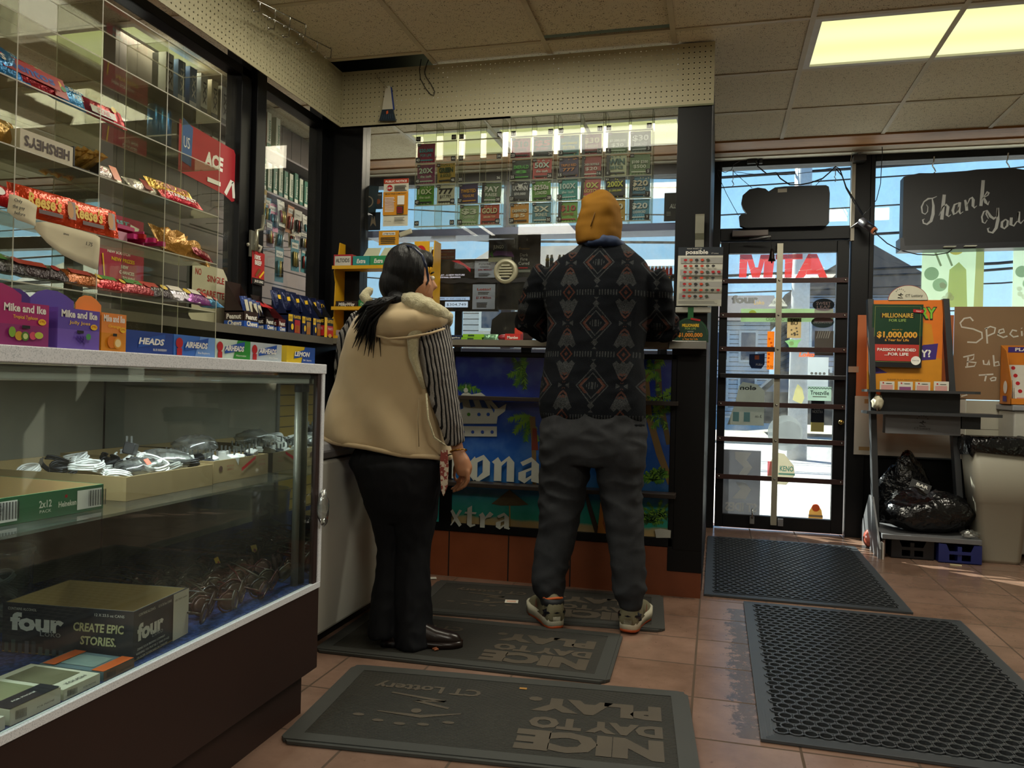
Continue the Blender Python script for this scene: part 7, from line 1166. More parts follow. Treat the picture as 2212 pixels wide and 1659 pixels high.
# ---------------------------------------------------------------- floor mats
def ribbed():
    t = NT('ribbed_rubber'); p = t.wpos(); x, y, z = t.xyz(p); s = t.f('SINE', t.f('MULTIPLY', y, 2 * PI / .008)); n = t.noise(p, 6, 4)
    return t.done(t.bsdf(t.mix(n, '#23231f', '#34322b'), .6, 0, .4, t.bump(t.f('ADD', s, t.f('MULTIPLY', t.noise(p, 160, 2), .6)), .9, .002)))
RIB, RUB, LETM = ribbed(), K('#3a3b38', .55, 0, .12, 6, .3, 120), K('#4d453a', .55, 0, .25, 9)
def nice_mat(lb, pts, rust=0.):
    """pts: the four corners on the floor - near left, near right, far right, far left as the viewer stands"""
    a, b_, c, d = [V((p[0], p[1], 0)) for p in pts]; w = ((b_ - a).length + (c - d).length) / 2; h = ((d - a).length + (c - b_).length) / 2; u = (b_ - a).normalized(); ang = math.atan2(u[1], u[0]); b = MB().base(tuple(a + V((0, 0, .002))), ang); z = .011; r = .03
    o = [(r, 0), (w - r, 0), (w, r), (w, h - r), (w - r, h), (r, h), (0, h - r), (0, r)]; f = .055; i = [(f, f), (w - f, f), (w - f, h - f), (f, h - f)]
    b.at((0, 0, 0), X, Y).slab(o, 0, z - .003, RUB); b.slab([(.012, .012), (w - .012, .012), (w - f, f), (f, f)], 0, z, RUB).slab([(w - .012, .012), (w - .012, h - .012), (w - f, h - f), (w - f, f)], 0, z, RUB).slab([(w - .012, h - .012), (.012, h - .012), (f, h - f), (w - f, h - f)], 0, z, RUB).slab([(.012, h - .012), (.012, .012), (f, f), (f, h - f)], 0, z, RUB)
    b.slab([(f, f), (w - f, f), (w - f, h - f), (f, h - f)], 0, z - .002, RIB)
    b.at((w, h, z - .0012), NX, NY); M_ = LETM; x0 = .09
    b.zl = 0
    b.text('NICE', x0, h - .245 + .0, .115, M_, al='l', w=.38, bold=.06) if False else None
    hh = h
    b.text('PLAY.', x0, hh * .0 + hh * .0 + .0, .1, M_, al='l', w=.0) if False else None
    b.text('NICE', x0, h * .70 - .02, h * .18, M_, al='l', w=w * .36, bold=.07, z=.0005); b.text('DAY TO', x0, h * .52 - .01, h * .115, M_, al='l', w=w * .34, bold=.06, z=.0005); b.text('PLAY.', x0, h * .27, h * .15, M_, al='l', w=w * .36, bold=.07, z=.0005)
    b.text('CT Lottery', w * .73, h * .24, h * .085, M_, w=w * .31, bold=.03, z=.0005)
    for k in range(5): b.disc(w * (.62 + .06 * k), h * (.72 - .03 * (k - 2) ** 2 * .5), .018, M_, z=.0005, ry=.009)
    b.stroke([(w * .60, h * .55), (w * .70, h * .62), (w * .82, h * .6)], [.006, .02, .006], M_, z=.0005); b.stroke([(w * .64, h * .50), (w * .74, h * .44), (w * .66, h * .42), (w * .82, h * .36)], [.012, .022, .016, .01], M_, z=.0005); b.disc(w * .72, h * .56, .016, M_, z=.0006)
    return tag(b.build('floor_mat'), lb, 'mat', 'black lettered lottery mats')
fl = lambda a, b_: tuple(P(a, b_, z=0))
nice_mat('lettered rubber mat nearest the camera, NICE DAY TO PLAY upside down', [fl(598, 1607), (-.02, 2.03), fl(1490, 1502), fl(765, 1440)])
nice_mat('lettered rubber mat under the woman, second from the camera', [(-1.41, 2.60), fl(1325, 1482), fl(1350, 1375), (-1.40, 3.13)])
nice_mat('lettered rubber mat at the foot of the counter under the man', [(-1.28, 3.17), fl(1430, 1367), fl(1447, 1302), (-1.30, 3.80)])
RG = K('#34373a', .38, 0, .12, 9, .2, 200); RG2 = K('#3c4044', .42, 0, .1, 9)
def ring_mat(lb, x0, y0, x1, y1, rz=0., nx=26, ny=44):
    cx, cy = (x0 + x1) / 2, (y0 + y1) / 2; w, h = x1 - x0, y1 - y0; b = MB().base((cx, cy, .002), rz); b.at((-w / 2, -h / 2, 0), X, Y); f = .05; z = .012
    for q in ([(0, 0), (w, 0), (w - f, f), (f, f)], [(w, 0), (w, h), (w - f, h - f), (w - f, f)], [(w, h), (0, h), (f, h - f), (w - f, h - f)], [(0, h), (0, 0), (f, f), (f, h - f)]): b.slab(q, 0, z - .004, RG2)
    for s in range(5):
        e = .008 + .008 * s
        for a, c in (((e, e), (w - e, e)), ((w - e, e), (w - e, h - e)), ((w - e, h - e), (e, h - e)), ((e, h - e), (e, e))): b.stroke([a, c], .003, RG2, z=z - .0035 + .0008)
    gx, gy = (w - 2 * f) / nx, (h - 2 * f) / ny; N = 10
    for j in range(ny):
        for i in range(nx):
            px_ = f + gx * (i + .5 + (.25 if j % 2 else -.25)); py_ = f + gy * (j + .5); ro, ri = .56, .43; L = []
            for k in range(N):
                a = 2 * PI * k / N; c_, s_ = math.cos(a), math.sin(a); L += [(px_ + gx * ro * c_, py_ + gy * .62 * s_, z), (px_ + gx * ri * c_, py_ + gy * .45 * s_, z), (px_ + gx * ri * c_, py_ + gy * .45 * s_, .001), (px_ + gx * ro * c_, py_ + gy * .62 * s_, .001)]
            fs = []
            for k in range(N): q = 4 * k; p_ = 4 * ((k + 1) % N); fs += [(q, p_, p_ + 1, q + 1), (q + 1, p_ + 1, p_ + 2, q + 2), (p_, q, q + 3, p_ + 3)]
            b.add(L, fs, RG)
    b.slab([(f, f), (w - f, f), (w - f, h - f), (f, h - f)], 0, .0015, K('#0e0e0f', .8))
    return tag(b.build('drainage_mat'), lb, 'mat', 'black ring drainage mats')
ring_mat('black ring drainage mat just inside the door', -.035, 3.90, .885, 5.45, 0, 20, 37)
ring_mat('larger black ring drainage mat in the foreground, partly out of frame', .145, 2.34, 1.06, 3.835, 0, 20, 37)
# dropped bits
b = MB().base(tuple(fl(1105, 1306)) [:2] + (.014,), .2).box(-.03, .03, -.025, .025, 0, .0008, K('#d0cdc0', .6)); b.at((-.03, -.025, .0012), X, Y).rect(.008, .01, .05, .035, K('#c9a08a', .6)); tag(b.build('lottery_slip'), 'small white slip dropped beside the left shoe of the man', 'slip')
tag(MB().base(tuple(fl(932, 1250))[:2] + (.003,), .4).box(-.025, .025, -.02, .02, 0, .001, K('#c9c6ba', .6)).build('paper_scrap'), 'white paper scrap against the tiled counter plinth', 'scrap')
tag(MB().base(tuple(fl(934, 1412))[:2] + (.013,), .4).tube([(0, 0, .004), (.014, .006, .006), (.02, -.004, .004), (.006, -.008, .003)], .004, K('#9a5a3a', .5), 6).build('wood_curl'), 'little reddish brown curl on the mat behind her shoe', 'scrap')
tag(MB().base(tuple(fl(1130, 1496))[:2] + (.013,), .1).box(-.012, .012, -.006, .006, 0, .001, K('#a87a3a', .6)).build('tape_bit'), 'tiny tan bit on the nearest lettered mat', 'scrap')
tag(MB().box(.93, .96, 2.34, 2.36, 0, .06, BKP).build('floor_stop')  , 'small black stop at the far right of the near mat', 'stop') if False else None
# low black board leaning at the right edge of the view
# ---------------------------------------------------------------- people
from mathutils import noise as NZ
def ell(c, a, b, n=28, rz=0., p=2.3, tx=0., ty=0.):
    L = []
    for k in range(n):
        t = 2 * PI * k / n; cx, sy = math.cos(t), math.sin(t); x = a * abs(cx) ** (2 / p) * (1 if cx >= 0 else -1); y = b * abs(sy) ** (2 / p) * (1 if sy >= 0 else -1)
        L.append((c[0] + x * math.cos(rz) - y * math.sin(rz), c[1] + x * math.sin(rz) + y * math.cos(rz), c[2] + tx * x + ty * y))
    return L
def rows(mb, T, n=28, p=2.3, grow=0., tx=0., m=None):
    """T: (photo row, left, right, depth, half thickness) -> stacked rings"""
    R_ = []
    for r in T:
        py, l, r_, yy, b = r[:5]; t2 = r[5] if len(r) > 5 else 0.; q0, q1 = P(l, py, y=yy), P(r_, py, y=yy); c = (q0 + q1) / 2; R_.append(ell((c[0], yy, c[2]), max(.01, (q1[0] - q0[0]) / 2 + grow), max(.01, b + grow), n, p=p, tx=t2))
    return mb.loft(R_, m)
def px(L, rr=1.): return [P(a, b, y=c) for a, b, c in L]
def limb(mb, L, r, m=None, n=14): return mb.tube([tuple(q) for q in px(L)], r, m, n)
def fold(amp, f, fz=1., amp2=0., seed=0.):
    def d(c, n):
        v = V((c[0] * f, c[1] * f, c[2] * f * fz + seed)); a = NZ.noise(v); b = 1 - abs(NZ.noise(v * 1.9 + V((5, 3, 1)))) * 2
        return amp * a + amp2 * b
    return d
def fabric(name, a, b, sc_=30, rough=.85, weave=500, bump=.4, sheen=.3):
    t = NT(name); p = t.wpos(); c = t.mix(t.noise(p, sc_, 4, .6), a, b); return t.done(t.bsdf(c, rough, 0, .2, t.bump(t.noise(p, weave, 2), bump, .0015), Sheen_Weight=sheen if a > '#a' else 0.))
SKIN = (lambda t: t.done(t.bsdf(t.mix(t.noise(t.wpos(), 30, 4), '#9a6a4c', '#b07f5e'), .5, 0, .4, t.bump(t.noise(t.wpos(), 220, 3), .25, .001), Subsurface_Weight=.08)))(NT('skin'))
HAIRM = (lambda t: (lambda mp: (t.t.links.new(t.wpos(), mp.inputs[0]), mp.inputs['Scale'].__setattr__('default_value', (260, 90, 40)), t.done(t.bsdf('#050507', .48, 0, .25, t.bump(t.noise(mp.outputs[0], 1, 3), .8, .003))))[2])(t.n('ShaderNodeMapping')))(NT('black_hair'))
FLEECE = (lambda t: t.done(t.bsdf(t.mix(t.noise(t.wpos(), 120, 3), '#a89f7c', '#cfc7a4'), .95, 0, .1, t.bump(t.noise(t.wpos(), 170, 3, .7), 1., .006), Sheen_Weight=.4)))(NT('sherpa_fleece'))
VEST = fabric('brushed_suede', '#b9a481', '#c6b18c', 9, .9, 700, .25)
def rib_mat():
    t = NT('ribbed_knit'); p = t.wpos(); x, y, z = t.xyz(p); u = t.f('ADD', t.f('ADD', x, t.f('MULTIPLY', y, .9)), t.f('MULTIPLY', z, .17)); s = t.f('SINE', t.f('MULTIPLY', u, 2 * PI / .0165)); st = t.f('GREATER_THAN', s, .35)
    g = t.noise(p, 420, 2, .7); c = t.mix(st, t.mix(t.ramp(g, .3, .7), '#77736f', '#aaa6a2'), '#15161a'); return t.done(t.bsdf(c, .9, 0, .2, t.bump(t.f('ADD', t.f('MULTIPLY', s, -1.), g), .8, .003)))
TROU = fabric('black_trousers', '#0c0d10', '#14161b', 12, .75, 600, .2, .1); GREYT = fabric('heather_grey_jersey', '#212225', '#333538', 40, .9, 420, .3)
def jacket_mat():
    t = NT('geometric_fleece'); p = t.wpos(); x, y, z = t.xyz(p)
    u = t.f('DIVIDE', t.f('ADD', t.f('SUBTRACT', x, -.5), t.f('MULTIPLY', t.f('MAXIMUM', t.f('SUBTRACT', y, 3.5), 0.), .8)), .242); v = t.f('DIVIDE', t.f('SUBTRACT', z, 1.529), .264)
    def wr(q): return t.f('ABSOLUTE', t.f('SUBTRACT', q, t.f('ROUND', q)))
    a, b = wr(u), wr(v); a2, b2 = t.f('SUBTRACT', .5, a), t.f('SUBTRACT', .5, b)
    M, A, S, G, L = (lambda i, j: t.f('MULTIPLY', i, j)), (lambda i, j: t.f('ADD', i, j)), (lambda i, j: t.f('SUBTRACT', i, j)), (lambda i, j: t.f('GREATER_THAN', i, j)), (lambda i, j: t.f('LESS_THAN', i, j))
    MX = lambda i, j: t.f('MAXIMUM', i, j)
    band = lambda d, lo, hi: M(G(d, lo), L(d, hi))
    d1 = A(M(a, 1 / .29), M(b, 1 / .31)); saw = t.f('PINGPONG', A(M(b, 26.), M(a, 26.)), 1.)
    dia = MX(band(d1, .88, .98), M(band(d1, .60, .82), G(saw, .45))); core = M(L(d1, .40), M(L(b, .055), G(t.f('SINE', M(a, 150.)), .1)))
    tri = M(L(a2, M(b, .50)), M(L(b, .40), G(b, .04))); jag = t.f('PINGPONG', M(a2, 18.), 1.); tri = M(tri, L(A(b, M(jag, .05)), .40)); chev = t.f('SINE', A(M(b, 85.), M(a2, -70.)))
    trg = M(tri, MX(M(G(b, .16), L(chev, .75)), G(chev, .1))); tro = M(tri, M(L(b, .2), G(chev, -.2)))
    wing = M(L(b, M(S(a2, .02), .55)), M(L(a2, .10), G(a2, .03)))
    d2 = A(M(a2, 1 / .12), M(b2, 1 / .13)); sd = band(d2, .72, 1.); sc2 = L(d2, .3); ladder = M(L(b2, .045), M(G(a2, .14), M(L(a2, .46), G(t.f('SINE', M(a2, 130.)), .0))))
    tree = M(L(a, M(t.f('PINGPONG', M(b2, 16.), 1.), .06)), M(G(b2, .08), L(b2, .24)))
    n = t.ramp(t.noise(p, 330, 3, .7), .36, .62); gr = MX(MX(MX(dia, core), MX(trg, wing)), MX(ladder, tree)); orr = MX(MX(tro, sd), MX(M(band(d1, .62, .82), L(b, .12)), sc2))
    orr = M(orr, n); gr = M(gr, n); c = t.mix(gr, t.mix(t.noise(p, 60), '#05070b', '#0a0e14'), '#3c3e3f'); c = t.mix(orr, c, '#4c2a1f')
    return t.done(t.bsdf(c, .95, 0, .15, t.bump(t.noise(p, 380, 2), .6, .002)))
def fingers(mb, F, rad=.0088):
    for L in F: limb(mb, L, [rad * (1.08 - .12 * k) for k in range(len(L))], n=8)
# ================= woman
WY = 2.86
wo = thing('person', 'person with black ponytail, cream fleece-lined vest, striped sleeves and black trousers, seen from behind', 'person', (-1.13, 2.80, .012))
b = MB()
rows(b, [(655, 868, 915, 2.84, .045), (670, 840, 925, 2.85, .06), (700, 800, 915, 2.86, .07), (760, 795, 900, 2.87, .08), (850, 795, 900, 2.86, .08), (930, 790, 920, 2.84, .09), (1000, 770, 940, 2.83, .115), (1060, 800, 935, 2.82, .10)], p=2.2)
rows(b, [(1040, 800, 872, 2.82, .075), (1150, 822, 862, 2.82, .055), (1230, 828, 860, 2.80, .045), (1320, 830, 855, 2.77, .035), (1375, 828, 856, 2.76, .04)]); rows(b, [(1040, 862, 935, 2.82, .075), (1150, 872, 918, 2.82, .055), (1230, 876, 912, 2.80, .045), (1320, 880, 905, 2.77, .035), (1375, 880, 912, 2.78, .04)])
# head: skull, face turned right and up-screen, nose, chin
hc = P(884, 605, y=2.86); fd = V((.72, .66, .04)).normalized()   # facing direction
b.blob(tuple(hc + V((0, .0, .03))), .072, .085, .098, None, 20, 14)
b.blob(tuple(hc + fd * .035 + V((0, 0, -.03))), .062, .066, .085, None, 18, 12); b.blob(tuple(hc + fd * .062 + V((0, 0, -.085))), .03, .03, .026, None, 12, 8)
b.tube([tuple(hc + fd * .085 + V((0, 0, .015))), tuple(hc + fd * .107 + V((0, 0, -.025))), tuple(hc + fd * .09 + V((0, 0, -.036)))], [.010, .0145, .011], None, 8)
for s in (.0, -.013): b.tube([tuple(hc + fd * .084 + V((-.016, .018, -.058 + s))), tuple(hc + fd * .094 + V((0, 0, -.057 + s))), tuple(hc + fd * .084 + V((.016, -.018, -.058 + s)))], [.005, .0075, .005], None, 6)
limb(b, [(884, 640, 2.85), (880, 672, 2.85), (878, 700, 2.86)], [.05, .048, .06])
ear = P(918, 622, y=2.80); b.tube([tuple(ear + V((.004, 0, .026))), tuple(ear + V((.012, .006, .012))), tuple(ear + V((.007, .002, -.008))), tuple(ear + V((0, -.002, -.024)))], [.008, .011, .009, .006], None, 8)
limb(b, [(925, 700, 2.86), (938, 760, 2.80), (952, 840, 2.79), (965, 900, 2.79), (985, 960, 2.82)], [.05, .042, .038, .032, .023])
limb(b, [(790, 700, 2.88), (770, 770, 2.92), (765, 800, 3.02), (775, 770, 3.12)], [.045, .038, .033, .024])
limb(b, [(986, 955, 2.82), (989, 975, 2.82), (997, 995, 2.82), (1002, 1012, 2.825), (1003, 1026, 2.83)], [.022, .024, .031, .034, .026])
fingers(b, [[(1010, 1016, 2.805), (1012, 1036, 2.805), (1004, 1050, 2.81), (994, 1056, 2.82)], [(1007, 1020, 2.82), (1008, 1040, 2.82), (998, 1054, 2.83), (985, 1060, 2.84)], [(1002, 1022, 2.84), (1002, 1042, 2.845), (991, 1056, 2.855), (977, 1062, 2.86)], [(996, 1022, 2.86), (994, 1040, 2.865), (985, 1052, 2.87), (975, 1057, 2.88)], [(990, 992, 2.85), (983, 1010, 2.86), (981, 1028, 2.865), (985, 1040, 2.86)]])
lh = P(775, 770, y=3.12); b.blob(tuple(lh + V((0, .04, .0))), .035, .045, .018, None, 12, 8)
for k in range(4): b.tube([tuple(lh + V((-.024 + .016 * k, .07, 0))), tuple(lh + V((-.026 + .017 * k, .105 + .006 * (k in (1, 2)), -.004))), tuple(lh + V((-.026 + .017 * k, .13 + .008 * (k in (1, 2)), -.018)))], [.0095, .0088, .0075], None, 8)
b.tube([tuple(lh + V((.03, .03, 0))), tuple(lh + V((.05, .055, -.004))), tuple(lh + V((.052, .08, -.012)))], [.011, .0095, .0085], None, 8)
put_mesh(fused(b, .0048, 5), 'body', SKIN, wo)
# eyes, brows, mouth on the turned face
sd_ = V((fd[1], -fd[0], 0))
for s in (-1, 1):
    e = hc + fd * .083 + sd_ * (.031 * s) + V((0, 0, .008)); MB().blob(tuple(e), .011, .011, .009, K('#d8d2c8', .2), 12, 8).blob(tuple(e + fd * .006), .0062, .0062, .0062, K('#1a100c', .15), 10, 7).build('eye', wo)
    MB().tube([tuple(e + V((0, 0, .018)) - sd_ * .016 * s), tuple(e + V((0, 0, .023)) + fd * .006), tuple(e + V((0, 0, .018)) + sd_ * .016 * s - fd * .008)], .003, HAIRM, 6).build('eyebrow', wo)
MB().tube([tuple(hc + fd * .089 - sd_ * .02 + V((0, 0, -.064))), tuple(hc + fd * .099 + V((0, 0, -.064))), tuple(hc + fd * .089 + sd_ * .02 + V((0, 0, -.064)))], .0035, K('#8a3f3a', .4), 6).build('lips', wo)
# trousers, flared
b = MB(); rows(b, [(925, 800, 925, 2.86, .10), (960, 782, 945, 2.85, .13), (1000, 765, 955, 2.83, .155), (1050, 786, 945, 2.82, .145), (1095, 800, 938, 2.82, .125), (1120, 806, 934, 2.82, .10)], p=2.4)
rows(b, [(1060, 800, 874, 2.82, .12), (1120, 812, 872, 2.82, .10), (1180, 823, 868, 2.815, .08), (1220, 820, 866, 2.80, .075), (1280, 812, 866, 2.78, .08), (1330, 808, 866, 2.77, .09), (1368, 807, 868, 2.77, .10)], p=2.4)
rows(b, [(1060, 858, 942, 2.82, .12), (1120, 860, 936, 2.82, .10), (1180, 864, 926, 2.815, .085), (1230, 862, 922, 2.80, .08), (1290, 862, 922, 2.79, .085), (1340, 861, 928, 2.79, .095), (1390, 860, 938, 2.79, .115)], p=2.4)
put_mesh(fused(b, .008, 8), 'trousers', TROU, wo, fold(.006, 14, .5, .004))
# sweater sleeves
RIBM = rib_mat(); b = MB(); limb(b, [(918, 690, 2.86), (934, 712, 2.83), (942, 760, 2.80), (952, 820, 2.795), (962, 868, 2.79), (974, 915, 2.795), (985, 958, 2.81)], [.058, .068, .064, .060, .052, .044, .036], n=22)
put_mesh(fused(b, .008, 5), 'sleeve', RIBM, wo, fold(.004, 22, .6, .003)); b = MB(); limb(b, [(786, 690, 2.90), (760, 730, 2.93), (748, 790, 2.97), (748, 828, 3.04), (765, 790, 3.10)], [.055, .055, .05, .046, .035], n=22); put_mesh(fused(b, .008, 5), 'sleeve', RIBM, wo, fold(.004, 22, .6, .003))
# vest body
b = MB(); rows(b, [(648, 838, 905, 2.86, .055), (664, 800, 935, 2.87, .085), (690, 772, 948, 2.88, .12), (730, 756, 950, 2.885, .135), (770, 746, 950, 2.885, .145), (820, 735, 956, 2.885, .155), (870, 724, 962, 2.88, .165, -.03), (915, 712, 970, 2.875, .178, -.07), (945, 702, 977, 2.875, .188, -.11), (962, 698, 981, 2.875, .192, -.125)], 36, 2.5)
def vfold(c, n):
    s = max(0, min(1, (1.28 - c[2]) / .5)); u = c[0] + .35 * c[2]; return .010 * s * math.sin(u * 26 + 1.5 * math.sin(c[2] * 7)) + .006 * NZ.noise(V((c[0] * 9, c[1] * 9, c[2] * 4))) + .003 * NZ.noise(V((c[0] * 24, c[1] * 24, c[2] * 12)))
put_mesh(fused(b, .009, 8), 'vest', VEST, wo, vfold)
hem = []
for k in range(33): t = 2 * PI * k / 32; q0, q1 = P(701, 961, y=2.875), P(978, 961, y=2.875); a_ = (q1[0] - q0[0]) / 2 + .002; c_ = (q0 + q1) / 2; x = a_ * abs(math.cos(t)) ** .8 * (1 if math.cos(t) >= 0 else -1); yy = .19 * abs(math.sin(t)) ** .8 * (1 if math.sin(t) >= 0 else -1); hem.append((c_[0] + x, 2.875 + yy, c_[2] - .125 * x + .003 * math.sin(t * 7)))
MB().tube(hem, .009, VEST, 10).build('hem_piping', wo); MB().tube([tuple(P(a, c, y=d)) for a, c, d in ((905, 708, 2.745), (892, 730, 2.738), (893, 770, 2.732), (904, 805, 2.728), (916, 840, 2.73))], [.022, .024, .018, .012, .007], FLEECE, 12).build('armhole_fleece', wo)
MB().tube([tuple(P(a, c, y=d)) for a, c, d in ((921, 850, 2.722), (925, 905, 2.70), (938, 945, 2.705), (962, 962, 2.725))], .0035, FLEECE, 8).build('pocket_trim', wo)
MB().tube([tuple(P(a, c, y=d)) for a, c, d in ((905, 860, 2.725), (903, 910, 2.705), (905, 965, 2.695))], .0018, K('#8f7d5e', .8), 6).build('seam', wo)
MB().tube([tuple(P(a, c, y=d)) for a, c, d in ((940, 690, 3.0), (966, 720, 2.95), (972, 770, 2.94), (980, 830, 2.93), (985, 860, 2.93))], [.01, .014, .012, .010, .008], FLEECE, 8).build('front_edge', wo)
# hood lying on the back
b = MB(); limb(b, [(798, 705, 2.83), (820, 706, 2.775), (860, 700, 2.755), (905, 694, 2.755), (945, 690, 2.78), (966, 684, 2.83)], [.030, .052, .058, .052, .034, .022], n=18); limb(b, [(815, 690, 2.80), (850, 680, 2.78), (900, 676, 2.78), (945, 680, 2.81)], [.035, .05, .048, .03], n=18)
put_mesh(fused(b, .007, 10), 'hood', VEST, wo, fold(.006, 12, 1))
b = MB(); limb(b, [(800, 625, 2.90), (786, 640, 2.86), (800, 655, 2.84)], [.018, .022, .02], n=12); put_mesh(fused(b, .006, 6), 'hood_edge', FLEECE, wo, fold(.003, 60, 1)); b = MB(); limb(b, [(862, 646, 2.80), (890, 652, 2.765), (918, 664, 2.755), (945, 676, 2.775), (966, 686, 2.82), (968, 700, 2.87)], [.022, .034, .037, .034, .026, .018], n=16); limb(b, [(868, 640, 2.81), (900, 646, 2.79), (925, 655, 2.80), (938, 664, 2.86)], [.02, .026, .024, .018], n=14)
put_mesh(fused(b, .006, 6), 'hood_fleece', FLEECE, wo, fold(.003, 60, 1))
MB().tube([tuple(P(a, c, y=d)) for a, c, d in ((802, 712, 2.79), (812, 725, 2.735), (840, 732, 2.71), (880, 729, 2.705), (930, 720, 2.725), (960, 710, 2.77))], .0045, VEST, 8).build('hood_seam', wo)
# hair
b = MB(); b.blob(tuple(hc + V((-.010, -.006, .036))), .090, .100, .108, None, 24, 16); b.blob(tuple(hc + V((-.03, -.03, -.02))), .078, .075, .085, None, 20, 14); b.blob(tuple(P(856, 648, y=2.775)), .034, .036, .03, None, 14, 10)
b.blob(tuple(hc + fd * .045 + V((0, 0, .075))), .062, .066, .046, None, 18, 12); hair = fused(b, .005, 6)
def hf(c, n):
    q = (c - hc); f = q.dot(fd); return -.03 if (f > .035 and q[2] < .05 and q[2] > -.2) or f > .085 else .0025 * NZ.noise(V((c[0] * 70, c[1] * 70, c[2] * 20)))
put_mesh(hair, 'hair', HAIRM, wo, hf)
b = MB()
for k in range(70):
    s = k / 70; e = R.random(); x1 = 764 + 60 * s * e + R.uniform(-6, 10); y1 = 690 + 70 * s + R.uniform(-18, 16); d = R.uniform(-.03, .03); r0 = R.uniform(.004, .008)
    b.tube([tuple(P(852 + R.uniform(-10, 6), 644 + R.uniform(-8, 8), y=2.765 + d)), tuple(P(826 + R.uniform(-10, 8), 650 + 12 * s + R.uniform(-8, 8), y=2.735 + d)), tuple(P((826 + x1) / 2 - 6, (650 + y1) / 2 - 8, y=2.72 + d)), tuple(P(x1, y1, y=2.735 + d * .5))], [r0 * .8, r0 * 1.3, r0, .0008], HAIRM, 6)
b.build('ponytail', wo)
MB().tube([tuple(P(a, c, y=d)) for a, c, d in ((872, 530, 2.82), (893, 534, 2.77), (912, 552, 2.755), (922, 580, 2.76), (925, 606, 2.785), (921, 616, 2.80))], [.003, .005, .0055, .005, .0045, .003], K('#16223f', .25), 10).build('headband', wo)
br = P(990, 974, y=2.82); MB().tube([(br[0] + .031 * math.cos(a * PI / 12) - .0, br[1] + .027 * math.sin(a * PI / 12), br[2] - .006 * math.sin(a * PI / 12) + .006 * math.cos(a * PI / 12)) for a in range(25)], .0028, K('#b8873a', .25, 1), 8).build('bracelet', wo)
b = MB().at((0, 2.76, 0), X, Z); sm = (lambda t: t.done(t.bsdf(t.mix(t.f('GREATER_THAN', t.noise(t.wpos(), 90, 3), .52), '#8a3f38', '#c9b9a4'), .8)))(NT('patterned_scarf')); w_ = px2(2.76); b.slab([w_(952, 972), w_(950, 1010), w_(953, 1060), w_(958, 1072), w_(966, 1050), w_(968, 1010), w_(966, 972)], -.006, 0, sm); b.build('scarf_end', wo, bevel=.002)
def shoe_base(b, o, d, L, W, h0, h1, m, n=14, z0=.012, shape=None):
    """sole outline extruded from heel point o along d"""
    d = V((d[0], d[1], 0)).normalized(); s = V((-d[1], d[0], 0)); pts = []
    prof = shape or [(0, .30), (.03, .62), (.12, .78), (.3, .72), (.5, .80), (.68, 1.0), (.85, .86), (.95, .55), (1, .2)]
    for t, w in prof: pts.append(V(o) + d * L * t + s * W / 2 * w)
    for t, w in prof[::-1]: pts.append(V(o) + d * L * t - s * W / 2 * w)
    rings = [[(p[0], p[1], z0 + z) for p in pts] for z in (h0, h1)]; rings.insert(1, [(p[0] * 1.0, p[1], z0 + (h0 + h1) / 2) for p in pts]); return b.loft(rings, m)
def upper(b, o, d, L, W, zs, m, z0=.012, top=1.):
    """shoe upper: rings across the foot from heel to toe"""
    d = V((d[0], d[1], 0)).normalized(); s = V((-d[1], d[0], 0)); rings = []
    for t, w, h in zs: c = V(o) + d * L * t; rings.append([tuple(c + s * (W / 2 * w * math.cos(a * PI / 10)) + V((0, 0, z0 + .02 + h * max(0, math.sin(a * PI / 10)) ** .8))) for a in range(-0, 11)] + [tuple(c - s * (W / 2 * w * .9) + V((0, 0, z0 + .012))), tuple(c + s * (W / 2 * w * .9) + V((0, 0, z0 + .012)))])
    return b.loft(rings, m)
BOOT = K('#1d1310', .28, 0, .2, 20); UPZ = [(.02, .5, .03), (.06, .72, .055), (.2, .78, .075), (.4, .78, .07), (.6, .85, .048), (.8, .86, .038), (.93, .6, .028), (.99, .25, .012)]
for o, d, nm in (((-1.155, 2.70, 0), (-.1, 1), 'shoe'), ((-1.135, 2.745, 0), (1, .25), 'shoe')):
    b = MB(); shoe_base(b, (o[0], o[1], 0), d, .245, .088, 0, .022, BOOT); upper(b, (o[0], o[1], 0), d, .24, .082, UPZ, BOOT); s_ = b.build(nm, wo); h_ = MB(); dd = V((d[0], d[1], 0)).normalized(); shoe_base(h_, (o[0], o[1], 0), d, .07, .085, 0, .02, BLK2, shape=[(0, .4), (.1, .7), (.5, .85), (1, .85)]); h_.build('heel', s_)
# ================= man
MY = 3.42
ma = thing('person', 'person in mustard beanie, dark patterned jacket, grey sweatpants and sneakers leaning on the ledge', 'person', (-.47, 3.25, .012))
b = MB(); rows(b, [(560, 1230, 1360, 3.45, .08), (600, 1190, 1400, 3.45, .11), (700, 1205, 1380, 3.43, .11), (800, 1205, 1365, 3.38, .10), (900, 1190, 1375, 3.33, .11), (960, 1190, 1370, 3.32, .11), (1000, 1215, 1350, 3.31, .09)], p=2.2)
for T in ([(980, 1190, 1262, 3.31, .07), (1120, 1185, 1232, 3.28, .055), (1250, 1172, 1202, 3.23, .042), (1330, 1172, 1204, 3.20, .04)], [(980, 1290, 1370, 3.31, .07), (1120, 1325, 1370, 3.28, .055), (1250, 1344, 1376, 3.24, .042), (1335, 1345, 1378, 3.23, .04)]): rows(b, T)
mc = P(1292, 480, y=3.46); b.blob(tuple(mc), .078, .095, .118, None, 22, 16); b.blob(tuple(mc + V((-.004, .035, -.05))), .062, .07, .075, None, 18, 12)
limb(b, [(1290, 510, 3.45), (1290, 560, 3.45)], [.062, .07]); b.tube([tuple(mc + V((0, .092, .01))), tuple(mc + V((0, .12, -.03))), tuple(mc + V((0, .1, -.042)))], [.010, .016, .012], None, 8)
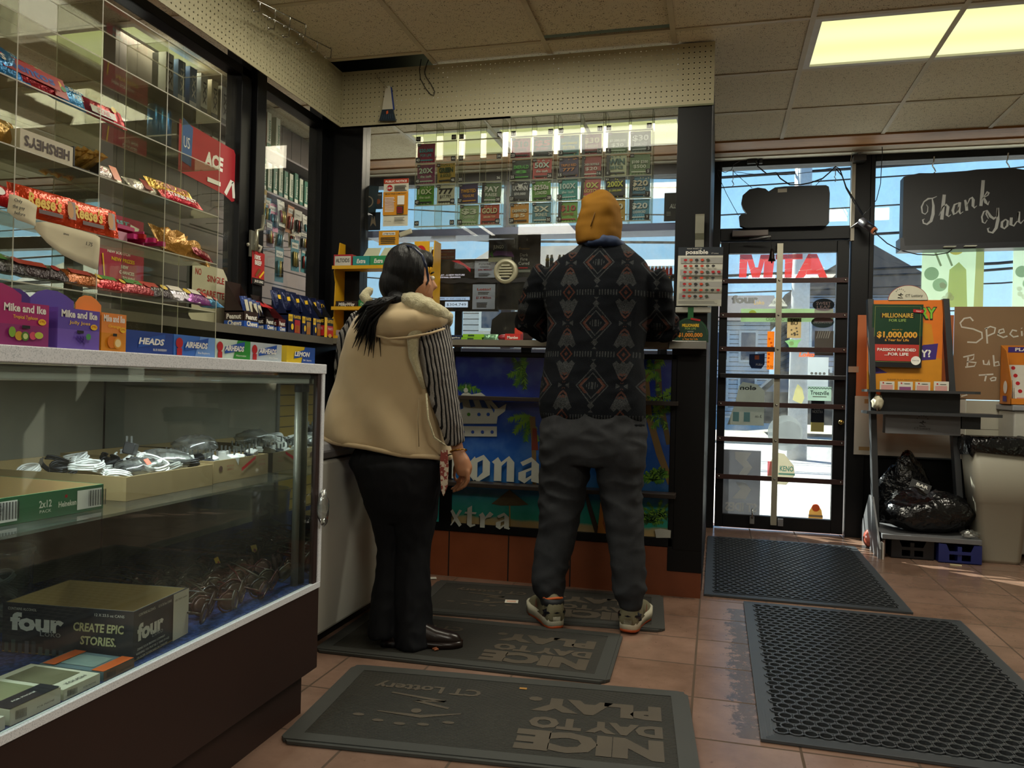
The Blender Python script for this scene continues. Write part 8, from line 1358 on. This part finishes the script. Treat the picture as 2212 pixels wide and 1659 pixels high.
for s in (-1, 1): b.tube([tuple(mc + V((.077 * s, -.0, .0))), tuple(mc + V((.09 * s, -.012, -.015))), tuple(mc + V((.082 * s, -.0, -.04)))], [.008, .011, .007], None, 8)
for L in ([(1195, 600, 3.46), (1160, 650, 3.48), (1140, 700, 3.55)], [(1398, 600, 3.46), (1425, 655, 3.48), (1432, 700, 3.55)]): limb(b, L, [.06, .052, .045])
for s, x in ((-1, -.80), (1, -.22)):
    b.tube([(x, 3.55, 1.265), (x - .10 * s * 1., 3.72, 1.262), (x - .16 * s, 3.82, 1.255)], [.045, .036, .026], None, 12); h = V((x - .185 * s, 3.86, 1.245)); b.blob(tuple(h), .038, .045, .017, None, 12, 8)
    for k in range(4): b.tube([tuple(h + V((-.03 * s + .016 * k * s, .03, 0))), tuple(h + V((-.038 * s + .017 * k * s, .062 + .006 * (k in (1, 2)), .004))), tuple(h + V((-.04 * s + .017 * k * s, .084 + .01 * (k in (1, 2)), -.006)))], [.0098, .009, .0078], None, 8)
    b.tube([tuple(h + V((-.034 * s, -.005, 0))), tuple(h + V((-.055 * s, .015, 0))), tuple(h + V((-.062 * s, .038, -.004)))], [.012, .010, .0085], None, 8)
put_mesh(fused(b, .0052, 5), 'body', SKIN, ma)
for s in (-1, 1):
    e = mc + V((.033 * s, .088, .012)); MB().blob(tuple(e), .0115, .011, .009, K('#d8d2c8', .2), 12, 8).blob(tuple(e + V((0, .006, 0))), .0062, .0062, .0062, K('#1a100c', .15), 10, 7).build('eye', ma)
MB().tube([tuple(mc + V((-.022, .088, -.078))), tuple(mc + V((0, .1, -.076))), tuple(mc + V((.022, .088, -.078)))], .0045, K('#8a4a40', .5), 6).build('lips', ma)
b = MB(); b.blob(tuple(mc + V((0, -.035, -.045))), .078, .062, .06, None, 18, 12); put_mesh(fused(b, .006, 4), 'hair', HAIRM, ma)
# sweatpants
b = MB(); rows(b, [(880, 1180, 1388, 3.34, .125), (930, 1170, 1396, 3.325, .145), (965, 1170, 1394, 3.315, .15), (1000, 1174, 1388, 3.31, .13)], p=2.4)
rows(b, [(965, 1170, 1278, 3.315, .13), (1010, 1171, 1270, 3.31, .12), (1060, 1168, 1262, 3.30, .105), (1120, 1166, 1250, 3.285, .095), (1180, 1160, 1240, 3.265, .088), (1230, 1154, 1224, 3.245, .078), (1262, 1156, 1213, 3.23, .068), (1285, 1160, 1214, 3.22, .062), (1303, 1168, 1210, 3.215, .056)], p=2.3)
rows(b, [(965, 1285, 1394, 3.315, .13), (1010, 1288, 1388, 3.31, .12), (1060, 1297, 1382, 3.30, .105), (1120, 1308, 1386, 3.285, .095), (1180, 1315, 1392, 3.27, .088), (1230, 1321, 1392, 3.255, .08), (1262, 1328, 1394, 3.245, .07), (1290, 1334, 1388, 3.24, .064), (1310, 1342, 1382, 3.235, .056)], p=2.3)
def pf(c, n):
    z = c[2]; kn = math.exp(-((z - .55) / .16) ** 2) + 1.6 * math.exp(-((z - .14) / .09) ** 2) + .8 * math.exp(-((z - .82) / .1) ** 2); w = math.sin(z * 95 + 4 * math.sin(c[0] * 14) + c[1] * 20) * .0018 * kn
    return w + .009 * NZ.noise(V((c[0] * 11, c[1] * 11, z * 6))) + .007 * (.4 + kn) * (1 - 2 * abs(NZ.noise(V((c[0] * 9 + z * 3, c[1] * 9, z * 15)))))
put_mesh(fused(b, .0075, 6), 'sweatpants', GREYT, ma, pf)
# jacket with sleeves
JM = jacket_mat(); b = MB(); rows(b, [(522, 1262, 1340, 3.45, .055), (540, 1240, 1362, 3.45, .08), (562, 1205, 1392, 3.455, .11), (590, 1180, 1410, 3.455, .135), (630, 1176, 1410, 3.45, .15), (700, 1186, 1398, 3.44, .155), (760, 1184, 1390, 3.42, .155), (820, 1174, 1392, 3.39, .155), (870, 1170, 1396, 3.36, .155), (896, 1171, 1396, 3.35, .152), (910, 1176, 1391, 3.35, .148)], 36, 2.5)
b2 = b
for L, r in (([(1192, 592, 3.46), (1172, 628, 3.47), (1155, 668, 3.50), (1146, 706, 3.55)], [.078, .080, .074, .066]), ([(1402, 590, 3.46), (1412, 628, 3.47), (1420, 668, 3.50), (1424, 704, 3.55)], [.076, .076, .068, .060])): limb(b, L, r, n=20)
for s, x in ((-1, -.80), (1, -.225)): b.tube([(x, 3.54, 1.275), (x - .05 * s, 3.64, 1.272), (x - .11 * s, 3.74, 1.272), (x - .15 * s, 3.80, 1.262)], [.068, .064, .052, .042], None, 18)
def jf(c, n):
    arm = 1. if c[0] < -.76 or c[0] > -.27 else .35; return .010 * arm * (1 - 2 * abs(NZ.noise(V((c[0] * 9, c[1] * 9, c[2] * 15))))) + .008 * NZ.noise(V((c[0] * 7, c[1] * 7, c[2] * 5)))
put_mesh(fused(b, .008, 7), 'jacket', JM, ma, jf)
hm = []
q0, q1 = P(1175, 911, y=3.35), P(1392, 911, y=3.35)
for k in range(33): t = 2 * PI * k / 32; hm.append(((q0[0] + q1[0]) / 2 + (q1[0] - q0[0]) / 2 * abs(math.cos(t)) ** .8 * (1 if math.cos(t) > 0 else -1), 3.35 + .15 * abs(math.sin(t)) ** .8 * (1 if math.sin(t) > 0 else -1), q0[2] - .003 * math.sin(3 * t)))
MB().tube(hm, .008, JM, 8).build('hem', ma); MB().tube([(x, y, z - .012) for x, y, z in hm], .006, K('#6f6f6a', .8), 8).build('shirt_edge', ma)
b = MB(); limb(b, [(1262, 528, 3.42), (1278, 522, 3.375), (1305, 518, 3.37), (1328, 522, 3.385), (1345, 530, 3.43)], [.016, .022, .026, .024, .018], n=12); b.blob(tuple(P(1305, 528, y=3.41)), .065, .05, .022, None, 14, 10)
put_mesh(fused(b, .006, 5), 'collar', K('#16294a', .7, 0, .1, 20), ma, fold(.004, 40))
# beanie
BN = fabric('mustard_knit', '#6e4a0f', '#7d5614', 20, .85, 600, .35); b = MB(); T = [(528, 1247, 1337, 3.45, .100), (505, 1243, 1343, 3.455, .106), (487, 1245, 1343, 3.455, .107), (470, 1250, 1343, 3.455, .106), (450, 1255, 1342, 3.455, .103), (434, 1261, 1334, 3.455, .088), (422, 1270, 1322, 3.455, .062), (414, 1282, 1308, 3.455, .03)]
rows(b, T, 28, 2.1); bn = fused(b, .006, 4)
def bf(c, n):
    z = c[2] - 1.8; return (.006 * math.sin((c[0] + .5) * 60 + z * 20) * max(0, min(1, (c[2] - 1.74) * 12)) + .006 * NZ.noise(V((c[0] * 16, c[1] * 16, c[2] * 26))))
put_mesh(bn, 'beanie', BN, ma, bf)
b = MB(); b.loft([ell(((q := (P(l, py, y=3.455) + P(r_, py, y=3.455)) / 2))[0:2] + (q[2],) if False else (q[0], 3.455, q[2]), (P(r_, py, y=3.455)[0] - P(l, py, y=3.455)[0]) / 2, .124, 28, p=2.1) for py, l, r_ in ((533, 1245, 1342), (527, 1237, 1350), (510, 1233, 1353), (494, 1233, 1353), (487, 1239, 1348))], None, cap=True); put_mesh(fused(b, .006, 5), 'beanie_cuff', BN, ma, fold(.002, 30))
MB().tube([tuple(P(a, c, y=d)) for a, c, d in ((1303, 418, 3.42), (1296, 432, 3.375), (1288, 452, 3.352), (1280, 475, 3.346), (1276, 489, 3.345))], .0022, K('#5f400c', .8), 6).build('crown_seam', ma)
# sneakers
SOLE, OUT, OLV, HC, ORN = K('#c9c4ae', .6, 0, .12, 30), K('#a8481c', .5), K('#6f6a52', .7, 0, .12, 40, .3, 300), K('#11131a', .15), K('#c8602a', .6)
UPS = [(.0, .5, .05), (.05, .80, .085), (.16, .85, .095), (.32, .82, .09), (.5, .86, .068), (.68, .95, .05), (.85, .85, .038), (.95, .55, .026), (1, .2, .01)]
for o, d in (((-.605, 3.13, 0), (-.52, .85)), ((-.325, 3.18, 0), (.14, 1))):
    sn = None; b = MB(); upper(b, o, d, .285, .098, UPS, OLV, .03); sn = b.build('sneaker', ma)
    b = MB(); shoe_base(b, o, d, .30, .108, .010, .048, SOLE); b.build('midsole', sn); b = MB(); shoe_base(b, o, d, .296, .104, .0, .011, OUT); b.build('outsole', sn); dd = V((d[0], d[1], 0)).normalized(); ss = V((-dd[1], dd[0], 0)); c = V(o)
    b = MB(); b.loft([[tuple(c + dd * (.012 + .05 * (1 - math.cos(a * PI / 8)) * .6 - .012 * (k == 1)) + ss * (.047 * math.sin(a * PI / 8)) * (1 if True else 0) + V((0, 0, z + .012 * math.cos(a * PI / 4) * (k == 2)))) for a in range(-4, 5)] for k, z in enumerate((.055, .075, .092))], HC, cap=False, closed=False); b.build('heel_clip', sn, solid=.004)
    b = MB(); b.tube([tuple(c + dd * (.008 + .075 * (1 - math.cos(a * PI / 7)) * .55) + ss * .038 * math.sin(a * PI / 7) + V((0, 0, .128 + .006 * math.cos(a * PI / 3.5)))) for a in range(-5, 6)], .005, ORN, 8); b.build('collar_lining', sn); b = MB(); b.loft([[tuple(c + dd * (.006 + .07 * (1 - math.cos(a * PI / 8)) * .55) + ss * .041 * math.sin(a * PI / 8) + V((0, 0, z))) for a in range(-4, 5)] for z in (.098, .127)], K('#22252a', .6), cap=False, closed=False); b.build('collar_pad', sn, solid=.006)
    b = MB().at(tuple(c + dd * .12 + ss * (.049 if d[0] < 0 else -.049) + V((0, 0, .085))), tuple(-dd if d[0] < 0 else dd), Z); b.poly([(-.014, -.012), (.016, -.012), (.002, .022)], K('#8a3a2a', .5)); b.poly([(-.007, -.008), (.008, -.008), (.002, .008)], OLV); b.build('side_badge', sn)
    MB().tube([tuple(c + dd * .10 + ss * .025 + V((0, 0, .125))), tuple(c + dd * .14 - ss * .02 + V((0, 0, .118))), tuple(c + dd * .17 + ss * .02 + V((0, 0, .1)))], .004, K('#8a866c', .7), 6).build('lace', sn)
